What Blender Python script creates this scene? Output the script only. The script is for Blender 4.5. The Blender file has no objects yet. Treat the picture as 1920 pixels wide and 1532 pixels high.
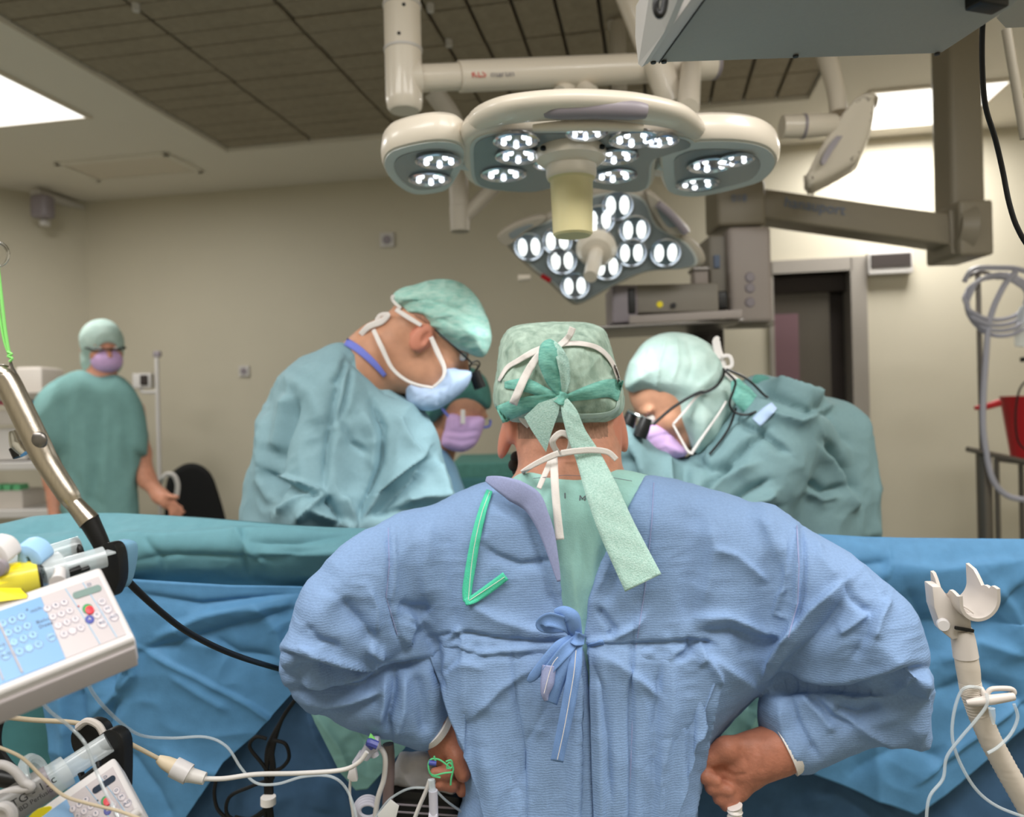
import bpy, bmesh, math, random
import numpy as np
from mathutils import Vector, Matrix, noise
from mathutils.bvhtree import BVHTree
random.seed(7)
C = bpy.context.scene.collection
SC = bpy.context.scene

# ------------------------------------------------------------------ camera, light, exposure
F = 1450.0            # focal length in pixels of the 1920 x 1532 frame
CX, HY, H = 960.0, 756.0, 1.55
ROLL = math.radians(1.4)
CR, SR = math.cos(ROLL), math.sin(ROLL)

cam_d = bpy.data.cameras.new('camera'); cam = bpy.data.objects.new('camera', cam_d); C.objects.link(cam)
cam.matrix_world = Matrix(((CR, SR, 0, 0), (0, 0, -1, 0), (-SR, CR, 0, H), (0, 0, 0, 1)))
cam_d.sensor_width = 36; cam_d.lens = F*36/1920
cam_d.shift_y = -10/1920
cam_d.clip_start = 0.05; cam_d.clip_end = 60
cam_d.dof.use_dof = True; cam_d.dof.focus_distance = 0.98; cam_d.dof.aperture_fstop = 3.8
SC.camera = cam

SC.view_settings.view_transform = 'Standard'; SC.view_settings.look = 'None'
SC.view_settings.gamma = 1; SC.view_settings.use_curve_mapping = False
SC.view_settings.exposure = 0.0
SC.cycles.use_denoising = True
SC.cycles.max_bounces = 6; SC.cycles.diffuse_bounces = 4; SC.cycles.transparent_max_bounces = 12
SC.cycles.sample_clamp_indirect = 4.0

world = bpy.data.worlds.new('world'); SC.world = world; world.use_nodes = True
world.node_tree.nodes['Background'].inputs[0].default_value = (0.85, 0.92, 1, 1)
world.node_tree.nodes['Background'].inputs[1].default_value = 0.3

YAW = math.radians(10.5)
def R(a, b, z=0.0):
    """room frame: a to the right along the back wall, b towards it"""
    return Vector((a*math.cos(YAW)+b*math.sin(YAW), -a*math.sin(YAW)+b*math.cos(YAW), z))
def area(name, loc, sx, sy, power, col=(1, 1, 1), rot=None):
    l = bpy.data.lights.new(name, 'AREA'); l.shape = 'RECTANGLE'; l.size = sx; l.size_y = sy
    l.energy = power; l.color = col
    o = bpy.data.objects.new(name, l); C.objects.link(o); o.location = loc
    o.rotation_euler = rot or (0, 0, -YAW)
    return o
ZC = 3.0
# fluorescent ceiling panels of the theatre: (a, b, size_a, size_b, power)
PANELS = [(-3.0, 3.02, 0.62, 0.62, 26), (1.357, 4.235, 0.60, 0.54, 29),
          (-3.0, 0.9, 1.25, 0.62, 30), (1.5, 0.9, 0.95, 0.62, 38),
          (-1.2, 0.0, 1.25, 0.62, 34), (0.5, 0.0, 1.25, 0.62, 34)]
for (a, b, sa, sb, pw) in PANELS:
    area('ceiling_light_lamp', R(a, b, ZC-0.035), sa, sb, pw, (1.0, 0.98, 0.955))

# ------------------------------------------------------------------ pixel <-> world
def ray(px, py):
    u = (px-CX)/F; v = (HY-py)/F
    return Vector((u*CR+v*SR, 1.0, -u*SR+v*CR))
def W(px, py, Y):
    d = ray(px, py); return Vector((d.x*Y, Y, H+d.z*Y))
def WZ(px, py, Z):
    d = ray(px, py); t = (Z-H)/d.z; return Vector((d.x*t, t, Z))
def WB(px, py, b):
    d = ray(px, py); f = R(0, 1); t = b/(d.x*f.x+d.y*f.y); return Vector((d.x*t, t, H+d.z*t))
def WP(px, py, p0, n):
    d = ray(px, py); o = Vector((0, 0, H)); t = (p0-o).dot(n)/d.dot(n); return o+d*t
def WN(px, py, Y):
    u = (px-CX)/F; v = (HY-py)/F
    return (u*CR+v*SR)*Y, Y+0*px, H+(-u*SR+v*CR)*Y
def PN(P):
    """world points (n,3) -> pixel"""
    x = P[:, 0]/P[:, 1]; z = (P[:, 2]-H)/P[:, 1]
    u = x*CR-z*SR; v = x*SR+z*CR
    return CX+u*F, HY-v*F
def m2px(m, Y): return m*F/Y

# ------------------------------------------------------------------ materials
def lin(c):
    return tuple(((v/255)/12.92 if v/255 <= 0.04045 else ((v/255+0.055)/1.055)**2.4) for v in c)
MATS = {}
def mat(name, col, rough=0.6, metal=0.0, spec=0.5, noise_amt=0.0, noise_scale=40, bump=0.0, bump_scale=300,
        wave=0.0, wave_scale=90, emit=0, alpha=1.0, trans=0.0, ior=1.45, sub=0.0, col2=None, detail=3, coat=0, stretch=None, crumple=0.0, crumple_scale=20):
    if name in MATS: return MATS[name]
    m = bpy.data.materials.new(name); m.use_nodes = True; nt = m.node_tree; N = nt.nodes; L = nt.links
    b = N['Principled BSDF']; c = lin(col)+(1,)
    b.inputs['Base Color'].default_value = c; b.inputs['Roughness'].default_value = rough
    b.inputs['Metallic'].default_value = metal; b.inputs['Specular IOR Level'].default_value = spec
    b.inputs['IOR'].default_value = ior
    if coat: b.inputs['Coat Weight'].default_value = coat
    if trans: b.inputs['Transmission Weight'].default_value = trans
    if sub: b.inputs['Subsurface Weight'].default_value = sub; b.inputs['Subsurface Radius'].default_value = (.012, .006, .004); b.inputs['Subsurface Scale'].default_value = 1.0
    if alpha < 1: b.inputs['Alpha'].default_value = alpha
    if emit: b.inputs['Emission Color'].default_value = c; b.inputs['Emission Strength'].default_value = emit
    tc = N.new('ShaderNodeTexCoord'); vec = tc.outputs['Object']
    if stretch:
        mp = N.new('ShaderNodeMapping'); mp.inputs['Scale'].default_value = stretch; L.new(vec, mp.inputs[0]); vec = mp.outputs[0]
    if noise_amt:
        n = N.new('ShaderNodeTexNoise'); n.inputs['Scale'].default_value = noise_scale; n.inputs['Detail'].default_value = detail
        L.new(vec, n.inputs['Vector'])
        r = N.new('ShaderNodeValToRGB'); r.color_ramp.elements[0].position = 0.3; r.color_ramp.elements[1].position = 0.7
        c2 = lin(col2) if col2 else tuple(v*(1-noise_amt) for v in c[:3])
        r.color_ramp.elements[0].color = tuple(c2)+(1,); r.color_ramp.elements[1].color = c
        L.new(n.outputs['Fac'], r.inputs[0]); L.new(r.outputs[0], b.inputs['Base Color'])
    prev = None
    if bump:
        n2 = N.new('ShaderNodeTexNoise'); n2.inputs['Scale'].default_value = bump_scale; n2.inputs['Detail'].default_value = 2
        L.new(vec, n2.inputs['Vector'])
        bp = N.new('ShaderNodeBump'); bp.inputs['Strength'].default_value = bump; bp.inputs['Distance'].default_value = 0.002
        L.new(n2.outputs['Fac'], bp.inputs['Height']); prev = bp
    if wave:
        wv = N.new('ShaderNodeTexWave'); wv.bands_direction = 'Z'; wv.inputs['Scale'].default_value = wave_scale
        wv.inputs['Distortion'].default_value = 4; wv.inputs['Detail'].default_value = 1; wv.inputs['Detail Scale'].default_value = 1.5
        L.new(vec, wv.inputs['Vector'])
        bp = N.new('ShaderNodeBump'); bp.inputs['Strength'].default_value = wave; bp.inputs['Distance'].default_value = 0.001
        L.new(wv.outputs['Fac'], bp.inputs['Height'])
        if prev: L.new(prev.outputs[0], bp.inputs['Normal'])
        prev = bp
    if crumple:
        wn = N.new('ShaderNodeTexNoise'); wn.inputs['Scale'].default_value = crumple_scale*0.4; L.new(vec, wn.inputs['Vector'])
        mx = N.new('ShaderNodeVectorMath'); mx.operation = 'MULTIPLY_ADD'; mx.inputs[1].default_value = (.06, .06, .06)
        L.new(wn.outputs['Color'], mx.inputs[0]); L.new(vec, mx.inputs[2])
        vo = N.new('ShaderNodeTexVoronoi'); vo.inputs['Scale'].default_value = crumple_scale; vo.feature = 'F1'
        L.new(mx.outputs[0], vo.inputs['Vector'])
        bp = N.new('ShaderNodeBump'); bp.inputs['Strength'].default_value = crumple; bp.inputs['Distance'].default_value = 0.006
        L.new(vo.outputs['Distance'], bp.inputs['Height'])
        if prev: L.new(prev.outputs[0], bp.inputs['Normal'])
        prev = bp
    if prev: L.new(prev.outputs[0], b.inputs['Normal'])
    MATS[name] = m; return m

M = {}
M['gown'] = mat('blue_gown_cloth', (134, 163, 204), .78, spec=.3, noise_amt=.10, noise_scale=260, bump=.25, bump_scale=420, wave=.18, wave_scale=85)
M['gown_in'] = mat('lilac_gown_lining', (158, 166, 206), .8, spec=.3, noise_amt=.08, noise_scale=300, bump=.2, bump_scale=420)
M['gown_tie'] = mat('blue_tie_cloth', (118, 152, 205), .8, spec=.2, bump=.2, bump_scale=500)
M['scrub'] = mat('mint_scrub_cloth', (160, 206, 198), .85, spec=.2, noise_amt=.06, noise_scale=200, bump=.25, bump_scale=500)
M['teal_gown'] = mat('pale_teal_gown_cloth', (140, 174, 184), .75, spec=.3, noise_amt=.06, noise_scale=120, crumple=.22, crumple_scale=14)
M['teal_gown2'] = mat('grey_teal_gown_cloth', (118, 148, 152), .75, spec=.3, noise_amt=.06, noise_scale=120, crumple=.2, crumple_scale=12)
M['teal_scrub'] = mat('green_scrub_cloth', (122, 164, 162), .85, spec=.2, noise_amt=.08, noise_scale=30)
M['teal_drape'] = mat('teal_drape_cloth', (104, 154, 166), .7, spec=.3, noise_amt=.08, noise_scale=60, bump=.1, bump_scale=300, crumple=.12, crumple_scale=9)
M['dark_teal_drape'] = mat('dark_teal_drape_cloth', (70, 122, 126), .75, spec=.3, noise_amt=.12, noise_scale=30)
M['blue_drape'] = mat('blue_drape_cloth', (88, 142, 186), .65, spec=.35, noise_amt=.1, noise_scale=50, bump=.12, bump_scale=300, crumple=.16, crumple_scale=8)
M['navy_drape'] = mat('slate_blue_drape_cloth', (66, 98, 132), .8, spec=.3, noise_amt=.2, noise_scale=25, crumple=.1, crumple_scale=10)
M['mint_drape'] = mat('thin_mint_drape_cloth', (130, 176, 170), .7, spec=.3, noise_amt=.2, noise_scale=30, crumple=.3, crumple_scale=14)
M['cap_mint'] = mat('mint_nonwoven_cap', (194, 228, 216), .8, spec=.25, noise_amt=1, noise_scale=55, col2=(150, 208, 196), stretch=(1, 1, 3), bump=.4, bump_scale=260)
M['cap_hair'] = mat('thin_mint_cap_over_hair', (190, 212, 198), .8, spec=.3, noise_amt=1, noise_scale=70, col2=(138, 162, 148), detail=8, bump=.5, bump_scale=260, stretch=(1, 1, .5))
M['cap_pale'] = mat('pale_mint_hood', (192, 214, 206), .75, spec=.3, noise_amt=1, noise_scale=18, col2=(166, 192, 184), bump=.3, bump_scale=200)
M['cap_tail'] = mat('mint_nonwoven_tail', (198, 228, 220), .85, spec=.2, noise_amt=1, noise_scale=420, col2=(166, 206, 196), detail=2, bump=.5, bump_scale=500)
M['cap_band'] = mat('mint_cap_band', (142, 206, 192), .8, spec=.25, noise_amt=1, noise_scale=90, col2=(108, 176, 164), bump=.4, bump_scale=300, stretch=(1, 1, 4))
M['dark_cap'] = mat('green_cap', (86, 142, 132), .85, noise_amt=.2, noise_scale=40)
M['green_tape'] = mat('bright_mint_tie', (84, 208, 172), .7, spec=.3, bump=.4, bump_scale=600)
M['white_tape'] = mat('white_mask_tie', (232, 226, 222), .85, spec=.2, bump=.3, bump_scale=800)
M['mask_blue'] = mat('pale_blue_mask', (182, 204, 234), .8, spec=.2, noise_amt=.1, noise_scale=40, bump=.2, bump_scale=400)
M['mask_lilac'] = mat('lilac_mask', (220, 184, 232), .8, spec=.2, noise_amt=.1, noise_scale=40, bump=.2, bump_scale=400)
M['skin'] = mat('skin', (214, 152, 126), .5, spec=.4, noise_amt=.18, noise_scale=60, sub=.12, bump=.25, bump_scale=260)
M['skin_hand_shade'] = mat('shaded_hand_skin', (186, 122, 98), .5, spec=.4, noise_amt=.2, noise_scale=70, sub=.08, bump=.4, bump_scale=220)  # skin with the shade on the hands put into its colour
M['skin2'] = mat('tan_skin', (206, 152, 122), .5, spec=.4, noise_amt=.14, noise_scale=40, sub=.1)
M['hair'] = mat('dark_hair', (52, 42, 36), .8, noise_amt=.4, noise_scale=200, bump=.5, bump_scale=400)
M['stubble'] = mat('grey_brown_stubble', (176, 132, 110), .8, noise_amt=.35, noise_scale=300, stretch=(1, 1, .3), bump=.3, bump_scale=500)
M['purple'] = mat('violet_scrub_cloth', (118, 128, 214), .85)
M['eye'] = mat('eyeball', (230, 225, 220), .2); M['iris'] = mat('iris', (50, 36, 28), .2)
M['wall'] = mat('pale_sage_wall_paint', (198, 191, 172), .55, spec=.3, noise_amt=.03, noise_scale=3)
M['wall_r'] = mat('cream_wall_paint', (222, 212, 192), .55, spec=.3, noise_amt=.03, noise_scale=3)
M['ceil'] = mat('cream_ceiling_paint', (228, 222, 210), .7, spec=.2, noise_amt=.02, noise_scale=3)
M['floor'] = mat('grey_green_vinyl_floor', (126, 130, 124), .35, noise_amt=.1, noise_scale=14)
M['tile_dark'] = mat('dark_laminar_grille', (160, 150, 132), .8, spec=.2, noise_amt=.16, noise_scale=30, bump=.4, bump_scale=160)
M['tile_gap'] = mat('dark_laminar_frame', (100, 92, 82), .8)
M['panel_light'] = mat('ceiling_light_diffuser', (255, 253, 248), .5, emit=1.6)
M['off_white'] = mat('cream_painted_metal', (218, 208, 192), .35, spec=.5, coat=.2)
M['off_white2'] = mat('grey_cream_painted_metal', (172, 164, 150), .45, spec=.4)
M['lamp_under'] = mat('pale_green_grey_lamp_underside', (196, 200, 196), .35, spec=.5)
M['lamp_glass'] = mat('grey_lamp_glass', (136, 144, 146), .2, spec=.6)
M['reflector'] = mat('silver_reflector', (205, 210, 220), .18, metal=.9)
M['led'] = mat('white_led', (246, 250, 255), .4, emit=2.0)
M['led2'] = mat('white_led_soft', (244, 250, 248), .4, emit=1.6)
M['cream_handle'] = mat('cream_sterile_handle', (206, 196, 150), .4, spec=.4, sub=.1)
M['grip_grey'] = mat('mauve_grey_grip', (140, 132, 138), .4)
M['housing'] = mat('grey_green_powder_coat', (154, 154, 147), .45, spec=.4, noise_amt=.04, noise_scale=300, bump=.08, bump_scale=900)
M['housing_light'] = mat('pale_grey_plastic', (200, 196, 192), .5)
M['black'] = mat('black_plastic', (14, 14, 15), .4)
M['black_rubber'] = mat('black_rubber', (16, 15, 15), .5, spec=.35)
M['black_cloth'] = mat('black_upholstery', (18, 18, 18), .9)
M['steel'] = mat('brushed_steel', (196, 186, 172), .26, metal=1, noise_amt=.12, noise_scale=60, stretch=(8, 8, 1), bump=.15, bump_scale=300)
M['steel_dark'] = mat('dark_steel', (120, 116, 112), .35, metal=.9)
M['chrome'] = mat('chrome', (220, 220, 220), .12, metal=1)
M['grey_metal'] = mat('grey_brown_metal', (132, 126, 116), .5, spec=.4)
M['boom'] = mat('taupe_boom_enamel', (132, 124, 108), .45, spec=.4)
M['column'] = mat('grey_lilac_column_enamel', (158, 148, 142), .45, spec=.4)
M['dark_brown'] = mat('dark_brown_doorway', (50, 42, 38), .7)
M['door_leaf'] = mat('dark_grey_door_leaf', (84, 78, 68), .55)
M['maroon'] = mat('maroon_panel', (108, 80, 86), .6)
M['door_frame'] = mat('grey_steel_frame', (150, 144, 136), .4, metal=.3)
M['red'] = mat('red_plastic', (178, 32, 38), .4)
M['pump_white'] = mat('white_abs_plastic', (204, 200, 200), .38, spec=.5)
M['pump_grey'] = mat('warm_grey_keypad_film', (180, 172, 174), .45)
M['pump_blue'] = mat('light_blue_keypad_film', (118, 158, 198), .45)
M['btn_blue'] = mat('blue_button', (140, 180, 216), .4); M['btn_grey'] = mat('grey_button', (200, 192, 196), .4)
M['btn_green'] = mat('green_button', (52, 148, 84), .4); M['btn_red'] = mat('red_button', (206, 52, 64), .4)
M['btn_navy'] = mat('navy_button', (66, 74, 150), .4)
M['lcd'] = mat('grey_lcd', (118, 138, 134), .15, coat=.5); M['lcd_dark'] = mat('dark_lcd', (30, 44, 62), .15, coat=.5)
M['rim'] = mat('grey_violet_rim', (150, 148, 166), .5)
M['line_blue'] = mat('thin_blue_print', (150, 186, 212), .5)
M['ink'] = mat('black_ink', (26, 26, 30), .6); M['ink_blue'] = mat('grey_blue_ink', (98, 112, 136), .6)
M['ink_red'] = mat('red_ink', (208, 56, 44), .6); M['ink_grey'] = mat('grey_ink', (112, 108, 118), .6)
M['yellow'] = mat('yellow_label', (246, 226, 30), .5)
M['pale_label'] = mat('pale_label', (206, 206, 204), .5)
M['clamp_blue'] = mat('pale_blue_clamp', (150, 190, 226), .4)
M['syringe'] = mat('clear_syringe_plastic', (222, 230, 234), .12, alpha=.42, spec=.7)
M['clear'] = mat('clear_tubing', (214, 224, 230), .1, alpha=.4, spec=.8)
M['fluid_yellow'] = mat('yellow_syringe_fluid', (226, 214, 74), .2, alpha=.85)
M['beige_cable'] = mat('beige_cable', (206, 190, 164), .5)
M['pale_cable'] = mat('pale_grey_cable', (204, 200, 196), .4)
M['holder'] = mat('warm_grey_plastic', (198, 190, 184), .4, spec=.45)
M['corrugate'] = mat('warm_grey_hose', (192, 182, 170), .5, bump=.3, bump_scale=90, stretch=(.2, .2, 1))
M['lime'] = mat('lime_green_cord', (142, 226, 122), .6)
M['green_cord'] = mat('green_cord', (96, 206, 140), .5)
M['pink'] = mat('pink_plastic', (230, 90, 122), .5)
M['cardboard'] = mat('white_carton', (214, 206, 198), .7); M['green_box'] = mat('green_lid', (110, 196, 140), .5)
M['blue_box'] = mat('blue_carton', (74, 116, 170), .6)
M['grey_tube'] = mat('grey_violet_hose', (168, 168, 180), .4)
M['gauze'] = mat('white_gauze', (206, 202, 204), .9, noise_amt=.15, noise_scale=50, crumple=.6, crumple_scale=22)
M['green_pack'] = mat('green_sterile_wrap', (58, 172, 140), .7)
M['paper'] = mat('clear_stopcock', (206, 204, 216), .2, alpha=.75)

# ------------------------------------------------------------------ object helpers
def link(name, me, m=None, parent=None, smooth=None):
    o = bpy.data.objects.new(name, me); C.objects.link(o)
    if m is not None and not me.materials: me.materials.append(m)
    if parent is not None: o.parent = parent
    if smooth is not None:
        me.polygons.foreach_set('use_smooth', [smooth]*len(me.polygons))
    return o
def tag(o, label=None, cat=None, group=None, kind=None):
    if label: o['label'] = label
    if cat: o['category'] = cat
    if group: o['group'] = group
    if kind: o['kind'] = kind
    return o
def thing(name, label, cat, loc=(0, 0, 0), group=None):
    o = bpy.data.objects.new(name, None); C.objects.link(o); o.location = loc; o.empty_display_size = .05
    tag(o, label, cat, group); ROOTS[o.name] = Vector(loc); return o
ROOTS = {}
def fin(bm, name, m, parent=None, smooth=True, auto=True):
    me = bpy.data.meshes.new(name)
    bmesh.ops.recalc_face_normals(bm, faces=bm.faces)
    bm.to_mesh(me); bm.free()
    if m is not None: me.materials.append(m)
    o = bpy.data.objects.new(name, me); C.objects.link(o)
    if smooth:
        me.polygons.foreach_set('use_smooth', [True]*len(me.polygons))
        if auto:
            try: me.set_sharp_from_angle(angle=math.radians(38))
            except Exception: pass
    if parent is not None: put(o, parent)
    return o
def put(o, parent):
    """parent while keeping world coordinates of the mesh"""
    o.parent = parent
    p = Vector((0, 0, 0)); q = parent
    while q is not None: p += q.location; q = q.parent
    # nested children of zero-located parts inherit the root offset
    o.location = -p if o.location.length == 0 else o.location - p
    return o
def box(bm, c, s, rot=None, bev=0):
    r = bmesh.ops.create_cube(bm, size=1.0)
    vs = r['verts']
    Mx = Matrix.Translation(Vector(c)) @ (rot.to_4x4() if rot else Matrix.Identity(4)) @ Matrix.Diagonal((s[0], s[1], s[2], 1))
    bmesh.ops.transform(bm, matrix=Mx, verts=vs)
    if bev:
        es = list({e for v in vs for e in v.link_edges})
        bmesh.ops.bevel(bm, geom=es, offset=bev, segments=3, affect='EDGES', profile=.6)
    return vs
ROOMROT = Matrix.Rotation(-YAW, 3, 'Z')
def axrot(d, up=(0, 0, 1)):
    """rotation whose z axis is d"""
    return Vector(d).to_track_quat('Z', 'Y').to_matrix()
def frame(x, y):
    x = Vector(x).normalized(); y = Vector(y); y = (y-x*y.dot(x)).normalized(); z = x.cross(y)
    return Matrix((x, y, z)).transposed()
def tube(bm, pts, r, n=12, cap=True, res=6, smooth=True):
    """sweep a circle along points (Catmull-Rom); r a number or a list"""
    P = [Vector(p) for p in pts]
    rr = list(r) if isinstance(r, (list, tuple)) else [r]*len(P)
    if smooth and len(P) > 2:
        Q = []; RR = []
        for i in range(len(P)-1):
            p0 = P[max(i-1, 0)]; p1 = P[i]; p2 = P[i+1]; p3 = P[min(i+2, len(P)-1)]
            for k in range(res):
                t = k/res
                Q.append(0.5*((2*p1)+(p2-p0)*t+(2*p0-5*p1+4*p2-p3)*t*t+(3*p1-p0-3*p2+p3)*t**3))
                RR.append(rr[i]*(1-t)+rr[i+1]*t)
        Q.append(P[-1]); RR.append(rr[-1]); P, rr = Q, RR
    rings = []; prev = None
    for i, p in enumerate(P):
        d = (P[min(i+1, len(P)-1)]-P[max(i-1, 0)])
        if d.length < 1e-9: d = Vector((0, 0, 1))
        d.normalize()
        if prev is None:
            a = Vector((0, 0, 1)) if abs(d.z) < .9 else Vector((1, 0, 0)); x = d.cross(a).normalized()
        else:
            x = (prev-d*prev.dot(d)).normalized()
        prev = x; y = d.cross(x)
        rings.append([bm.verts.new(p+(x*math.cos(2*math.pi*k/n)+y*math.sin(2*math.pi*k/n))*rr[i]) for k in range(n)])
    for a, b in zip(rings, rings[1:]):
        for k in range(n): bm.faces.new((a[k], a[(k+1) % n], b[(k+1) % n], b[k]))
    if cap:
        bm.faces.new(rings[0][::-1]); bm.faces.new(rings[-1])
def lathe(bm, prof, c, rot=None, n=32):
    """prof: list of (r, z)"""
    rot = rot or Matrix.Identity(3); c = Vector(c); rings = []
    for (r, z) in prof:
        rings.append([bm.verts.new(c+rot@Vector((r*math.cos(2*math.pi*k/n), r*math.sin(2*math.pi*k/n), z))) for k in range(n)])
    for a, b in zip(rings, rings[1:]):
        for k in range(n): bm.faces.new((a[k], a[(k+1) % n], b[(k+1) % n], b[k]))
    if prof[0][0] > 1e-5: bm.faces.new(rings[0][::-1])
    if prof[-1][0] > 1e-5: bm.faces.new(rings[-1])
def prism(bm, pts, off, bev=0, seg=2):
    """polygon of world points extruded by vector off"""
    vs = [bm.verts.new(p) for p in pts]; f = bm.faces.new(vs)
    r = bmesh.ops.extrude_face_region(bm, geom=[f]); nv = [g for g in r['geom'] if isinstance(g, bmesh.types.BMVert)]
    bmesh.ops.translate(bm, vec=off, verts=nv)
    if bev:
        es = list({e for v in vs+nv for e in v.link_edges})
        bmesh.ops.bevel(bm, geom=es, offset=bev, segments=seg, affect='EDGES', profile=.6)
def smoothpoly(P, k=4):
    out = []; n = len(P)
    for i in range(n):
        p0, p1, p2, p3 = [np.array(P[(i+j-1) % n], float) for j in range(4)]
        for q in range(k):
            t = q/k
            out.append(tuple(0.5*((2*p1)+(p2-p0)*t+(2*p0-5*p1+4*p2-p3)*t*t+(3*p1-p0-3*p2+p3)*t**3)))
    return out
def mk(name, fn, m, parent=None, smooth=True, auto=True):
    bm = bmesh.new(); fn(bm); return fin(bm, name, m, parent, smooth, auto)
def ribbon(name, pts, m, parent=None, thick=.0006, res=8, curl=0.0, nx=4, wob=0.0, surf=None, off=.003, closed=False):
    """cloth strip: pts = (px, py, Y, width_px[, twist]); lies across the view at its own depth"""
    zmin = min([p[2] for p in pts if p[2]] or [9.0])
    P = [Vector((p[0], p[1], p[2] or 9.0)) for p in pts]; Wd = [p[3] for p in pts]; T = [p[4] if len(p) > 4 else 0 for p in pts]
    Q = []; ww = []; tt = []
    for i in range(len(P)-1):
        p0 = P[max(i-1, 0)]; p1 = P[i]; p2 = P[i+1]; p3 = P[min(i+2, len(P)-1)]
        for k in range(res):
            t = k/res
            Q.append(0.5*((2*p1)+(p2-p0)*t+(2*p0-5*p1+4*p2-p3)*t*t+(3*p1-p0-3*p2+p3)*t**3)); ww.append(Wd[i]*(1-t)+Wd[i+1]*t); tt.append(T[i]*(1-t)+T[i+1]*t)
    Q.append(P[-1]); ww.append(Wd[-1]); tt.append(T[-1])
    bm = bmesh.new(); rows = []
    for i, q in enumerate(Q):
        d = Q[min(i+1, len(Q)-1)]-Q[max(i-1, 0)]; d2 = Vector((d.x, d.y)).normalized() if Vector((d.x, d.y)).length > 1e-6 else Vector((1, 0))
        nrm = Vector((-d2.y, d2.x)); row = []
        for k in range(nx+1):
            s = (k/nx-.5); px = q.x+nrm.x*s*ww[i]*math.cos(tt[i]); py = q.y+nrm.y*s*ww[i]*math.cos(tt[i])
            if surf is not None:
                Y = surf(px, py)-off
                Y = min(Y, max(q.z, zmin))
            else: Y = q.z
            Y += s*ww[i]*math.sin(tt[i])*Y/F + curl*(s*s*4)*ww[i]/F + wob*math.sin(i*.9+k)
            row.append(bm.verts.new(W(px, py, Y)))
        rows.append(row)
    for a, b in zip(rows, rows[1:]):
        for k in range(nx): bm.faces.new((a[k], a[k+1], b[k+1], b[k]))
    o = fin(bm, name, m, parent, True, False)
    md = o.modifiers.new('thickness', 'SOLIDIFY'); md.thickness = thick; md.offset = 0
    return o
def text(name, s, p, xdir, ydir, size, m, parent=None, ext=.0003, align='CENTER'):
    cu = bpy.data.curves.new(name, 'FONT'); cu.body = s; cu.size = size; cu.extrude = ext; cu.align_x = align; cu.align_y = 'CENTER'
    cu.resolution_u = 3
    cu.materials.append(m); o = bpy.data.objects.new(name, cu); C.objects.link(o)
    mw = frame(xdir, ydir).to_4x4(); mw.translation = Vector(p); o.matrix_world = mw
    if parent is not None:
        pl = Vector((0, 0, 0)); q = parent
        while q is not None: pl += q.location; q = q.parent
        o.parent = parent; o.location = Vector(p)-pl
    return o

# ------------------------------------------------------------------ implicit bodies: view-aligned grid + surface nets
def vnoise(x, y, z, seed=0):
    """smooth value noise on numpy arrays, about -1..1"""
    xi = np.floor(x).astype(np.int64); yi = np.floor(y).astype(np.int64); zi = np.floor(z).astype(np.int64)
    fx, fy, fz = x-xi, y-yi, z-zi
    fx = fx*fx*(3-2*fx); fy = fy*fy*(3-2*fy); fz = fz*fz*(3-2*fz)
    def h(a, b, c):
        n = (a*374761393+b*668265263+c*1274126177+seed*974634777) & 0xffffffff
        n = ((n ^ (n >> 13))*1274126177) & 0xffffffff
        n = n ^ (n >> 16)
        return (n & 0xffff)/32767.5-1
    r = 0
    for dx in (0, 1):
        for dy in (0, 1):
            for dz in (0, 1):
                w = (fx if dx else 1-fx)*(fy if dy else 1-fy)*(fz if dz else 1-fz)
                r = r+w*h(xi+dx, yi+dy, zi+dz)
    return r
def polydist(P, PX, PY):
    """signed distance in pixels, positive inside, on a 2-D grid"""
    P = np.array(P, np.float32); n = len(P)
    X, Y = np.meshgrid(PX, PY, indexing='ij'); X = X.astype(np.float32); Y = Y.astype(np.float32)
    d = np.full(X.shape, 1e9, np.float32); ins = np.zeros(X.shape, bool)
    for i in range(n):
        a = P[i]; b = P[(i+1) % n]; e = b-a; wx = X-a[0]; wy = Y-a[1]
        t = np.clip((wx*e[0]+wy*e[1])/(e@e+1e-9), 0, 1)
        d = np.minimum(d, (wx-e[0]*t)**2+(wy-e[1]*t)**2)
        c = ((a[1] > Y) != (b[1] > Y)) & (X < (b[0]-a[0])*(Y-a[1])/(b[1]-a[1]+1e-9)+a[0])
        ins ^= c
    d = np.sqrt(d); return np.where(ins, d, -d)
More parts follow.
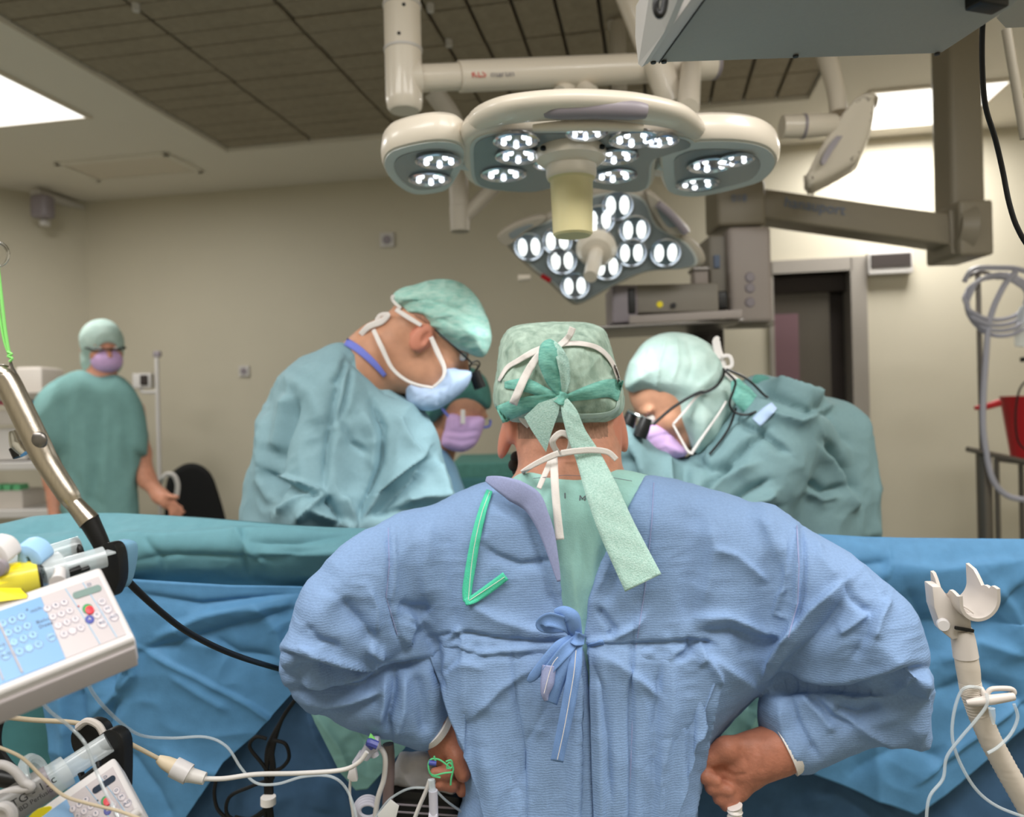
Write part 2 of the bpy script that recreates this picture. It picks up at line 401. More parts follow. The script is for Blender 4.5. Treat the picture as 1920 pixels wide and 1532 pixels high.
class Vol:
    def __init__(s, x0, x1, y0, y1, Y0, Y1, st=4.0, ds=.007):
        s.px = np.arange(x0, x1+st, st, dtype=np.float32); s.py = np.arange(y0, y1+st, st, dtype=np.float32)
        s.Y = np.arange(Y0, Y1+ds, ds, dtype=np.float32)
        u = (s.px-CX)/F; v = (HY-s.py)/F
        U = (u[:, None]*CR+v[None, :]*SR)[:, :, None]; V = (-u[:, None]*SR+v[None, :]*CR)[:, :, None]
        s.X = (U*s.Y[None, None, :]).astype(np.float32); s.Z = (H+V*s.Y[None, None, :]).astype(np.float32)
        s.f = np.full(s.X.shape, .2, np.float32); s.st = st; s.ds = ds; s.extra = []
    def sl(s, lo, hi, pad=.07):
        lo = Vector(lo)-Vector((pad,)*3); hi = Vector(hi)+Vector((pad,)*3)
        c = np.array([(x, max(y, .2), z) for x in (lo.x, hi.x) for y in (lo.y, hi.y) for z in (lo.z, hi.z)])
        a, b = PN(c)
        def rng(arr, l, h):
            i = max(int(np.searchsorted(arr, l))-1, 0); j = min(int(np.searchsorted(arr, h))+1, len(arr)); return slice(i, max(j, i))
        return rng(s.px, a.min(), a.max()), rng(s.py, b.min(), b.max()), rng(s.Y, lo.y, hi.y)
    def mix(s, q, d, k, op='u'):
        f = s.f[q]
        if op == 'u':
            if k <= 0: s.f[q] = np.minimum(f, d)
            else:
                h = np.clip(.5+.5*(f-d)/k, 0, 1); s.f[q] = f*(1-h)+d*h-k*h*(1-h)
        else:   # subtract
            d = -d
            h = np.clip(.5-.5*(f-d)/max(k, 1e-4), 0, 1); s.f[q] = f*(1-h)+d*h+k*h*(1-h)
    def cone(s, a, b, ra, rb, k=.02, op='u'):
        a = Vector(a); b = Vector(b); r = max(ra, rb)
        q = s.sl([min(a[i], b[i])-r for i in range(3)], [max(a[i], b[i])+r for i in range(3)])
        X = s.X[q]; Z = s.Z[q]; Yv = s.Y[q[2]][None, None, :]
        e = b-a; L = e.dot(e)+1e-9
        wx = X-a.x; wy = Yv-a.y; wz = Z-a.z
        t = np.clip((wx*e.x+wy*e.y+wz*e.z)/L, 0, 1)
        d = np.sqrt((wx-t*e.x)**2+(wy-t*e.y)**2+(wz-t*e.z)**2)-(ra+(rb-ra)*t)
        s.mix(q, d, k, op); return s
    def chain(s, pts, rs, k=.02):
        for i in range(len(pts)-1): s.cone(pts[i], pts[i+1], rs[i], rs[i+1], k)
        return s
    def ell(s, c, r, rot=None, k=.02, op='u'):
        c = Vector(c); m = max(r); q = s.sl([v-m for v in c], [v+m for v in c])
        x = s.X[q]-c.x; y = s.Y[q[2]][None, None, :]-c.y; z = s.Z[q]-c.z
        if rot is not None:
            T = rot.transposed()
            x, y, z = (T[0][0]*x+T[0][1]*y+T[0][2]*z), (T[1][0]*x+T[1][1]*y+T[1][2]*z), (T[2][0]*x+T[2][1]*y+T[2][2]*z)
        k0 = np.sqrt((x/r[0])**2+(y/r[1])**2+(z/r[2])**2); k1 = np.sqrt((x/r[0]**2)**2+(y/r[1]**2)**2+(z/r[2]**2)**2)+1e-6
        s.mix(q, k0*(k0-1)/k1, k, op); return s
    def infl(s, poly, Yc, Rr, t=0.0, sy=1.0, k=.02, op='u', sm=3):
        """pixel outline swept into a rounded solid about the sheet Y = Yc(px, py)"""
        if sm: poly = smoothpoly(poly, sm)
        d2 = polydist(poly, s.px, s.py)[:, :, None]
        if callable(Yc): yc = Yc(s.px[:, None], s.py[None, :])[:, :, None].astype(np.float32)
        else: yc = np.float32(Yc)
        Yv = s.Y[None, None, :]
        d2 = d2*yc/F
        e = np.maximum(Rr-d2, 0); dy = np.maximum(np.abs(Yv-yc)-t, 0)/sy
        d = np.sqrt(e*e+dy*dy)-Rr
        q = (slice(None), slice(None), slice(None)); s.mix(q, d, k, op); return s
    def halfspace(s, p, n, k=.003):
        """keep the side the normal points away from"""
        n = Vector(n).normalized(); p = Vector(p)
        d = (s.X-p.x)*n.x+(s.Y[None, None, :]-p.y)*n.y+(s.Z-p.z)*n.z
        s.f = np.maximum(s.f, d); return s
    def build(s, name, m, parent=None, disp=None, smooth_it=0):
        f = s.f; f[0] = np.maximum(f[0], .01); f[-1] = np.maximum(f[-1], .01); f[:, 0] = np.maximum(f[:, 0], .01); f[:, -1] = np.maximum(f[:, -1], .01)
        f[:, :, 0] = np.maximum(f[:, :, 0], .01); f[:, :, -1] = np.maximum(f[:, :, -1], .01)
        S = f < 0
        c = S[:-1, :-1, :-1].astype(np.uint8)
        for (i, j, k) in [(1, 0, 0), (0, 1, 0), (0, 0, 1), (1, 1, 0), (1, 0, 1), (0, 1, 1), (1, 1, 1)]:
            c = c+S[i:S.shape[0]-1+i, j:S.shape[1]-1+j, k:S.shape[2]-1+k]
        act = (c > 0) & (c < 8); I = np.argwhere(act)
        idm = np.full(act.shape, -1, np.int32); idm[act] = np.arange(len(I))
        cor = [(i, j, k) for i in (0, 1) for j in (0, 1) for k in (0, 1)]
        vals = {cc: f[I[:, 0]+cc[0], I[:, 1]+cc[1], I[:, 2]+cc[2]] for cc in cor}
        pos = np.zeros((len(I), 3)); cnt = np.zeros(len(I))
        for a in cor:
            for ax in range(3):
                if a[ax]: continue
                b = list(a); b[ax] = 1; b = tuple(b)
                va, vb = vals[a], vals[b]; cr_ = (va < 0) != (vb < 0)
                t = np.where(cr_, va/(va-vb+1e-12), 0); p = np.tile(np.array(a, float), (len(I), 1)); p[:, ax] = t
                pos[cr_] += p[cr_]; cnt += cr_
        V = I+pos/cnt[:, None]
        quads = []
        for ax in range(3):
            o1, o2 = [(1, 2), (2, 0), (0, 1)][ax]
            sa = [slice(1, -1)]*3; sa[ax] = slice(0, -1); sb = [slice(1, -1)]*3; sb[ax] = slice(1, None)
            A = S[tuple(sa)]; B = S[tuple(sb)]
            ch = np.argwhere(A != B); base = ch.copy(); base[:, o1] += 1; base[:, o2] += 1
            flip = A[tuple(ch.T)]
            def cell(d1, d2):
                q = base.copy(); q[:, o1] -= d1; q[:, o2] -= d2; return idm[q[:, 0], q[:, 1], q[:, 2]]
            Q = np.stack([cell(1, 1), cell(0, 1), cell(0, 0), cell(1, 0)], 1)
            Q[~flip] = Q[~flip][:, ::-1]; quads.append(Q)
        Q = np.concatenate(quads); Q = Q[(Q >= 0).all(1)]
        px = s.px[0]+V[:, 0]*s.st; py = s.py[0]+V[:, 1]*s.st; Y = s.Y[0]+V[:, 2]*s.ds
        for _ in range(smooth_it):
            acc = np.zeros((len(V), 3)); cn = np.zeros(len(V)); PP = np.stack([px, py, Y], 1)
            for a in range(4):
                b = (a+1) % 4
                np.add.at(acc, Q[:, a], PP[Q[:, b]]); np.add.at(cn, Q[:, a], 1)
                np.add.at(acc, Q[:, b], PP[Q[:, a]]); np.add.at(cn, Q[:, b], 1)
            PP = PP*.5+.5*acc/np.maximum(cn, 1)[:, None]; px, py, Y = PP[:, 0], PP[:, 1], PP[:, 2]
        x, y, z = WN(px, py, Y); P = np.stack([x, y, z], 1)
        if disp is not None:
            N = vnormals(P, Q); P = disp(P, N, px, py)
        return npmesh(name, P, Q, m, parent)
def vnormals(P, Q):
    n = np.cross(P[Q[:, 2]]-P[Q[:, 0]], P[Q[:, 3]]-P[Q[:, 1]]); N = np.zeros_like(P)
    for a in range(4): np.add.at(N, Q[:, a], n)
    return N/(np.linalg.norm(N, axis=1)[:, None]+1e-12)
def npmesh(name, P, Q, m, parent=None):
    me = bpy.data.meshes.new(name)
    me.vertices.add(len(P)); me.vertices.foreach_set('co', P.astype(np.float32).ravel())
    me.loops.add(Q.size); me.loops.foreach_set('vertex_index', Q.astype(np.int32).ravel())
    me.polygons.add(len(Q)); me.polygons.foreach_set('loop_start', np.arange(0, Q.size, 4, dtype=np.int32))
    me.polygons.foreach_set('use_smooth', np.ones(len(Q), bool))
    me.update(calc_edges=True); me.validate()
    if m is not None: me.materials.append(m)
    o = bpy.data.objects.new(name, me); C.objects.link(o)
    if parent is not None: put(o, parent)
    return o
def bvh_of(o):
    me = o.data; P = np.empty(len(me.vertices)*3, np.float32); me.vertices.foreach_get('co', P); P = P.reshape(-1, 3)
    Q = np.empty(len(me.loops), np.int32); me.loops.foreach_get('vertex_index', Q); Q = Q.reshape(-1, 4)
    return BVHTree.FromPolygons(P.tolist(), Q.tolist())
def surf_of(o, default):
    t = bvh_of(o)
    def s(px, py):
        d = ray(px, py); dn = d.normalized(); h = t.ray_cast(Vector((0, 0, H)), dn)
        return h[0].y if h[0] is not None else default
    return s
def folds(P, N, px, py, L, front=True):
    """L: (points, width_px, amplitude_mm, asym) ridges (+) or valleys (-) running along pixel polylines"""
    D = np.zeros(len(P))
    face = np.clip(-N[:, 1]*2.2+.35, 0, 1) if front else 1.0
    for (pts, w, amp, asym) in L:
        pts = np.array(pts, float); best = np.full(len(P), 1e9); bs = np.zeros(len(P)); bt = np.zeros(len(P))
        seg = np.linalg.norm(np.diff(pts, axis=0), axis=1); tot = seg.sum(); acc = 0
        lo = pts.min(0)-w*4; hi = pts.max(0)+w*4
        idx = np.where((px > lo[0]) & (px < hi[0]) & (py > lo[1]) & (py < hi[1]))[0]
        if len(idx) == 0: continue
        X = px[idx]; Yy = py[idx]; best = np.full(len(idx), 1e9); bs = np.zeros(len(idx)); bt = np.zeros(len(idx))
        for i in range(len(pts)-1):
            a = pts[i]; e = pts[i+1]-a; t = np.clip(((X-a[0])*e[0]+(Yy-a[1])*e[1])/(e@e), 0, 1)
            dx = X-a[0]-t*e[0]; dy = Yy-a[1]-t*e[1]; d = np.hypot(dx, dy); sd = (e[0]*dy-e[1]*dx)
            m_ = d < best; best[m_] = d[m_]; bs[m_] = np.sign(sd[m_]); bt[m_] = (acc+t[m_]*seg[i])/tot; acc += seg[i]
        wl = np.where(bs > 0, w*(1+asym), w*(1-asym)); wl = np.maximum(wl, w*.15)
        prof = np.exp(-(best/wl)**2) if asym == 0 else np.exp(-np.abs(best/wl)**1.3)
        fade = np.clip(np.minimum(bt, 1-bt)*5+.25, 0, 1)
        D[idx] += amp*.001*prof*fade
    return D*face
# ------------------------------------------------------------------ room shell
def struct(name, fn, m, smooth=False):
    o = mk(name, fn, m, None, smooth); o['kind'] = 'structure'; return o
def rbox(bm, a0, a1, b0, b1, z0, z1, bev=0):
    c = R((a0+a1)/2, (b0+b1)/2, (z0+z1)/2); box(bm, c, (abs(a1-a0), abs(b1-b0), abs(z1-z0)), ROOMROT, bev)
DB = 4.68; AL, AR, BF = -4.75, 2.62, -1.6
struct('floor', lambda bm: rbox(bm, AL-.3, AR+.3, BF-.2, 7.6, -.12, 0), M['floor'])
# back wall with a doorway
def ab(p):  # world -> room a, b
    return p.x*math.cos(YAW)-p.y*math.sin(YAW), p.x*math.sin(YAW)+p.y*math.cos(YAW)
dl = ab(WB(1449, 600, DB))[0]; dr = ab(WB(1598, 600, DB))[0]; dt = WB(1530, 511, DB).z
def wall_back(bm):
    rbox(bm, -3.8, dl, DB, DB+.18, 0, ZC+.1); rbox(bm, dr, AR+.2, DB, DB+.18, 0, ZC+.1); rbox(bm, dl, dr, DB, DB+.18, dt, ZC+.1)
struct('wall_back', wall_back, M['wall'])
def seg_wall(bm, a0, b0, a1, b1, t=.18, z0=0, z1=ZC+.1):
    d = Vector((a1-a0, b1-b0)); n = Vector((d.y, -d.x)).normalized()*t
    prism(bm, [R(a0, b0, z0), R(a1, b1, z0), R(a1+n.x, b1+n.y, z0), R(a0+n.x, b0+n.y, z0)][::-1], Vector((0, 0, z1-z0)))
struct('wall_corner', lambda bm: seg_wall(bm, AL, 3.1, -3.8, DB, -.18), M['wall'])
struct('wall_left', lambda bm: rbox(bm, AL-.18, AL, BF, 3.1, 0, ZC+.1), M['wall'])
struct('wall_right', lambda bm: rbox(bm, AR, AR+.18, BF, DB, 0, ZC+.1), M['wall'])
struct('wall_front', lambda bm: rbox(bm, AL-.18, AR+.18, BF-.18, BF, 0, ZC+.1), M['wall'])
# ceiling with the recessed laminar field
pL = ab(WZ(421, 283, ZC)); pR = ab(WZ(1516, 190, ZC)); la0, la1, lb1 = pL[0], pR[0], (pL[1]+pR[1])/2; lb0 = 1.0
def ceil(bm):
    rbox(bm, AL-.2, la0, BF-.2, DB+.2, ZC, ZC+.12); rbox(bm, la1, AR+.2, BF-.2, DB+.2, ZC, ZC+.12)
    rbox(bm, la0, la1, lb1, DB+.2, ZC, ZC+.12); rbox(bm, la0, la1, BF-.2, lb0, ZC, ZC+.12)
ceiling = struct('ceiling', ceil, M['ceil'])
lam = struct('trim_1', lambda bm: rbox(bm, la0-.02, la1+.02, lb0-.02, lb1+.02, ZC+.05, ZC+.09), M['tile_gap'])
def tile_mesh(sa, sb):
    bm = bmesh.new(); box(bm, (0, 0, 0), (sa, sb, .03), None, .004)
    me = bpy.data.meshes.new('ceiling_panel'); bm.to_mesh(me); bm.free(); me.materials.append(M['tile_dark']); return me
ta, tb = .158, .30; g = .014
right_w = 1.62; na = int(right_w/ta); me1 = tile_mesh(ta-g, tb-g)
amid = la1-na*ta
for i in range(na):
    b = lb1
    while b-tb > lb0:
        o = link('ceiling_panel', me1); o.location = R(la1-(i+.5)*ta, b-tb/2, ZC+.035+random.uniform(-.004, .004)); o.rotation_euler = (0, 0, -YAW); o.parent = lam; b -= tb
lw = (amid-la0)/3; sb = .115; me2 = tile_mesh(lw-g, sb-.008)
for i in range(3):
    b = lb1
    while b-sb > lb0:
        o = link('ceiling_panel', me2); o.location = R(la0+(i+.5)*lw, b-sb/2, ZC+.035+random.uniform(-.004, .004)); o.rotation_euler = (0, 0, -YAW); o.parent = lam; b -= sb
for (px, py) in [(807, 17), (842, 83), (1147, 50), (255, 16)]:
    p = WZ(px, py, ZC+.0); o = mk('ceiling_nozzle', lambda bm: lathe(bm, [(.001, -.012), (.012, -.01), (.014, 0), (.014, .02)], p), M['housing_light'], lam)
# ceiling lights
labs = ['bright square ceiling light panel at the upper left corner', 'bright ceiling light panel partly hidden by the taupe boom column']
for i, (a, b, sa, sb_, pw) in enumerate(PANELS):
    L_ = labs[i] if i < 2 else None
    t = thing('ceiling_light', L_ or 'fluorescent ceiling light panel behind the photographer, number of the rear row', 'ceiling light', R(a, b, ZC), None)
    if i >= 2:
        t['label'] = ['ceiling light panel out of view over the left side', 'ceiling light panel out of view over the right side', 'ceiling light panel behind the camera on the left', 'ceiling light panel behind the camera on the right'][i-2]
    def fr(bm):
        for (x0, x1, y0, y1) in [(a-sa/2-.02, a+sa/2+.02, b-sb_/2-.02, b-sb_/2), (a-sa/2-.02, a+sa/2+.02, b+sb_/2, b+sb_/2+.02), (a-sa/2-.02, a-sa/2, b-sb_/2, b+sb_/2), (a+sa/2, a+sa/2+.02, b-sb_/2, b+sb_/2)]:
            rbox(bm, x0, x1, y0, y1, ZC-.012, ZC)
    mk('frame', fr, M['off_white'], t, False)
    mk('diffuser', lambda bm: rbox(bm, a-sa/2, a+sa/2, b-sb_/2, b+sb_/2, ZC-.008, ZC), M['panel_light'], t, False)
# ceiling vent at the left
va, vb = ab(WZ(245, 312, ZC))
t = thing('ceiling_vent', 'cream square ceiling vent left of the dark ceiling field', 'vent', R(va, vb, ZC))
def fr(bm):
    s = .36
    for k in range(4):
        q = [(va-s, va+s, vb-s*.5, vb-s*.5+.03), (va-s, va+s, vb+s*.5-.03, vb+s*.5), (va-s, va-s+.03, vb-s*.5, vb+s*.5), (va+s-.03, va+s, vb-s*.5, vb+s*.5)][k]
        rbox(bm, *q, ZC-.016, ZC)
mk('frame', fr, M['ceil'], t, False); mk('plate', lambda bm: rbox(bm, va-.33, va+.33, vb-.15, vb+.15, ZC-.007, ZC), M['off_white'], t, False)

# doorway: frame, leaf, dark corridor
def dframe(bm):
    w = .075
    rbox(bm, dr-.01, dr+w, DB-.03, DB+.18, 0, dt+w); rbox(bm, dl-.02, dl+.005, DB-.02, DB+.18, 0, dt+w); rbox(bm, dl, dr, DB-.03, DB+.18, dt, dt+w)
d1 = struct('door_1', dframe, M['door_frame'])
mk('door_leaf', lambda bm: rbox(bm, dl, dr-.1, DB+.1, DB+.15, 0, dt), M['door_leaf'], d1, False)
mk('door_edge', lambda bm: rbox(bm, dr-.1, dr, DB+.16, DB+.2, 0, dt), M['dark_brown'], d1, False)
mp = ab(WB(1478, 600, DB))[0]; mz = WB(1466, 588, DB).z
mk('maroon_panel', lambda bm: rbox(bm, dl, mp+.06, DB+.03, DB+.09, 0, mz), M['maroon'], d1, False)['label'] = 'maroon lower panel at the left of the doorway'
mk('header', lambda bm: rbox(bm, dl, dr, DB+.07, DB+.14, dt-.1, dt), M['dark_brown'], d1, False)
struct('wall_corridor', lambda bm: (rbox(bm, dl-.6, dr+.6, 6.6, 6.8, 0, ZC), rbox(bm, dl-.8, dl-.6, DB+.18, 6.8, 0, ZC), rbox(bm, dr+.6, dr+.8, DB+.18, 6.8, 0, ZC), rbox(bm, dl-.8, dr+.8, DB+.18, 6.8, ZC, ZC+.1)), M['dark_brown'])
# sign beside the doorway
s0 = WB(1622, 484, DB); s1 = WB(1705, 508, DB); a0, a1 = ab(s0)[0], ab(s1)[0]
t = thing('door_light', 'dark lit-sign box on the cream wall above the doorway frame', 'sign', R((a0+a1)/2, DB, s1.z))
mk('body', lambda bm: rbox(bm, a0, a1, DB-.07, DB, s1.z-.02, s0.z+.02, .006), M['housing_light'], t)
mk('screen', lambda bm: rbox(bm, a0+.01, a1-.012, DB-.076, DB-.068, s1.z+.015, s0.z+.005), M['dark_brown'], t, False)
# wall clock speaker, sockets
p = WB(80, 388, 4.3); a, b = ab(p)
t = thing('wall_speaker', 'small dark grey rounded speaker high on the left wall', 'speaker', p)
mk('body', lambda bm: box(bm, p, (.12, .1, .15), ROOMROT, .03), M['grip_grey'], t)
mk('bracket', lambda bm: box(bm, p+Vector((0, .20, .09)), (.07, .44, .03), ROOMROT, .005), M['housing_light'], t)
mk('lower_knob', lambda bm: box(bm, p+Vector((0, .02, -.1)), (.04, .05, .035), ROOMROT, .005), M['housing_light'], t)
for (px, py, s, lab) in [(458, 696, .055, 'small white wall socket between the left surgeon and the far person'), (726, 450, .07, 'small grey wall plate below the left lamp petal')]:
    p = WB(px, py, DB-.01); t = thing('wall_socket', lab, 'socket', p)
    mk('plate', lambda bm: box(bm, p, (s*1.3, .015, s*1.3), ROOMROT, .003), M['housing_light'], t)
    mk('insert', lambda bm: lathe(bm, [(.001, -.012), (s*.4, -.012), (s*.45, 0)], p, ROOMROT@Matrix.Rotation(math.radians(-90), 3, 'X'), 16), M['grip_grey'], t)

# ------------------------------------------------------------------ ceiling arm with the horizontal tube
t = thing('lamp_mount', 'cream ceiling post with a horizontal lamp tube printed in red and grey', 'lamp arm', W(756, 0, 2.1))
Ya = 2.1; r = .050
top = W(752, -60, Ya); bot = W(758, 200, Ya); bot.x = top.x = (W(756, 100, Ya)).x; top.z = ZC
mk('post', lambda bm: lathe(bm, [(r, 0), (r, bot.z+.02-top.z), (r*.94, bot.z-.004-top.z), (r*.8, bot.z-.012-top.z), (.001, bot.z-.013-top.z)], top, None, 40), M['off_white'], t)
for py_ in (12, 95):
    mk('collar', lambda bm: lathe(bm, [(r, .004), (r+.0025, .003), (r+.0025, -.003), (r, -.004)], Vector((top.x, Ya, W(756, py_, Ya).z)), None, 40), M['housing_light'], t)
for (px, py) in [(757, 8), (748, 62)]:
    mk('screw', lambda bm: lathe(bm, [(.001, .003), (.004, .002), (.005, 0)], W(px, py, Ya-r), Matrix.Rotation(math.radians(90), 3, 'X'), 12), M['black'], t)
A = W(788, 147, Ya); B = W(1335, 122, 2.35)
mk('horizontal_tube', lambda bm: tube(bm, [A+(A-B).normalized()*.03, A, A.lerp(B, .12), A.lerp(B, .121), B], [.036, .036, .036, .042, .042], 28, True, 1, False), M['off_white'], t)
mk('end_cap', lambda bm: tube(bm, [B, B+(B-A).normalized()*.012, B+(B-A).normalized()*.02], [.043, .043, .03], 28, True, 1, False), M['grip_grey'], t)
mk('elbow', lambda bm: tube(bm, [A+(A-B).normalized()*.035, A+(A-B).normalized()*.001], [.034, .045], 28), M['off_white'], t)
xd = (B-A).normalized(); zd = Vector((0, -.6, -.2)).normalized()
tp = W(898, 141, 2.11); tp.y = A.lerp(B, .2).y-.0465
text('lettering', 'KLS', tp, xd, (0, 0, 1), .026, M['ink_red'], t, align='CENTER')
tp2 = W(942, 137, 2.12); tp2.y = A.lerp(B, .28).y-.0470
text('lettering', 'martin', tp2, xd, (0, 0, 1), .026, M['ink_grey'], t)
# sloping links that hang behind the monitor housing and carry the lamps
def pipe(name, pts, rs, m, parent, n=20, sm=True): return mk(name, lambda bm: tube(bm, pts, rs, n, True, 6, sm), m, parent)
t2 = thing('lamp_suspension', 'cream sloping lamp suspension tubes behind the monitor housing', 'lamp arm', W(1220, 100, 2.25))
pipe('sloping_tube', [W(1160, -60, 2.25), W(1262, 195, 2.25)], .041, M['off_white'], t2)
pipe('hanging_tube', [W(1296, 118, 2.3), W(1290, 205, 2.05)], .03, M['off_white'], t2)
pipe('inner_link', [W(1050, 175, 2.2), W(1078, 158, 2.25), W(1110, 175, 2.2)], .022, M['off_white'], t2)
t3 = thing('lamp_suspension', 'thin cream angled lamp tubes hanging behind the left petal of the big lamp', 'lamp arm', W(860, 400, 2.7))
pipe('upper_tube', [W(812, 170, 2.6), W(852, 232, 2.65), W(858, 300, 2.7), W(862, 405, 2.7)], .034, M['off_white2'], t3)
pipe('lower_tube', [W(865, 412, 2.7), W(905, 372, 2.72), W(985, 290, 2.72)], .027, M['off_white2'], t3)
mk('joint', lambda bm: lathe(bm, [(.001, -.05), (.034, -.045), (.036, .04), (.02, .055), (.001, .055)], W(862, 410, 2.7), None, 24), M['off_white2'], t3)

# ------------------------------------------------------------------ lamp modules
def led_module(parent, c, nrm, rad, up, nled=5, mled='led', squash=1.0):
    """reflector dish with bright lenses: part lens_module > led"""
    x = Vector(up).cross(nrm).normalized(); y = Vector(nrm).cross(x); rot = Matrix((x, y, Vector(nrm))).transposed()
    d = mk('lens_module', lambda bm: lathe(bm, [(rad, 0), (rad*1.04, .004), (rad*.94, .006), (rad*.8, -.006), (.001, -.010)], c, rot, 24), M['reflector'], parent)
    for k in range(nled):
        if nled == 2: q = [(-.42, 0), (.42, 0)][k]; rx, ry = rad*.30, rad*.62
        else:
            an = 2*math.pi*(k+.25)/nled; q = (math.cos(an)*.58, math.sin(an)*.58); rx = ry = rad*.14
        pc = c+x*q[0]*rad+y*q[1]*rad*squash+Vector(nrm)*.003
        def f(bm):
            r_ = bmesh.ops.create_uvsphere(bm, u_segments=10, v_segments=6, radius=1)
            bmesh.ops.transform(bm, matrix=Matrix.Translation(pc)@rot.to_4x4()@Matrix.Diagonal((rx, ry, .005, 1)), verts=r_['verts'])
        mk('led', f, M[mled], d)
    return d
def petal(name, parent, outline, P0, n, thick, mrim, munder, inset=.82, bev=.018, label=None):
    """lamp petal: rounded housing above, pale underside, glass pane; outline in pixels on the plane (P0, n), n points down"""
    pts = [WP(x, y, P0, n) for (x, y) in smoothpoly(outline, 4)]
    up = -Vector(n).normalized()
    c = sum(pts, Vector())/len(pts)
    def f(bm):
        rings = []
        for (k, h) in [(.90, 0), (.965, .002), (1.0, .010), (1.012, thick*.45), (.98, thick*.8), (.90, thick*.97), (.6, thick*1.12), (.25, thick*1.2)]:
            rings.append([bm.verts.new(c+(p-c)*k+up*h) for p in pts])
        for a_, b_ in zip(rings, rings[1:]):
            for i in range(len(pts)): bm.faces.new((a_[i], a_[(i+1) % len(pts)], b_[(i+1) % len(pts)], b_[i]))
        bm.faces.new(rings[-1])
        bm.faces.new(rings[0][::-1])
    o = mk(name, f, mrim, parent)
    if label: o['label'] = label
    def g_(bm):
        prism(bm, [c+(p-c)*.93-up*.002 for p in pts], up*.006)
    mk('underside', g_, munder, o)
    def g2(bm): prism(bm, [c+(p-c)*inset-up*.004 for p in pts], up*.004)
    mk('glass', g2, M['lamp_glass'], o)
    return o, c

# near lamp -----------------------------------------------------------------
ZL = H+.485
lamp = thing('surgical_lamp', 'large cream surgical lamp with three petals and grey grip, seen from below', 'lamp', WZ(1065, 300, ZL))
P0 = Vector((0, 1.6, ZL)); dn = Vector((0, -.02, -1)).normalized()
th = .058
petal('lamp_petal', lamp, [(716, 300), (735, 278), (800, 262), (850, 262), (874, 276), (872, 306), (852, 344), (832, 360), (780, 366), (745, 350), (722, 325)], WZ(790, 310, ZL), dn, th, M['off_white'], M['lamp_under'], .72)
body, bc = petal('lamp_body', lamp, [(868, 262), (905, 244), (990, 240), (1100, 240), (1220, 243), (1300, 252), (1318, 268), (1268, 285), (1235, 300), (1228, 340), (1215, 358), (1180, 362), (1100, 352), (1040, 352), (985, 362), (905, 356), (874, 340), (866, 300)], WZ(1065, 300, ZL), dn, .05, M['off_white'], M['lamp_under'], .90)
petal('lamp_petal', lamp, [(1240, 282), (1290, 262), (1380, 260), (1440, 272), (1462, 300), (1440, 335), (1395, 352), (1310, 370), (1258, 365), (1242, 345), (1236, 310)], WZ(1350, 310, ZL), dn, th, M['off_white'], M['lamp_under'], .72)
# curved front rim with the grey grip
def rimf(w0, w1, zoff, r0):
    pass
Yf = 1.36
rim = [W(884, 222, Yf+.05), W(905, 217, Yf+.01), W(960, 212, Yf-.02), W(1065, 208, Yf-.03), W(1180, 210, Yf-.02), W(1270, 219, Yf+.0), W(1318, 232, Yf+.04)]
def rimmesh(bm):
    # elliptical sweep
    vs0 = len(bm.verts); tube(bm, rim, [.016, .019, .021, .022, .022, .019, .014], 20, True, 8)
    zc = {}
    for v in list(bm.verts):
        pass
    bmesh.ops.scale(bm, vec=(1, 1.9, 1.0), verts=bm.verts, space=Matrix.Translation((0, -Yf, 0)))
mk('front_rim', rimmesh, M['off_white'], lamp)
mk('grip', lambda bm: tube(bm, [W(1022, 206, Yf-.062), W(1050, 204, Yf-.068), W(1115, 203, Yf-.069), W(1180, 205, Yf-.066), W(1210, 208, Yf-.060)], [.013, .0175, .0175, .0175, .013], 16), M['grip_grey'], lamp)
mk('grip_lip', lambda bm: tube(bm, [W(1000, 240, Yf-.03), W(1060, 236, Yf-.045), W(1140, 236, Yf-.045), W(1205, 240, Yf-.03)], [.006, .009, .009, .006], 12), M['off_white'], lamp)
for (a_, b_) in (((858, 298), (900, 306)), ((1232, 300), (1262, 304))):
    mk('hinge', lambda bm: tube(bm, [WZ(*a_, ZL+.02), WZ(*b_, ZL+.02)], .02, 14), M['lamp_under'], lamp)
MOD = [(822, 300, .036), (806, 334, .036), (968, 262, .034), (972, 291, .036), (944, 325, .038), (1030, 306, .026), (1100, 247, .030), (1188, 259, .036), (1154, 292, .036), (1152, 328, .038), (1332, 308, .038), (1308, 343, .038), (1378, 298, .03), (1240, 262, .026)]
for (x, y, rr_) in MOD: led_module(lamp, WZ(x, y, ZL-.006), dn, rr_*1.22, (0, 1, 0))
hub = WZ(1070, 268, ZL-.0)
mk('hub', lambda bm: lathe(bm, [(.066, 0), (.068, -.010), (.066, -.022), (.056, -.030), (.050, -.034), (.001, -.034)], WZ(1070, 279, ZL), None, 40), M['off_white'], lamp)
for sx in (-1, 1):
    mk('hub_screw', lambda bm: lathe(bm, [(.001, .002), (.005, .002), (.006, -.002)], WZ(1070, 279, ZL)+Vector((sx*.055, -.045, -.012)), Matrix.Rotation(math.radians(60), 3, 'X'), 10), M['black'], lamp)
hc = WZ(1070, 279, ZL)
hz = lambda py: W(1070, py, hc.y).z-ZL
hd = mk('handle', lambda bm: lathe(bm, [(.047, hz(298)), (.047, hz(326)), (.045, hz(334)), (.045, hz(336)), (.041, hz(340)), (.038, hz(439)), (.034, hz(443)), (.001, hz(443))], hc, None, 40), M['cream_handle'], lamp)
mk('handle_collar', lambda bm: lathe(bm, [(.048, hz(297)), (.0485, hz(300)), (.0485, hz(329)), (.0465, hz(335)), (.045, hz(336))], hc, None, 40), M['off_white'], hd)
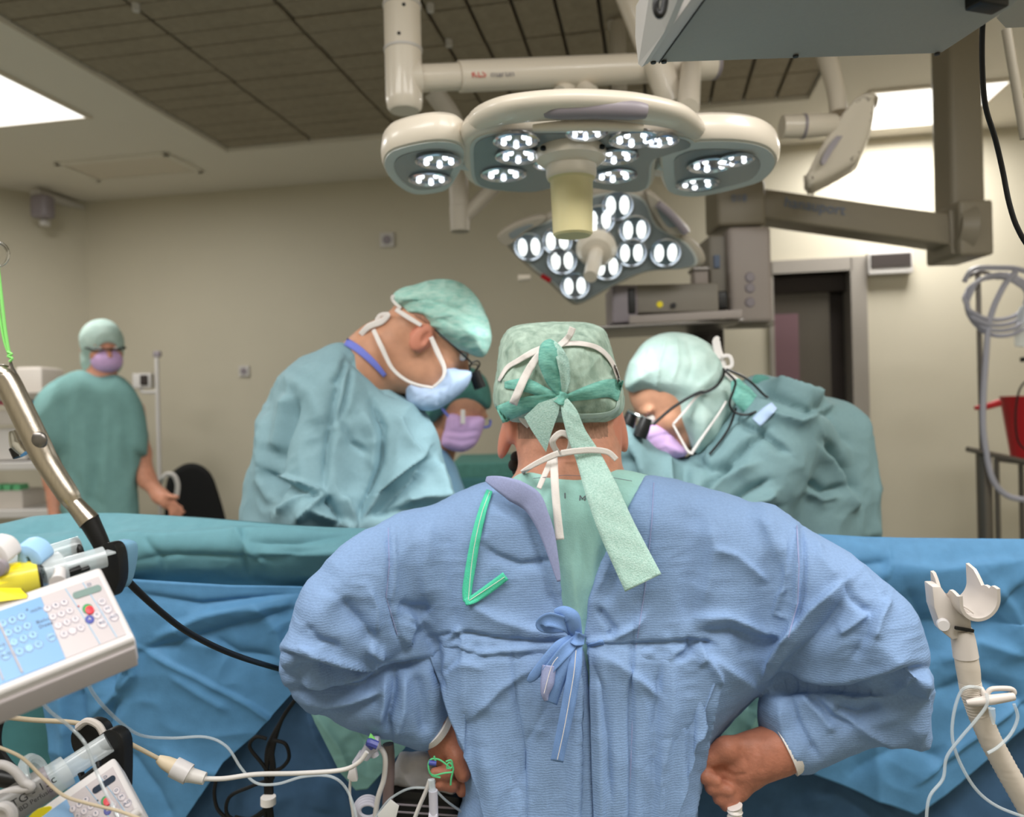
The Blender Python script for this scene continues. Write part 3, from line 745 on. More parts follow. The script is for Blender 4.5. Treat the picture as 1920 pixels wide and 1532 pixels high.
mk('yoke', lambda bm: tube(bm, [WZ(1285, 215, ZL+.20)+Vector((0, .35, 0)), WZ(1285, 215, ZL+.09)+Vector((0, .32, 0)), hc+Vector((.05, .02, .05))], [.03, .028, .03], 16), M['off_white'], lamp)
# light given by the lamp onto the field
def spot(nm, p, tgt, e, ang=50, rad=.18):
    l = bpy.data.lights.new(nm, 'SPOT'); l.energy = e; l.spot_size = math.radians(ang); l.spot_blend = .7; l.shadow_soft_size = rad; l.color = (.95, .98, 1)
    o = bpy.data.objects.new(nm, l); C.objects.link(o); o.location = p; o.rotation_euler = (Vector(tgt)-Vector(p)).to_track_quat('-Z', 'Y').to_euler(); return o
spot('surgical_lamp_beam', hc+Vector((0, .05, -.16)), (hc.x+.05, 2.0, .9), 15, 110, .1)

# far lamp --------------------------------------------------------------------
P2 = W(1120, 470, 2.62); n2 = Vector((-.10, -.80, -.62)).normalized()
lamp2 = thing('surgical_lamp', 'smaller star-shaped surgical lamp tilted towards the camera behind the big lamp', 'lamp', P2)
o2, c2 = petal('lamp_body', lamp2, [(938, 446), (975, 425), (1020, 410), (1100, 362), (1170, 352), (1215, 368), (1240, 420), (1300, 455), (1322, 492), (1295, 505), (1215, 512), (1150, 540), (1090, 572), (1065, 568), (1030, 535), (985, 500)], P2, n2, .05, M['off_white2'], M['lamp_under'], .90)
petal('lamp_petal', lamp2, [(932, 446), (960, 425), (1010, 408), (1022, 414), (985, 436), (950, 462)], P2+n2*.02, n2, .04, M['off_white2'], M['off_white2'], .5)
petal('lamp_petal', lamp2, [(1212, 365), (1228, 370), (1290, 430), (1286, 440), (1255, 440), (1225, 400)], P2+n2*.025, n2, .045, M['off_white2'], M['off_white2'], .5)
mk('grip', lambda bm: tube(bm, [WP(1234, 382, P2+n2*.04, n2), WP(1260, 405, P2+n2*.04, n2), WP(1286, 436, P2+n2*.04, n2)], .012, 12), M['grip_grey'], lamp2)
MOD2 = [(992, 463), (1054, 489), (1098, 430), (1124, 412), (1158, 385), (1190, 431), (1184, 474), (1248, 474), (1138, 500), (1078, 536), (1045, 452)]
for (x, y) in MOD2: led_module(lamp2, WP(x, y, P2+n2*.008, n2), n2, .052, (0, 0, 1), 2, 'led2')
xr = Vector((1, 0, 0)).cross(n2).normalized()
rn = axrot(n2)
hcp = WP(1118, 462, P2, n2)
mk('hub', lambda bm: lathe(bm, [(.066, 0), (.068, .02), (.05, .045), (.03, .05), (.001, .05)], hcp, rn, 32), M['off_white'], lamp2)
mk('handle', lambda bm: tube(bm, [hcp+n2*.04, hcp+n2*.17+Vector((-.02, 0, -.02))], [.026, .022], 20), M['off_white'], lamp2)
mk('side_knob', lambda bm: tube(bm, [WP(995, 520, P2, n2), WP(972, 522, P2, n2)], [.010, .014], 12), M['off_white'], lamp2)
mk('label_stripe', lambda bm: prism(bm, [WP(*q, P2-n2*-.012, n2) for q in ((1017, 513), (1034, 523), (1030, 530), (1013, 520))], n2*.002), M['red'], lamp2)
mk('yoke', lambda bm: tube(bm, [c2-n2*.06, c2-n2*.12+Vector((.1, .1, .1)), c2+Vector((.12, .35, .5)), (c2.x+.12, c2.y+.35, ZC)], .03, 16), M['off_white2'], lamp2)

# third, edge-on lamp at the right --------------------------------------------
Y3 = 2.6
lamp3 = thing('surgical_lamp', 'slanting cream lamp head seen edge-on with a stub tube, left of the right ceiling light', 'lamp', W(1580, 260, Y3))
def leaf(bm):
    out = smoothpoly([(1634, 172), (1641, 182), (1636, 232), (1612, 292), (1590, 312), (1525, 346), (1513, 338), (1514, 322), (1545, 262), (1590, 196), (1615, 176)], 4)
    pts = []
    for (x, y) in out: pts.append(W(x, y, Y3+(y-260)*.0006))
    prism(bm, pts, Vector((.05, .13, .0)), .022, 3)
mk('lamp_body', leaf, M['off_white'], lamp3)
mk('slot', lambda bm: prism(bm, [W(x, y, Y3-.004) for (x, y) in smoothpoly([(1574, 250), (1584, 248), (1560, 285), (1546, 308), (1540, 300), (1556, 270)], 3)], Vector((0, .01, 0))), M['grip_grey'], lamp3)
mk('stub_tube', lambda bm: tube(bm, [W(1466, 238, Y3-.02), W(1500, 237, Y3-.02), W(1505, 237, Y3-.02), W(1562, 234, Y3+.02)], [.038, .038, .040, .036], 28, True, 1, False), M['off_white'], lamp3)
mk('stub_ring', lambda bm: tube(bm, [W(1503, 237, Y3-.02), W(1508, 237, Y3-.02)], [.041, .041], 28, True, 1, False), M['grip_grey'], lamp3)
mk('hanging_tube', lambda bm: tube(bm, [(W(1536, 0, Y3+.1).x, Y3+.1, ZC), W(1540, 60, Y3+.1), W(1552, 110, Y3+.08), W(1566, 165, Y3+.05), W(1572, 212, Y3+.03)], [.036, .036, .034, .030, .028], 20), M['off_white'], lamp3)

# ------------------------------------------------------------------ monitor housing overhead at the right
hz_ = W(1212, 112, .86).z
mon = thing('monitor_housing', 'grey-green overhead equipment housing seen from below at top right', 'equipment box', WZ(1500, 60, hz_))
Zb = hz_
under = [WZ(1218, 119, Zb), WZ(1764, 101, Zb), WZ(1900, 12, Zb), WZ(1960, -60, Zb), WZ(1345, -60, Zb)]
mk('shell', lambda bm: prism(bm, [p for p in under], Vector((-.008, 0, .30)), .003, 2), M['housing'], mon)
lp = [WZ(1205, 112, Zb+.004), WZ(1218, 120, Zb+.0), WZ(1347, -62, Zb+.0), WZ(1302, -62, Zb+.012)]
mk('side_panel', lambda bm: prism(bm, [WZ(1213, 117, Zb-.001), WZ(1236, 118, Zb-.001), WZ(1366, -62, Zb-.001), WZ(1338, -62, Zb-.001)], Vector((-.002, 0, .28)), .002, 2), M['housing_light'], mon)
def seam(bm):
    a_, b_ = WZ(1236, 118, Zb-.0015), WZ(1366, -62, Zb-.0015); tube(bm, [a_, b_], .0008, 6, True, 1, False)
mk('seam', seam, M['black'], mon)
mk('side_cover', lambda bm: prism(bm, [W(1203, 60, .88), W(1209, 112, .88), W(1216, 118, .87), W(1262, 48, .72), W(1300, -40, .62), W(1240, -60, .66), W(1205, 0, .84)], Vector((-.004, .02, .004))), M['housing_light'], mon, False)
mk('handle_ring', lambda bm: tube(bm, [W(1240, -12, .655), W(1231, 0, .65), W(1230, 18, .65), W(1236, 29, .65), W(1243, 22, .65), W(1247, 0, .65), W(1247, -14, .65)], .0030, 10), M['black'], mon)
for (x, y) in [(1225, 117.5), (1245, 116.5), (1492, 106), (1757, 101.5)]:
    mk('screw', lambda bm: lathe(bm, [(.001, -.002), (.003, -.0018), (.0034, 0)], WZ(x, y-1.5, Zb-.0008), None, 10), M['black'], mon)
mk('cable_gland', lambda bm: box(bm, WZ(1850, 3, Zb-.004), (.035, .02, .014), Matrix.Rotation(.3, 3, 'Z'), .003), M['black'], mon)
wp = thing('ceiling_bracket', 'pale corner of an overhead bracket at the top right edge', 'bracket', WZ(1900, 20, Zb+.03))
mk('body', lambda bm: prism(bm, [WZ(1868, 36, Zb+.06), WZ(1885, 54, Zb+.06), WZ(1990, 50, Zb+.06), WZ(1990, -40, Zb+.06), WZ(1925, -40, Zb+.06)], Vector((0, 0, .2)), .003), M['off_white2'], wp)
mk('rod', lambda bm: tube(bm, [W(1887, 55, 1.5), W(1922, 260, 1.5)], .009, 10), M['boom'], wp)
cb = thing('hanging_cable', 'black cable hanging in a curve down the right edge', 'cable', W(1840, 55, .95))
mk('cable', lambda bm: tube(bm, [W(1848, 0, .93), W(1842, 55, .95), W(1842, 130, .97), W(1848, 200, .98), W(1866, 260, .99), W(1880, 320, 1.0), W(1892, 380, 1.0), W(1908, 428, 1.0), W(1935, 470, 1.0), W(1990, 520, 1.0)], .0032, 10), M['black_rubber'], cb)

# ------------------------------------------------------------------ taupe boom, column, shelf and devices
YB = 3.0
boom = thing('ceiling_boom', 'taupe ceiling boom with column, joint block and sloping arm at right', 'boom', W(1820, 300, YB))
def fbox(bm, x0, y0, x1, y1, Y, dep, bev=.01):
    """upright box whose near face spans these pixels at depth Y"""
    a_ = W(x0, y0, Y); b_ = W(x1, y1, Y); xm = (W(x0, (y0+y1)/2, Y).x+W(x1, (y0+y1)/2, Y).x)/2
    zt = W((x0+x1)/2, y0, Y).z; zb = W((x0+x1)/2, y1, Y).z
    box(bm, (xm, Y+dep/2, (zt+zb)/2), ((x1-x0)*Y/F, dep, zt-zb), None, bev)
colm = mk('column', lambda bm: fbox(bm, 1781, -80, 1844, 400, YB, .14, .02), M['boom'], boom)
blk = mk('joint_block', lambda bm: fbox(bm, 1800, 374, 1864, 478, YB-.05, .25, .015), M['boom'], boom)
mk('joint_disc', lambda bm: tube(bm, [W(1782, 430, YB+.02), W(1808, 432, YB+.02)], [.085, .105], 28), M['boom'], boom)
def armf(bm):
    A0 = [W(1425, 352, YB), W(1800, 403, YB), W(1800, 462, YB), W(1425, 408, YB)]
    prism(bm, A0, Vector((0, .13, 0)), .012, 3)
mk('arm', armf, M['boom'], boom)
mk('arm_cover', lambda bm: prism(bm, [W(1780, 392, YB-.01), W(1806, 398, YB-.01), W(1806, 480, YB-.01), W(1784, 476, YB-.01)], Vector((0, .15, 0)), .008), M['boom'], boom)
xd = (W(1560, 392, YB)-W(1475, 380, YB)).normalized()
text('lettering', 'hanauport', W(1528, 387, YB-.004), xd, (0, 0, 1), .058, M['ink_blue'], boom)
mk('arm_head', lambda bm: fbox(bm, 1346, 338, 1436, 422, YB-.03, .2, .015), M['boom'], boom)
text('lettering', '018', W(1386, 372, YB-.035), (1, 0, -.02), (0, 0, 1), .04, M['ink_blue'], boom)
colu = thing('supply_column', 'grey-lilac supply column hanging from the boom head above the right surgeon', 'supply column', W(1400, 600, YB))
mk('front_panel', lambda bm: fbox(bm, 1368, 424, 1448, 604, YB-.06, .10, .02), M['column'], colu)
mk('side_body', lambda bm: fbox(bm, 1331, 440, 1376, 592, YB-.02, .22, .012), M['grey_metal'], colu)
for i, yy in enumerate((520, 540, 567)):
    mk('outlet', lambda bm: lathe(bm, [(.001, .006), (.016, .006), (.02, 0)], W(1406, yy, YB-.06), Matrix.Rotation(math.radians(90), 3, 'X'), 16), M['grip_grey'], colu)
mk('side_socket', lambda bm: fbox(bm, 1339, 478, 1350, 502, YB-.03, .02, .002), M['ink_blue'], colu)
mk('lower_post', lambda bm: fbox(bm, 1306, 606, 1364, 1050, YB+.1, .12, .02), M['dark_brown'], colu)
mk('rail', lambda bm: fbox(bm, 1372, 600, 1452, 612, YB-.02, .1, .004), M['grey_metal'], colu)
sh = thing('equipment_shelf', 'dark grey shelf under the devices left of the supply column', 'shelf', W(1250, 605, YB-.1))
def shf(bm): prism(bm, [W(1122, 611, YB-.25), W(1395, 597, YB-.35), W(1395, 604, YB-.35), W(1122, 618, YB-.25)], Vector((0, .42, 0)), .004)
mk('shelf_board', shf, M['steel_dark'], sh)
mk('shelf_rail', lambda bm: prism(bm, [W(1180, 592, YB-.27), W(1392, 580, YB-.37), W(1392, 596, YB-.37), W(1180, 607, YB-.27)], Vector((0, .012, 0)), .003), M['column'], sh)
dv = thing('electronic_device', 'low grey electronic unit on the equipment shelf with yellow round label', 'device', W(1270, 590, YB-.2))
mk('housing', lambda bm: fbox(bm, 1192, 532, 1348, 586, YB-.22, .3, .008), M['grey_metal'], dv)
mk('round_label', lambda bm: lathe(bm, [(.001, .003), (.011, .003), (.012, 0)], W(1237, 571, YB-.22), Matrix.Rotation(math.radians(90), 3, 'X'), 16), M['yellow'], dv)
mk('knob', lambda bm: lathe(bm, [(.001, .012), (.009, .012), (.010, 0)], W(1262, 573, YB-.22), Matrix.Rotation(math.radians(90), 3, 'X'), 16), M['black'], dv)
mk('front_cap', lambda bm: fbox(bm, 1345, 545, 1366, 580, YB-.2, .2, .01), M['black'], dv)
dv = thing('electronic_device', 'small upright dark device at the left end of the equipment shelf', 'device', W(1170, 600, YB-.2))
mk('housing', lambda bm: fbox(bm, 1148, 534, 1196, 606, YB-.23, .2, .01), M['grip_grey'], dv)
mk('black_front', lambda bm: fbox(bm, 1178, 540, 1192, 588, YB-.235, .02, .004), M['black'], dv)
dv = thing('small_box', 'small cream box on the far end of the grey electronic unit', 'box', W(1312, 520, YB-.05))
mk('body', lambda bm: fbox(bm, 1302, 504, 1328, 533, YB-.06, .07, .004), M['column'], dv)
mk('lid', lambda bm: fbox(bm, 1300, 500, 1330, 507, YB-.07, .09, .003), M['steel_dark'], dv)

# ------------------------------------------------------------------ right: infusion stand, coiled hoses, red bucket, cart
YI = 3.3
st = thing('infusion_stand', 'thin steel infusion stand carrying coiled hoses at the right', 'stand', (W(1842, 800, YI).x, YI, 0))
sx = W(1838, 700, YI).x
mk('pole', lambda bm: tube(bm, [(sx, YI, .02), (sx, YI, W(1838, 510, YI).z)], .0105, 14), M['steel_dark'], st)
mk('lower_pole', lambda bm: tube(bm, [(sx+.006, YI, .02), (sx+.006, YI, W(1838, 850, YI).z)], .030, 18), M['steel_dark'], st)
mk('base', lambda bm: [box(bm, (sx, YI, .03), (.6, .05, .03), Matrix.Rotation(k*math.pi/3, 3, 'Z'), .008) for k in range(3)], M['steel_dark'], st)
mk('hook_bar', lambda bm: tube(bm, [W(1808, 524, YI), W(1830, 512, YI), W(1850, 512, YI), W(1872, 522, YI)], .008, 10), M['steel_dark'], st)
mk('clamp_lever', lambda bm: tube(bm, [W(1828, 765, YI-.03), W(1850, 762, YI-.03), W(1874, 755, YI-.03)], [.008, .014, .016], 12), M['red'], st)['label'] = 'red clamp lever'
hs = thing('coiled_hose', 'grey-violet hoses coiled on the infusion stand with one end hanging down', 'hose', W(1860, 560, YI))
def coil(bm):
    rr = random.Random(3)
    for k in range(4):
        pts = []
        for i in range(26):
            an = 2*math.pi*i/24; x = 1868+(58+rr.uniform(-3, 3)+k*2)*math.cos(an)+k*3; y = 560+(40+k*6)*math.sin(an)+k*4
            pts.append(W(x, y, YI-.05+.02*math.sin(an*2+k)))
        tube(bm, pts, .009, 8, True, 3)
mk('coil', coil, M['grey_tube'], hs)
mk('top_loop', lambda bm: tube(bm, [W(1808, 528, YI-.06), W(1825, 505, YI-.06), W(1870, 502, YI-.06), W(1915, 506, YI-.06), W(1960, 530, YI-.06)], .011, 8), M['grey_tube'], hs)
mk('hanging_hose', lambda bm: tube(bm, [W(1905, 510, YI-.07), W(1880, 540, YI-.07), W(1856, 600, YI-.06), W(1848, 680, YI-.06), W(1843, 780, YI-.06), W(1848, 840, YI-.06), W(1862, 900, YI-.06), W(1890, 930, YI-.06), W(1930, 938, YI-.06)], .012, 10), M['grey_tube'], hs)
bk = thing('bucket', 'red plastic bucket with a thin black handle at the right edge', 'bucket', W(1915, 850, YI+.1))
bc_ = W(1935, 800, YI+.1)
mk('body', lambda bm: lathe(bm, [(.001, W(1935, 858, YI+.1).z-bc_.z), (.083, W(1935, 858, YI+.1).z-bc_.z), (.118, W(1935, 746, YI+.1).z-bc_.z), (.122, W(1935, 742, YI+.1).z-bc_.z), (.112, W(1935, 742, YI+.1).z-bc_.z), (.078, W(1935, 850, YI+.1).z-bc_.z)], bc_, None, 32), M['red'], bk)
mk('handle', lambda bm: tube(bm, [W(1935, 705, YI-.06), W(1912, 730, YI-.04), W(1904, 780, YI-.03), W(1910, 830, YI-.03), W(1935, 850, YI-.03)], .004, 8), M['black'], bk)
ct = thing('steel_cart', 'steel rail cart holding the red bucket beside the infusion stand', 'cart', (W(1900, 860, YI).x, YI, 0))
mk('top_rail', lambda bm: tube(bm, [W(1813, 842, YI-.05), W(1935, 868, YI-.05)], .011, 12), M['steel_dark'], ct)
mk('cart_top', lambda bm: box(bm, W(2010, 866, YI+.16), (.42, .42, .02), None, .004), M['steel_dark'], ct)
for (x, y) in ((1.0, .0), (1.0, .3), (.62, .3)):
    mk('leg', lambda bm: tube(bm, [(W(1935, 870, YI).x-.15+x*.3, YI+y, .02), (W(1935, 870, YI).x-.15+x*.3, YI+y, W(1935, 868, YI).z)], .012, 10), M['steel_dark'], ct)
bg = thing('fluid_bag', 'grey translucent tube bundle hanging at the far right edge', 'bag', W(1918, 640, YI-.05))
mk('bag', lambda bm: tube(bm, [W(1918, 575, YI-.05), W(1916, 620, YI-.05), W(1912, 650, YI-.05)], [.012, .03, .018], 12), M['syringe'], bg)
mk('clip', lambda bm: box(bm, W(1919, 674, YI-.05), (.02, .02, .02), None, .003), M['black'], bg)

# ------------------------------------------------------------------ far left: shelf unit, cartons, stand, chair
YS = 4.0
shl = thing('storage_rack', 'grey metal storage rack with cartons behind the far person', 'rack', (W(40, 900, YS).x, YS, 0))
for (y, w1) in ((742, 150), (872, 165), (962, 175)):
    mk('shelf_board', lambda bm: fbox(bm, -160, y-4, w1*.9, y+10, YS, .45, .004), M['housing_light'] if y != 742 else M['grey_metal'], shl, False)
zt = W(0, 690, YS).z
for (x, yy) in ((-150, 0), (-150, .42), (128, .42)):
    mk('post', lambda bm: box(bm, (W(x, 850, YS).x, YS+yy+.01, zt/2), (.03, .03, zt), None, .004), M['grey_metal'], shl, False)
its = [('carton', 'white carton standing on the upper shelf beside the steel handle', 30, 690, 78, 742, 'cardboard', 'box'),
       ('carton', 'smaller pale carton at the left end of the upper shelf', -20, 700, 26, 742, 'cardboard', 'box'),
       ('carton', 'flat blue carton just under the upper shelf beside the far person', 56, 748, 92, 770, 'blue_box', 'box'),
       ('pink_box', 'pink box on the middle shelf at the left edge', -30, 738, 12, 762, 'pink', 'box'),
       ('carton', 'stacked white carton on the middle shelf, upper one', -20, 772, 40, 800, 'cardboard', 'box'),
       ('carton', 'stacked grey-white carton on the middle shelf, lower one', -24, 806, 48, 866, 'housing_light', 'box'),
       ('plastic_tub', 'cream plastic tub with green lids on the bottom shelf', -16, 922, 42, 962, 'cardboard', 'tub')]
for (nm, lab, x0, y0, x1, y1, mt_, cat_) in its:
    t_ = thing(nm, lab, cat_, W((x0+x1)/2, y1, YS+.1))
    b_ = mk('box_body', lambda bm: fbox(bm, x0, y0, x1, y1-3, YS+.08, .2, .006), M[mt_], t_)
    mk('flap', lambda bm: fbox(bm, x0+2, y0-2, x1-2, y0+2, YS+.1, .16, .002), M[mt_], t_)
    if nm == 'plastic_tub':
        for k in range(3): mk('green_lid', lambda bm: fbox(bm, x0+3+k*18, y0-13, x0+17+k*18, y0-2, YS+.1, .08, .006), M['green_box'], t_)
rs = thing('infusion_stand', 'thin pale stand with a small monitor behind the far person', 'stand', (W(296, 800, 4.55).x, 4.55, 0))
mk('pole', lambda bm: tube(bm, [(W(297, 800, 4.55).x, 4.55, .02), (W(297, 800, 4.55).x, 4.55, W(297, 660, 4.55).z)], .012, 10), M['housing_light'], rs)
mk('top_hook', lambda bm: box(bm, W(295, 664, 4.55), (.04, .03, .035), None, .006), M['grip_grey'], rs)
mk('base', lambda bm: [box(bm, (W(297, 800, 4.55).x, 4.55, .03), (.5, .05, .03), Matrix.Rotation(k*math.pi/3, 3, 'Z'), .008) for k in range(3)], M['housing_light'], rs)
mk('monitor', lambda bm: fbox(bm, 248, 700, 282, 728, 4.53, .06, .006), M['housing_light'], rs)
mk('monitor_knob', lambda bm: fbox(bm, 262, 703, 276, 722, 4.52, .03, .006), M['dark_brown'], rs)
mk('monitor_arm', lambda bm: tube(bm, [W(265, 726, 4.55), W(268, 735, 4.55), W(297, 735, 4.55)], .01, 8), M['housing_light'], rs)
ch = thing('office_chair', 'black rounded chair back standing against the wall', 'chair', (W(370, 920, 4.30).x, 4.30, 0))
cx_ = W(372, 920, 4.30).x
v = Vol(300, 440, 850, 1060, 4.15, 4.45, 4, .02)
v.infl([(318, 890), (345, 870), (372, 870), (396, 888), (412, 930), (426, 985), (430, 1040), (310, 1040), (308, 960), (310, 915)], lambda x, y: 4.29+0*x+0*y, .03, .01)
v.build('backrest', M['black_cloth'], ch)
mk('seat', lambda bm: box(bm, (cx_, 4.07, .47), (.46, .44, .08), None, .03), M['black_cloth'], ch)
mk('gas_column', lambda bm: tube(bm, [(cx_, 4.10, .08), (cx_, 4.10, .45)], .025, 12), M['black'], ch)
mk('back_support', lambda bm: tube(bm, [(cx_, 4.15, .45), (cx_, 4.31, .5), (cx_, 4.32, .8)], .02, 10), M['black'], ch)
mk('star_base', lambda bm: [tube(bm, [(cx_, 4.10, .10), (cx_+.28*math.cos(k*1.257), 4.10+.28*math.sin(k*1.257), .05)], [.02, .016], 8) for k in range(5)], M['black'], ch)
gh = thing('white_hose', 'white looped hose in front of the black chair', 'hose', W(320, 900, 3.85))
mk('loop', lambda bm: tube(bm, [(W(297, 925, 4.55).x, 4.55, W(297, 925, 4.55).z), W(299, 915, 4.1), W(302, 902, 3.82), W(312, 890, 3.8), W(326, 892, 3.8), W(333, 910, 3.8), W(330, 935, 3.8)], .012, 10), M['white_tape'], gh)
tc_ = thing('covered_table', 'low table draped in dark green cloth behind the patient', 'table', (W(920, 900, 3.3).x, 3.3, 0))
mk('table_top', lambda bm: fbox(bm, 845, 868, 985, 900, 3.3, .6, .01), M['dark_cap'], tc_)
mk('cloth', lambda bm: fbox(bm, 850, 896, 982, 1436, 3.28, .62, .01), M['dark_teal_drape'], tc_)
# ------------------------------------------------------------------ people
def head_rot(fwd, up):
    f = Vector(fwd).normalized(); u = Vector(up); u = (u-f*u.dot(f)).normalized(); r = f.cross(u)
    return Matrix((r, f, u)).transposed()      # local x right, y forward, z up
def add_head(v, c, Rm, s=1.0, ears=True):
    c = Vector(c); g = lambda x, y, z: c+Rm@Vector((x*s, y*s, z*s))
    e = lambda p, r, k=.02: v.ell(g(*p), [q*s for q in r], Rm, k)
    e((0, -.008, .022), (.077, .097, .086)); e((0, .030, -.040), (.064, .064, .070), .03)
    e((0, .048, -.088), (.040, .040, .028), .03)                     # chin
    for sx in (-1, 1):
        e((sx*.040, .062, -.030), (.026, .022, .024), .02)            # cheek
        e((sx*.034, .078, .022), (.024, .012, .009), .012)            # brow
        v.ell(g(sx*.033, .094, .004), (.017*s, .012*s, .011*s), Rm, .008, 's')   # eye socket
        if ears:
            e((sx*.079, -.008, -.022), (.009, .020, .033), .006); e((sx*.083, -.016, -.012), (.008, .014, .026), .004)
            v.ell(g(sx*.090, -.002, -.018), (.006*s, .009*s, .016*s), Rm, .004, 's')
    v.cone(g(0, .088, .010), g(0, .112, -.026), .008*s, .013*s, .012)
    v.cone(g(0, .104, -.032), g(0, .090, -.034), .012*s, .012*s, .01)
    e((0, .084, -.056), (.024, .014, .008), .01)
    return g
def add_eyes(root, g, Rm, s=1.0):
    for sx in (-1, 1):
        def f(bm, rad=.0115, p=(sx*.033, .083, .003)):
            r_ = bmesh.ops.create_uvsphere(bm, u_segments=14, v_segments=10, radius=rad*s); bmesh.ops.translate(bm, vec=g(*p), verts=r_['verts'])
        e_ = mk('eye', f, M['eye'], root)
        def f2(bm):
            r_ = bmesh.ops.create_uvsphere(bm, u_segments=12, v_segments=8, radius=.0055*s); bmesh.ops.translate(bm, vec=g(sx*.033, .0905, .002), verts=r_['verts'])
        mk('iris', f2, M['iris'], e_)
def legs(root, x, y, ztop, m, gap=.10, mshoe='white_tape', face=0.0):
    """trousers and clogs below the gown, out of the frame but there"""
    dx = math.cos(face)*gap; dy = math.sin(face)*gap
    def f(bm):
        for s in (-1, 1):
            tube(bm, [(x+s*dx, y+s*dy, ztop), (x+s*dx, y+s*dy, .5), (x+s*dx, y+s*dy, .07)], [.105, .085, .065], 16)
    for s in (-1, 1):
        mk('trouser_leg', lambda bm: tube(bm, [(x+s*dx, y+s*dy, ztop), (x+s*dx, y+s*dy, .5), (x+s*dx, y+s*dy, .07)], [.105, .085, .065], 16), M[m], root)
        def sf(bm):
            r_ = bmesh.ops.create_uvsphere(bm, u_segments=16, v_segments=10, radius=1)
            bmesh.ops.transform(bm, matrix=Matrix.Translation((x+s*dx-math.sin(face)*.06, y+s*dy+math.cos(face)*.06, .045))@Matrix.Rotation(face, 4, 'Z')@Matrix.Diagonal((.05, .14, .045, 1)), verts=r_['verts'])
        mk('shoe', sf, M[mshoe], root)
def wr(amp, sc, seed=0, st=(1, 1, 1), ridged=True):
    def f(P):
        a = vnoise(P[:, 0]*sc*.5, P[:, 1]*sc*.5, P[:, 2]*sc*.5, seed+9)*.8
        n = vnoise(P[:, 0]*sc*st[0]+a, P[:, 1]*sc*st[1]+a, P[:, 2]*sc*st[2]-a, seed)
        return amp*((1-np.abs(n)*2) if ridged else n)
    return f

def sph0(bm, c, r):
    r_ = bmesh.ops.create_uvsphere(bm, u_segments=12, v_segments=8, radius=r); bmesh.ops.translate(bm, vec=c, verts=r_['verts'])
# ================= main person, seen from behind =================
ROOTM = thing('person', 'person seen from behind in a blue open-backed surgical gown, hands on hips', 'person', (W(1080, 900, 1.22).x, 1.22, 0))
Yc_t = lambda x, y: 1.225+(y-900)*(-.00002)+0*x
torso = [(905, 905), (945, 902), (1000, 905), (1090, 900), (1190, 893), (1240, 895), (1300, 909), (1390, 936), (1462, 972), (1500, 1010), (1500, 1100), (1478, 1180), (1446, 1250), (1420, 1300), (1375, 1350), (1322, 1420), (1306, 1532), (1320, 1800), (840, 1800), (868, 1500), (852, 1400), (834, 1320), (806, 1230), (770, 1150), (740, 1060), (762, 985), (840, 935)]
gv = Vol(490, 1780, 862, 1800, .92, 1.42, 4, .0065)
gv.infl(torso, Yc_t, .085, .025, 1.05, .02)
up_l = [(775, 962), (720, 978), (655, 1020), (600, 1068), (568, 1105), (540, 1180), (519, 1222), (535, 1262), (600, 1290), (690, 1262), (770, 1225), (800, 1150), (830, 1010)]
gv.infl(up_l, lambda x, y: 1.19+(x-800)*.00035+0*y, .075, .004, 1.0, .035)
fo_l = [(521, 1222), (525, 1262), (545, 1302), (575, 1332), (625, 1352), (680, 1370), (740, 1388), (800, 1408), (824, 1370), (850, 1318), (846, 1240), (810, 1170), (760, 1170), (680, 1200), (600, 1196), (540, 1200)]
gv.infl(fo_l, lambda x, y: 1.150+(x-525)*.00012+0*y, .050, .002, 1.0, .007)
up_r = [(1430, 950), (1500, 990), (1560, 1020), (1620, 1062), (1680, 1110), (1716, 1152), (1734, 1205), (1746, 1262), (1746, 1300), (1660, 1300), (1560, 1292), (1480, 1288), (1430, 1290), (1400, 1200), (1390, 1060)]
gv.infl(up_r, lambda x, y: 1.19-(x-1440)*.00032+0*y, .08, .004, 1.0, .03)
fo_r = [(1436, 1292), (1500, 1270), (1640, 1262), (1748, 1280), (1743, 1345), (1738, 1400), (1690, 1396), (1640, 1386), (1560, 1392), (1545, 1420), (1525, 1446), (1492, 1450), (1458, 1420), (1430, 1378), (1420, 1335)]
gv.infl(fo_r, lambda x, y: 1.195-(x-1430)*.00020+0*y, .045, .002, 1.0, .005)
gv.cone(W(1600, 1340, 1.160), W(1500, 1388, 1.170), .048, .044, .012)
gv.cone(W(1670, 1320, 1.14), W(1727, 1386, 1.13), .045, .013, .02)
gv.cone(W(690, 1315, 1.165), W(790, 1350, 1.174), .044, .039, .012)
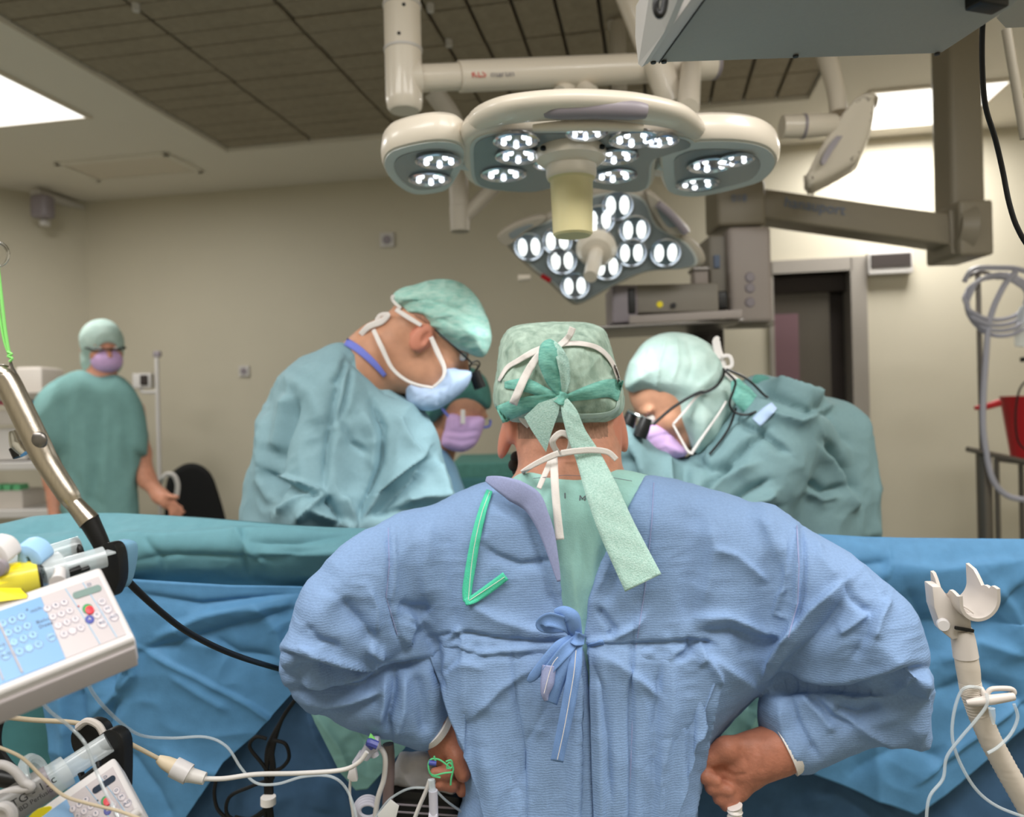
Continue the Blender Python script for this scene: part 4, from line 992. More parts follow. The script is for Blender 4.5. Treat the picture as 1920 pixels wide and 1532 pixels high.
# shirt volume is the same torso a little inside; the gown is cut open over it
vpoly = [(955, 880), (972, 893), (1004, 935), (1024, 985), (1044, 1050), (1052, 1110), (1060, 1160), (1074, 1180), (1085, 1205), (1092, 1205), (1096, 1180), (1104, 1130), (1118, 1080), (1150, 1010), (1178, 955), (1200, 915), (1214, 880)]
slit = [(1086, 1195), (1100, 1195), (1108, 1262), (1114, 1340), (1118, 1540), (1118, 1790), (1112, 1790), (1112, 1540), (1106, 1340), (1100, 1262)]
for poly, depth in ((vpoly, 1.3), (slit, 1.18)):
    d2 = polydist(poly, gv.px, gv.py)[:, :, None]*1.15/F
    dd = np.maximum(-d2, gv.Y[None, None, :]-depth)
    gv.mix((slice(None),)*3, dd.astype(np.float32), .003, 's')
GF = [  # hand-placed folds: (polyline, width, mm, asym)
 # left back
 ([(905, 1020), (930, 1040), (975, 1058), (1040, 1050)], 9, -5, .4), ([(840, 985), (826, 1060), (838, 1130), (850, 1190)], 26, -6, 0), ([(812, 975), (800, 1060), (806, 1130)], 20, 6, 0),
 ([(900, 950), (905, 1010)], 5, -2, 0), ([(985, 960), (1010, 1030), (1030, 1110), (1045, 1150)], 8, -4, .5), ([(870, 1125), (930, 1160), (1000, 1180), (1060, 1190)], 16, 6, .3),
 ([(800, 1195), (835, 1190), (880, 1186), (930, 1196), (1000, 1200), (1070, 1202)], 6, -5, .5), ([(820, 1215), (860, 1208), (900, 1222), (960, 1218), (1040, 1212)], 7, 4, 0),
 ([(815, 1200), (830, 1230), (822, 1262), (836, 1290)], 7, -6, .3), ([(838, 1200), (858, 1182), (870, 1200), (866, 1225)], 5, 5, 0), ([(835, 1255), (870, 1245), (910, 1252)], 7, 4, .2), ([(870, 1205), (855, 1240), (830, 1262)], 6, -5, 0),
 ([(1060, 1215), (1000, 1250), (940, 1290), (880, 1350)], 12, 5, .4), ([(1070, 1225), (1040, 1290), (990, 1390), (975, 1500)], 12, -4, .3), ([(960, 1180), (966, 1300), (985, 1420), (990, 1600)], 5, -3, .4), ([(1058, 1230), (1020, 1300), (1000, 1390)], 14, 5, 0),
 ([(1085, 1210), (1085, 1330), (1080, 1480), (1075, 1700)], 10, 5, .5), ([(900, 1400), (920, 1480), (930, 1650)], 24, 6, 0), ([(868, 1330), (884, 1420), (900, 1530)], 16, -6, 0),
 # centre knot radiating
 ([(1098, 1205), (1150, 1195), (1190, 1175), (1210, 1150)], 8, 6, .3), ([(1100, 1212), (1160, 1212), (1240, 1206), (1300, 1202), (1340, 1210)], 7, -5, .4), ([(1100, 1222), (1150, 1240), (1190, 1265), (1240, 1310)], 9, 5, .3),
 ([(1120, 1140), (1150, 1180), (1140, 1200)], 7, -5, 0), ([(1105, 1230), (1130, 1290), (1140, 1380), (1146, 1500)], 8, -4, .3), ([(1190, 1150), (1184, 1260), (1182, 1400), (1180, 1600)], 5, -4, .4),
 ([(1240, 1220), (1232, 1330), (1226, 1450), (1220, 1600)], 10, -5, .4), ([(1262, 1230), (1262, 1330), (1240, 1450), (1230, 1600)], 14, 6, .4), ([(1350, 1275), (1335, 1330), (1310, 1430), (1292, 1532), (1280, 1650)], 8, 7, .6),
 ([(1340, 1210), (1312, 1205), (1290, 1222), (1262, 1240)], 6, -5, 0), ([(1310, 1195), (1322, 1222), (1312, 1250)], 6, 5, .2), ([(1290, 1195), (1296, 1225), (1275, 1240)], 5, -4, 0), ([(1322, 1225), (1345, 1262), (1352, 1280)], 7, 6, .4),
 ([(1300, 930), (1308, 1000), (1310, 1060), (1298, 1120), (1292, 1180)], 26, -7, 0), ([(1330, 980), (1338, 1030), (1332, 1080), (1318, 1130)], 18, 6, .3), ([(1225, 905), (1222, 980), (1212, 1060)], 4, -2.5, .4), ([(1338, 1028), (1380, 1040), (1440, 1090)], 10, 5, .4),
 ([(1300, 1160), (1360, 1155), (1420, 1178), (1464, 1190)], 14, 7, .4), ([(1310, 1185), (1370, 1185), (1430, 1200), (1466, 1200)], 13, -7, .3), ([(1330, 1230), (1390, 1270), (1420, 1290)], 14, 6, .4), ([(1360, 1165), (1390, 1190), (1400, 1240)], 18, -5, 0),
 # right sleeve seam
 ([(1492, 985), (1496, 1060), (1494, 1130), (1480, 1190), (1460, 1230)], 5, 5, .3), ([(1502, 985), (1508, 1060), (1506, 1120), (1490, 1185)], 4, -4, 0), ([(1468, 1010), (1474, 1080), (1462, 1140)], 5, 3, 0), ([(1478, 1100), (1460, 1115), (1452, 1150), (1478, 1160)], 4, 3, 0),
 ([(1430, 1262), (1470, 1200), (1520, 1140), (1580, 1092)], 13, 11, .6), ([(1450, 1290), (1500, 1228), (1550, 1170), (1590, 1110)], 20, -11, .3), ([(1584, 1090), (1600, 1120), (1632, 1148)], 8, -6, .3), ([(1632, 1148), (1600, 1172), (1570, 1190)], 10, 7, .3),
 ([(1668, 1122), (1650, 1160), (1640, 1200)], 12, 8, .3), ([(1640, 1125), (1624, 1190), (1600, 1240)], 14, -6, .2), ([(1530, 1010), (1540, 1050), (1570, 1085)], 10, 4, .2), ([(1600, 1060), (1640, 1100), (1660, 1120)], 12, 4, .2),
 ([(1440, 1282), (1520, 1285), (1600, 1285), (1690, 1262), (1738, 1250)], 9, -12, .4), ([(1470, 1272), (1560, 1270), (1630, 1262), (1700, 1235)], 14, 7, .3), ([(1540, 1298), (1600, 1308), (1680, 1298), (1728, 1266)], 8, 8, .4), ([(1740, 1256), (1700, 1292), (1640, 1300)], 12, -7, .3),
 ([(1560, 1325), (1610, 1340), (1650, 1318)], 10, -8, .3), ([(1540, 1310), (1590, 1345), (1640, 1378), (1700, 1392)], 9, 8, .4), ([(1738, 1262), (1736, 1330), (1730, 1392)], 10, 6, .5), ([(1500, 1300), (1540, 1340), (1565, 1370)], 8, 7, .4), ([(1480, 1300), (1500, 1360), (1535, 1420)], 7, -6, .4), ([(1460, 1320), (1470, 1370), (1500, 1430)], 9, 5, .2), ([(1520, 1300), (1560, 1345), (1600, 1360)], 9, -7, .2),
 # left sleeve
 ([(728, 985), (730, 1060), (726, 1120), (745, 1190), (762, 1228)], 4, -4, .4), ([(738, 990), (740, 1060), (736, 1120)], 5, 3, 0), ([(560, 1215), (620, 1232), (680, 1245), (740, 1248)], 8, 9, .5), ([(522, 1222), (560, 1240), (620, 1254), (680, 1258), (760, 1250), (806, 1236)], 10, -20, .4),
 ([(640, 1120), (665, 1150), (690, 1180), (705, 1205)], 16, -9, .3), ([(690, 1100), (705, 1140), (706, 1190)], 9, 6, .2), ([(576, 1170), (600, 1200), (640, 1215)], 12, -6, .2), ([(760, 1150), (785, 1165), (800, 1150)], 12, 7, .4), ([(748, 1130), (775, 1140), (806, 1142)], 14, -7, .3),
 ([(770, 1165), (760, 1195), (772, 1215)], 9, 8, .3), ([(690, 1210), (706, 1222), (718, 1225)], 10, 9, 0), ([(560, 1275), (600, 1280), (650, 1275), (700, 1262)], 8, 9, .4), ([(540, 1262), (590, 1262), (640, 1268)], 8, -8, .3), ([(540, 1290), (600, 1295), (680, 1285), (720, 1262)], 9, -12, .4),
 ([(560, 1305), (610, 1318), (660, 1312), (712, 1296)], 10, 9, .3), ([(600, 1340), (650, 1330), (700, 1312), (715, 1300)], 9, -10, .4), ([(742, 1260), (738, 1310), (728, 1350), (735, 1385)], 7, -12, .3), ([(722, 1275), (720, 1320), (712, 1360)], 8, 9, .3), ([(760, 1265), (758, 1330), (742, 1385)], 8, 8, .2), ([(775, 1262), (790, 1320), (800, 1380)], 14, -7, 0),
 ([(700, 985), (660, 1020), (620, 1080)], 30, 4, 0), ([(620, 1110), (600, 1150), (585, 1200)], 24, 5, 0),
 ([(1400, 960), (1440, 990), (1470, 1050)], 14, 4, 0), ([(1120, 1260), (1125, 1400), (1128, 1600)], 9, 4, .3), ([(1170, 980), (1150, 1040), (1120, 1110)], 7, 4, .5), ([(1190, 1010), (1160, 1070), (1130, 1140)], 12, -3, 0),
]
def gown_disp(P, N, px, py):
    D = folds(P, N, px, py, GF)*1.5
    D += wr(.0016, 13, 3)(P)+wr(.0008, 34, 5, (1, 1, 1.6))(P)
    loc = np.exp(-((py-1212)/24)**2)*np.clip((np.abs(px-1095)-20)/60, 0, 1)*((px > 810) & (px < 1350))
    D += loc*(vnoise(P[:, 0]*85, P[:, 1]*85, P[:, 2]*85, 4)*.0032)
    slv = np.clip((px-1410)/60, 0, 1)+np.clip((790-px)/60, 0, 1)
    D += slv*(vnoise(P[:, 0]*22, P[:, 1]*14, P[:, 2]*26, 6)*.0035)
    return P+N*D[:, None]
gown = gv.build('gown', M['gown'], ROOTM, gown_disp)
gown['label'] = 'blue surgical gown tied at the back, open over the mint shirt'
sG = surf_of(gown, 1.12)
sv = Vol(880, 1260, 870, 1720, 1.05, 1.36, 4, .0065)
inner = [(950, 912), (978, 888), (1040, 880), (1150, 880), (1200, 888), (1240, 905), (1280, 960), (1250, 1200), (1240, 1800), (950, 1800), (950, 1200), (910, 980)]
sv.infl(inner, lambda x, y: Yc_t(x, y)+.010, .080, .025, 1.05, .02)
def shirt_disp(P, N, px, py):
    D = folds(P, N, px, py, [([(1000, 896), (1060, 890), (1130, 892), (1180, 900)], 3, -2.5, 0), ([(1070, 1040), (1080, 1120), (1090, 1180)], 10, 4, .2), ([(1090, 1000), (1100, 1080), (1098, 1150)], 10, -3, 0), ([(1130, 960), (1110, 1060), (1104, 1120)], 14, 4, 0)])
    D += wr(.0012, 26, 8)(P); return P+N*D[:, None]
shirt = sv.build('shirt', M['scrub'], ROOTM, shirt_disp)
shirt['label'] = 'mint green scrub shirt showing in the gown opening'
sS = surf_of(shirt, 1.13)
sAll = lambda x, y: min(sG(x, y), sS(x, y))
# body: head, neck, arms and hands as one skin surface
bv = Vol(760, 1500, 590, 1560, 1.0, 1.50, 3.5, .0055)
HR = head_rot((0, .90, -.42), (0, .42, .90)); hcM = W(1052, 768, 1.275)
gM = add_head(bv, hcM, HR, 1.06)
bv.chain([W(1060, 790, 1.27), W(1068, 860, 1.245), W(1075, 950, 1.235)], [.074, .073, .09], .03)
bv.chain([W(1068, 940, 1.24), W(1070, 1200, 1.235), W(1075, 1400, 1.235)], [.08, .10, .10], .03)
bv.chain([W(980, 960, 1.24), W(840, 1100, 1.21), W(700, 1240, 1.15)], [.05, .04, .03], .03)
bv.chain([W(1170, 960, 1.24), W(1400, 1080, 1.20), W(1600, 1250, 1.14)], [.05, .04, .035], .03)
EL = Matrix.Rotation(.28, 3, 'Y'); ER = Matrix.Rotation(-.22, 3, 'Y')
for (c_, r_) in ((W(951, 812, 1.268), EL), (W(1160, 800, 1.268), ER)):
    bv.ell(c_, (.012, .020, .044), r_, .008)
# left hand (seen at the left of the torso): wrist, back of hand, thumb down, fingers curled to the left
q = lambda x, y, Y: W(x, y, Y)
bv.chain([W(700, 1300, 1.155), q(800, 1345, 1.172), q(836, 1376, 1.185)], [.024, .024, .026], .02)
bv.chain([q(828, 1365, 1.185), q(838, 1400, 1.19), q(846, 1428, 1.19)], [.027, .026, .021], .014)
bv.chain([q(842, 1385, 1.172), q(858, 1422, 1.155), q(868, 1452, 1.148)], [.016, .0135, .0118], .006)      # thumb
bv.chain([q(850, 1440, 1.18), q(838, 1450, 1.158), q(816, 1450, 1.155)], [.0120, .0105, .0090], .003)       # index
bv.chain([q(860, 1456, 1.185), q(848, 1472, 1.162), q(826, 1471, 1.157)], [.0115, .0105, .0088], .003)    # middle
bv.chain([q(868, 1458, 1.19), q(872, 1474, 1.172), q(866, 1484, 1.166)], [.0115, .011, .009], .004)        # ring
bv.chain([q(876, 1466, 1.20), q(884, 1484, 1.185), q(880, 1494, 1.18)], [.010, .009, .008], .004)         # little
# right hand: wrist at the cuff, thumb side above, fingers curled underneath
bv.chain([W(1560, 1360, 1.15), q(1460, 1405, 1.165), q(1425, 1422, 1.17)], [.034, .033, .033], .02)
bv.chain([q(1420, 1415, 1.17), q(1392, 1428, 1.175), q(1368, 1446, 1.178)], [.033, .033, .028], .016)
bv.chain([q(1405, 1398, 1.165), q(1362, 1404, 1.158), q(1322, 1426, 1.16)], [.018, .0165, .0135], .010)    # thumb mass
bv.chain([q(1400, 1455, 1.17), q(1378, 1478, 1.168), q(1368, 1490, 1.168)], [.022, .019, .014], .012)
bv.chain([q(1362, 1436, 1.17), q(1326, 1440, 1.168), q(1324, 1456, 1.150), q(1342, 1464, 1.146)], [.0125, .012, .0115, .0095], .0035)
bv.chain([q(1366, 1452, 1.17), q(1334, 1462, 1.168), q(1336, 1476, 1.150), q(1366, 1482, 1.146)], [.0125, .012, .0115, .0095], .0035)
bv.chain([q(1372, 1468, 1.17), q(1346, 1482, 1.168), q(1350, 1495, 1.152), q(1374, 1494, 1.150)], [.012, .0115, .011, .009], .0035)
bv.chain([q(1380, 1480, 1.17), q(1360, 1498, 1.168), q(1362, 1508, 1.155), q(1378, 1506, 1.152)], [.011, .0105, .010, .0085], .0035)
def body_disp(P, N, px, py):
    D = folds(P, N, px, py, [([(1002, 850), (1060, 862), (1130, 856)], 6, -2, 0), ([(1385, 1400), (1400, 1430), (1405, 1455)], 5, -2, 0), ([(1418, 1395), (1428, 1425), (1432, 1450)], 4, -1.6, 0), ([(1350, 1440), (1375, 1455), (1400, 1452)], 4, -2.4, 0), ([(1090, 812), (1080, 860)], 8, -2.5, 0)])
    return P+N*D[:, None]
body = bv.build('body', M['skin'], ROOTM, body_disp)
add_eyes(ROOTM, gM, HR, 1.06)
# hair fringe below the cap
# cap
capP = [(934, 700), (938, 655), (948, 628), (965, 615), (1000, 609), (1060, 606), (1110, 610), (1132, 622), (1142, 650), (1156, 700), (1168, 745), (1160, 776), (1120, 792), (1060, 797), (1000, 792), (950, 784), (930, 760), (928, 730)]
cv = Vol(905, 1195, 590, 810, 1.10, 1.46, 3, .005)
cv.infl(capP, lambda x, y: 1.270-(y-700)*.0002+0*x, .070, .040, 1.05, .01)
CF = [([(1052, 745), (1000, 730), (950, 715), (932, 705)], 7, 4, .3), ([(1052, 745), (1000, 690), (965, 640), (950, 622)], 5, 3, .3), ([(1052, 748), (990, 752), (940, 765)], 7, -4, .3), ([(1058, 745), (1110, 728), (1150, 705)], 6, 4, .3),
      ([(1058, 748), (1110, 742), (1162, 745)], 6, -4, .2), ([(1040, 740), (1000, 715), (960, 690)], 5, -3, .2), ([(1062, 738), (1100, 700), (1128, 660)], 6, 2.5, .2), ([(948, 640), (1000, 622), (1080, 618), (1130, 635)], 5, -2.5, .3), ([(1050, 742), (1020, 690), (1005, 640)], 5, -2, 0)]
def cap_disp(P, N, px, py):
    D = folds(P, N, px, py, CF); D += wr(.0022, 30, 21)(P)+wr(.0012, 60, 22)(P); return P+N*D[:, None]
cap = cv.build('surgical_cap', M['cap_hair'], ROOTM, cap_disp)
sC = surf_of(cap, 1.19)
sHead = surf_of(body, 1.2)
rb = lambda nm, pts, m, par=ROOTM, **k: ribbon(nm, pts, M[m], par, **k)
def S(fn, off=.004):
    return dict(surf=fn, off=off)
rb('cap_band', [(936, 778, 0, 34), (960, 768, 0, 34), (1000, 755, 0, 26), (1048, 746, 0, 14)], 'cap_band', **S(sC, .004))
rb('cap_band', [(1062, 747, 0, 12), (1100, 737, 0, 26), (1140, 728, 0, 34), (1164, 733, 0, 40)], 'cap_band', **S(sC, .004))
rb('cap_band', [(946, 722, 0, 12), (985, 722, 0, 26), (1020, 736, 0, 20), (1050, 746, 0, 9)], 'cap_band', **S(sC, .0035))
rb('cap_fringe', [(940, 770, 1.20, 8), (948, 786, 1.19, 12), (955, 780, 1.195, 9), (966, 778, 1.19, 8)], 'cap_band', wob=.001)
rb('cap_fringe', [(1150, 735, 1.2, 9), (1158, 752, 1.19, 10), (1152, 768, 1.19, 7)], 'cap_band', wob=.001)
rb('cap_edge', [(1030, 772, 0, 10), (1080, 780, 0, 10), (1130, 778, 0, 8), (1155, 768, 0, 6), (1160, 750, 0, 5)], 'cap_pale', **S(sC, .003))
rb('cap_knot', [(1042, 742, 1.150, 22), (1055, 748, 1.140, 24), (1068, 752, 1.150, 20)], 'cap_band', curl=-.25, wob=.001)
# upright bow loop, left tail, long right tail
def leafloop(bm):
    pass
rb('bow_loop', [(1053, 744, 1.146, 7), (1040, 715, 1.136, 30), (1030, 680, 1.126, 40), (1029, 652, 1.128, 34), (1036, 638, 1.142, 8)], 'cap_band', nx=8, curl=.30, wob=.0008)
rb('bow_loop', [(1056, 744, 1.146, 5), (1060, 715, 1.138, 18), (1056, 680, 1.132, 22), (1046, 655, 1.134, 16), (1036, 640, 1.144, 6)], 'cap_tail', nx=6, curl=-.25, wob=.0008)
mk('cap_tail', lambda bm: prism(bm, [W(1052, 742, 1.144), W(1010, 756, 1.146), W(983, 782, 1.152), W(996, 806, 1.156), W(1024, 848, 1.158), W(1034, 812, 1.150), W(1048, 772, 1.144)], Vector((0, .0012, 0)), .0004), M['cap_tail'], ROOTM)
rb('cap_tail', [(1056, 748, 1.142, 12), (1068, 775, 1.136, 30), (1082, 815, 1.134, 36), (1104, 860, 1.128, 48), (1128, 920, 1.100, 62), (1154, 985, 1.086, 68), (1180, 1040, 1.078, 72), (1206, 1093, 1.072, 76)], 'cap_tail', nx=8, curl=.04, wob=.0006)
# white mask ties on the cap
rb('mask_tie', [(1162, 718, 0, 6), (1148, 680, 0, 8), (1125, 655, 0, 9), (1095, 645, 0, 9), (1065, 644, 0, 9), (1045, 648, 0, 8)], 'white_tape', **S(sC, .006))
rb('mask_tie', [(1046, 650, 0, 10), (1066, 632, 1.17, 12), (1074, 614, 1.168, 13)], 'white_tape', **S(sC, .009))
rb('mask_tie', [(1030, 648, 0, 10), (1000, 660, 0, 12), (972, 676, 0, 10), (950, 690, 0, 8), (935, 715, 0, 5)], 'white_tape', **S(sC, .006))
rb('mask_tie', [(1020, 655, 0, 13), (1000, 680, 0, 14), (982, 712, 0, 15), (962, 758, 1.175, 16)], 'white_tape', **S(sC, .016))
rb('mask_tie', [(974, 768, 1.19, 12), (980, 785, 1.185, 14), (992, 800, 1.19, 9)], 'white_tape')
# neck ties with bow
sN = lambda x, y: min(sHead(x, y), sS(x, y))
rb('neck_tie', [(978, 886, 0, 9), (1000, 872, 0, 10), (1028, 858, 0, 12), (1048, 850, 0, 12)], 'white_tape', **S(sN, .005))
rb('neck_tie', [(1156, 862, 0, 10), (1140, 848, 0, 11), (1112, 844, 0, 12), (1080, 846, 0, 12), (1052, 850, 0, 12)], 'white_tape', **S(sN, .005))
rb('neck_bow', [(1046, 850, 1.155, 10), (1036, 828, 1.140, 12), (1052, 812, 1.138, 12), (1070, 822, 1.142, 12), (1066, 846, 1.15, 11), (1048, 852, 1.155, 10)], 'white_tape')
rb('neck_tie_end', [(1040, 852, 1.150, 14), (1026, 880, 1.128, 11), (1010, 916, 1.110, 9)], 'white_tape')
rb('neck_tie_end', [(1038, 850, 1.150, 14), (1040, 900, 1.115, 15), (1044, 955, 1.100, 15), (1050, 1012, 1.095, 16)], 'white_tape', wob=.0005)
# ears stand in the body surface; gown flap and details
def patch(name, pts, Yfn, m, parent=ROOTM, thick=.0015, off=.003):
    """flat-cut cloth piece, pixel outline laid at depth Yfn(px,py)"""
    out = smoothpoly(pts, 4); bm = bmesh.new()
    xs = [p[0] for p in out]; ys = [p[1] for p in out]; c = (sum(xs)/len(xs), sum(ys)/len(ys))
    rings = []
    for k in (1, .8, .6, .4, .2): rings.append([bm.verts.new(W(c[0]+(x-c[0])*k, c[1]+(y-c[1])*k, Yfn(c[0]+(x-c[0])*k, c[1]+(y-c[1])*k)-off)) for x, y in out])
    cc = bm.verts.new(W(c[0], c[1], Yfn(*c)-off)); n = len(out)
    for a_, b_ in zip(rings, rings[1:]):
        for i in range(n): bm.faces.new((a_[i], a_[(i+1) % n], b_[(i+1) % n], b_[i]))
    for i in range(n): bm.faces.new((rings[-1][i], rings[-1][(i+1) % n], cc))
    o = fin(bm, name, m, parent, True, False); md = o.modifiers.new('thickness', 'SOLIDIFY'); md.thickness = thick; md.offset = 0; return o
fl = ribbon('gown_flap', [(912, 898, 1.13, 8, .0), (935, 906, 1.105, 28, .15), (965, 920, 1.092, 44, .2), (995, 938, 1.088, 44, .2), (1012, 966, 1.086, 34, .2), (1026, 1000, 1.086, 28, .2), (1038, 1045, 1.086, 18, .2), (1048, 1090, 1.088, 6, 0)], M['gown_in'], ROOTM, thick=.002, nx=6, curl=.10)
fl['label'] = 'lilac turned-back collar flap'
def gown_line(pts, nm='seam', r=.0007, mt='gown_in'):
    return mk(nm, lambda bm: tube(bm, [W(x, y, sAll(x, y)-.0006) for (x, y) in [((1-t)*a_[0]+t*b_[0], (1-t)*a_[1]+t*b_[1]) for a_, b_ in zip(pts, pts[1:]) for t in np.linspace(0, 1, 12)]], r, 5, True, 1, False), M[mt], ROOTM)
gown_line([(1226, 905), (1222, 980), (1210, 1100), (1190, 1230), (1184, 1400), (1180, 1520)])
gown_line([(1494, 985), (1498, 1060), (1496, 1130), (1478, 1195)], r=.0010)
gown_line([(728, 990), (730, 1060), (724, 1120), (745, 1190)])
gown_line([(1000, 897), (1060, 891), (1140, 894), (1185, 902)], r=.0004, mt='ink_grey')
# pen marks on the shirt
text('pen_mark', 'L', W(1062, 932, sS(1062, 932)-.001), (1, 0, 0), (-.3, 0, 1), .016, M['ink_grey'], ROOTM)
text('pen_mark', 'M', W(1092, 936, sS(1092, 936)-.001), (1, 0, -.1), (0, 0, 1), .014, M['ink_grey'], ROOTM)
# green tie
rb('green_tie', [(918, 920, 0, 11), (904, 960, 0, 15), (892, 1010, 0, 18), (883, 1060, 0, 19), (876, 1105, 0, 18), (876, 1128, 0, 14)], 'green_tape', **S(sG, .005), thick=.0015)
rb('green_tie_end', [(872, 1130, 0, 12), (890, 1122, 0, 17), (915, 1105, 0, 18), (948, 1080, 0, 17)], 'green_tape', **S(sG, .007), thick=.0015)
for pts in ([(918, 922), (904, 960), (892, 1010), (884, 1060), (878, 1125)], [(880, 1126), (910, 1106), (946, 1082)]):
    mk('stitching', lambda bm: tube(bm, [W(x, y, sG(x, y)-.0088) for x, y in pts], .0005, 5, True, 6), M['white_tape'], ROOTM)
# blue bow of the gown ties
rb('bow_loop', [(1082, 1192, 1.080, 22), (1062, 1172, 1.062, 26), (1030, 1162, 1.056, 26), (1014, 1172, 1.058, 20), (1030, 1180, 1.066, 16), (1062, 1176, 1.07, 18)], 'gown_tie', nx=6, curl=-.2)
rb('bow_loop', [(1040, 1150, 1.062, 14), (1056, 1148, 1.056, 24), (1072, 1158, 1.054, 30), (1078, 1180, 1.060, 26), (1084, 1198, 1.07, 16)], 'gown_tie', nx=6, curl=.25)
rb('bow_knot', [(1070, 1192, 1.070, 20), (1082, 1198, 1.062, 26), (1096, 1200, 1.07, 18)], 'gown_tie', nx=6, curl=-.35)
rb('tie_end', [(1076, 1198, 1.068, 20), (1050, 1212, 1.056, 24), (1024, 1240, 1.056, 22), (1000, 1268, 1.06, 18), (990, 1278, 1.064, 6)], 'gown_tie', nx=6, curl=.12)
rb('tie_end', [(1080, 1200, 1.066, 18), (1060, 1220, 1.055, 24), (1034, 1250, 1.053, 20), (1024, 1262, 1.055, 20)], 'gown_tie', nx=6, curl=-.15)
rb('tie_end', [(1078, 1206, 1.064, 18), (1062, 1240, 1.054, 26), (1045, 1280, 1.054, 26), (1032, 1318, 1.058, 26)], 'gown_tie', nx=6, curl=.2)
rb('tie_loop', [(1030, 1248, 1.050, 26), (1026, 1280, 1.048, 26), (1022, 1300, 1.05, 16), (1024, 1314, 1.054, 6)], 'gown_in', nx=6, curl=.3)
lt = rb('tie_end', [(1084, 1206, 1.066, 16), (1078, 1250, 1.052, 26), (1068, 1310, 1.050, 26), (1056, 1370, 1.052, 25), (1044, 1428, 1.056, 24)], 'gown_tie', nx=6, curl=.06, wob=.0006)
mk('stitching', lambda bm: tube(bm, [W(1080, 1220, 1.0515), W(1076, 1262, 1.0488), W(1068, 1310, 1.0478), W(1057, 1370, 1.0495), W(1045, 1424, 1.0530)], .0006, 5, True, 6), M['white_tape'], ROOTM)
mk('stitching', lambda bm: tube(bm, [W(1046, 1232, 1.0500), W(1034, 1250, 1.0492), W(1020, 1300, 1.046)], .0005, 5, True, 6), M['white_tape'], ROOTM)
def mesh_tab(nm, pts): return patch(nm, pts, lambda x, y: sG(x, y), M['gown_tie'], off=.0025)
mesh_tab('mesh_tab', [(1098, 1210), (1112, 1206), (1130, 1200), (1132, 1214), (1126, 1224), (1108, 1218)])
# cuffs
mk('cuff', lambda bm: tube(bm, [W(1488, 1389, 1.167), W(1466, 1399, 1.167)], [.0415, .0445], 28, True), M['white_tape'], ROOTM)['label'] = 'white knitted cuff'
mk('cuff', lambda bm: tube(bm, [W(812, 1360, 1.175), W(821, 1367, 1.178)], [.0335, .032], 24, True), M['white_tape'], ROOTM)['label'] = 'white knitted cuff'
# glasses temple, beard side at the left jaw, front mask
mk('glasses', lambda bm: tube(bm, [gM(-.086, -.01, .0), gM(-.088, .05, .002), gM(-.07, .108, .0), gM(0, .124, .0), gM(.07, .108, .0), gM(.088, .05, .002), gM(.086, -.01, .0)], .002, 8), M['black'], ROOTM)
mk('beard', lambda bm: [sph0(bm, W(x, y, 1.30), r_) for (x, y, r_) in ((969, 858, .011), (966, 872, .012), (970, 884, .009))], M['hair'], ROOTM)
mv = Vol(950, 1180, 700, 900, 1.22, 1.5, 4, .006)
mv.ell(gM(0, .045, -.05), (.070, .078, .066), HR, .01); mv.halfspace(gM(0, .04, 0), HR@Vector((0, -1, 0))); mv.halfspace(gM(0, 0, -.012), HR@Vector((0, 0, 1)))
mv.build('face_mask', M['mask_blue'], ROOTM)
legs(ROOTM, W(1080, 900, 1.235).x, 1.25, .85, 'scrub')

def paint(o, m, fn):
    o.data.materials.append(m); me = o.data
    for p in me.polygons:
        if fn(p.center): p.material_index = len(me.materials)-1
paint(body, M['skin_hand_shade'], lambda c: c.z < 1.17)  # hands get the darker skin, shade painted in
paint(body, M['stubble'], lambda c: c.z > W(1060, 822, 1.2).z and c.y < 1.30 and abs(c.x-W(1056, 800, 1.2).x) < .070)
M['ear'] = mat('flushed_ear_skin', (208, 136, 112), .5, spec=.4, sub=.1)
for e_ in (W(949, 812, 1.262), W(1163, 800, 1.262)): paint(body, M['ear'], lambda c, e=e_: (c-e).length < .046 and abs(c.x-e.x) < .017)
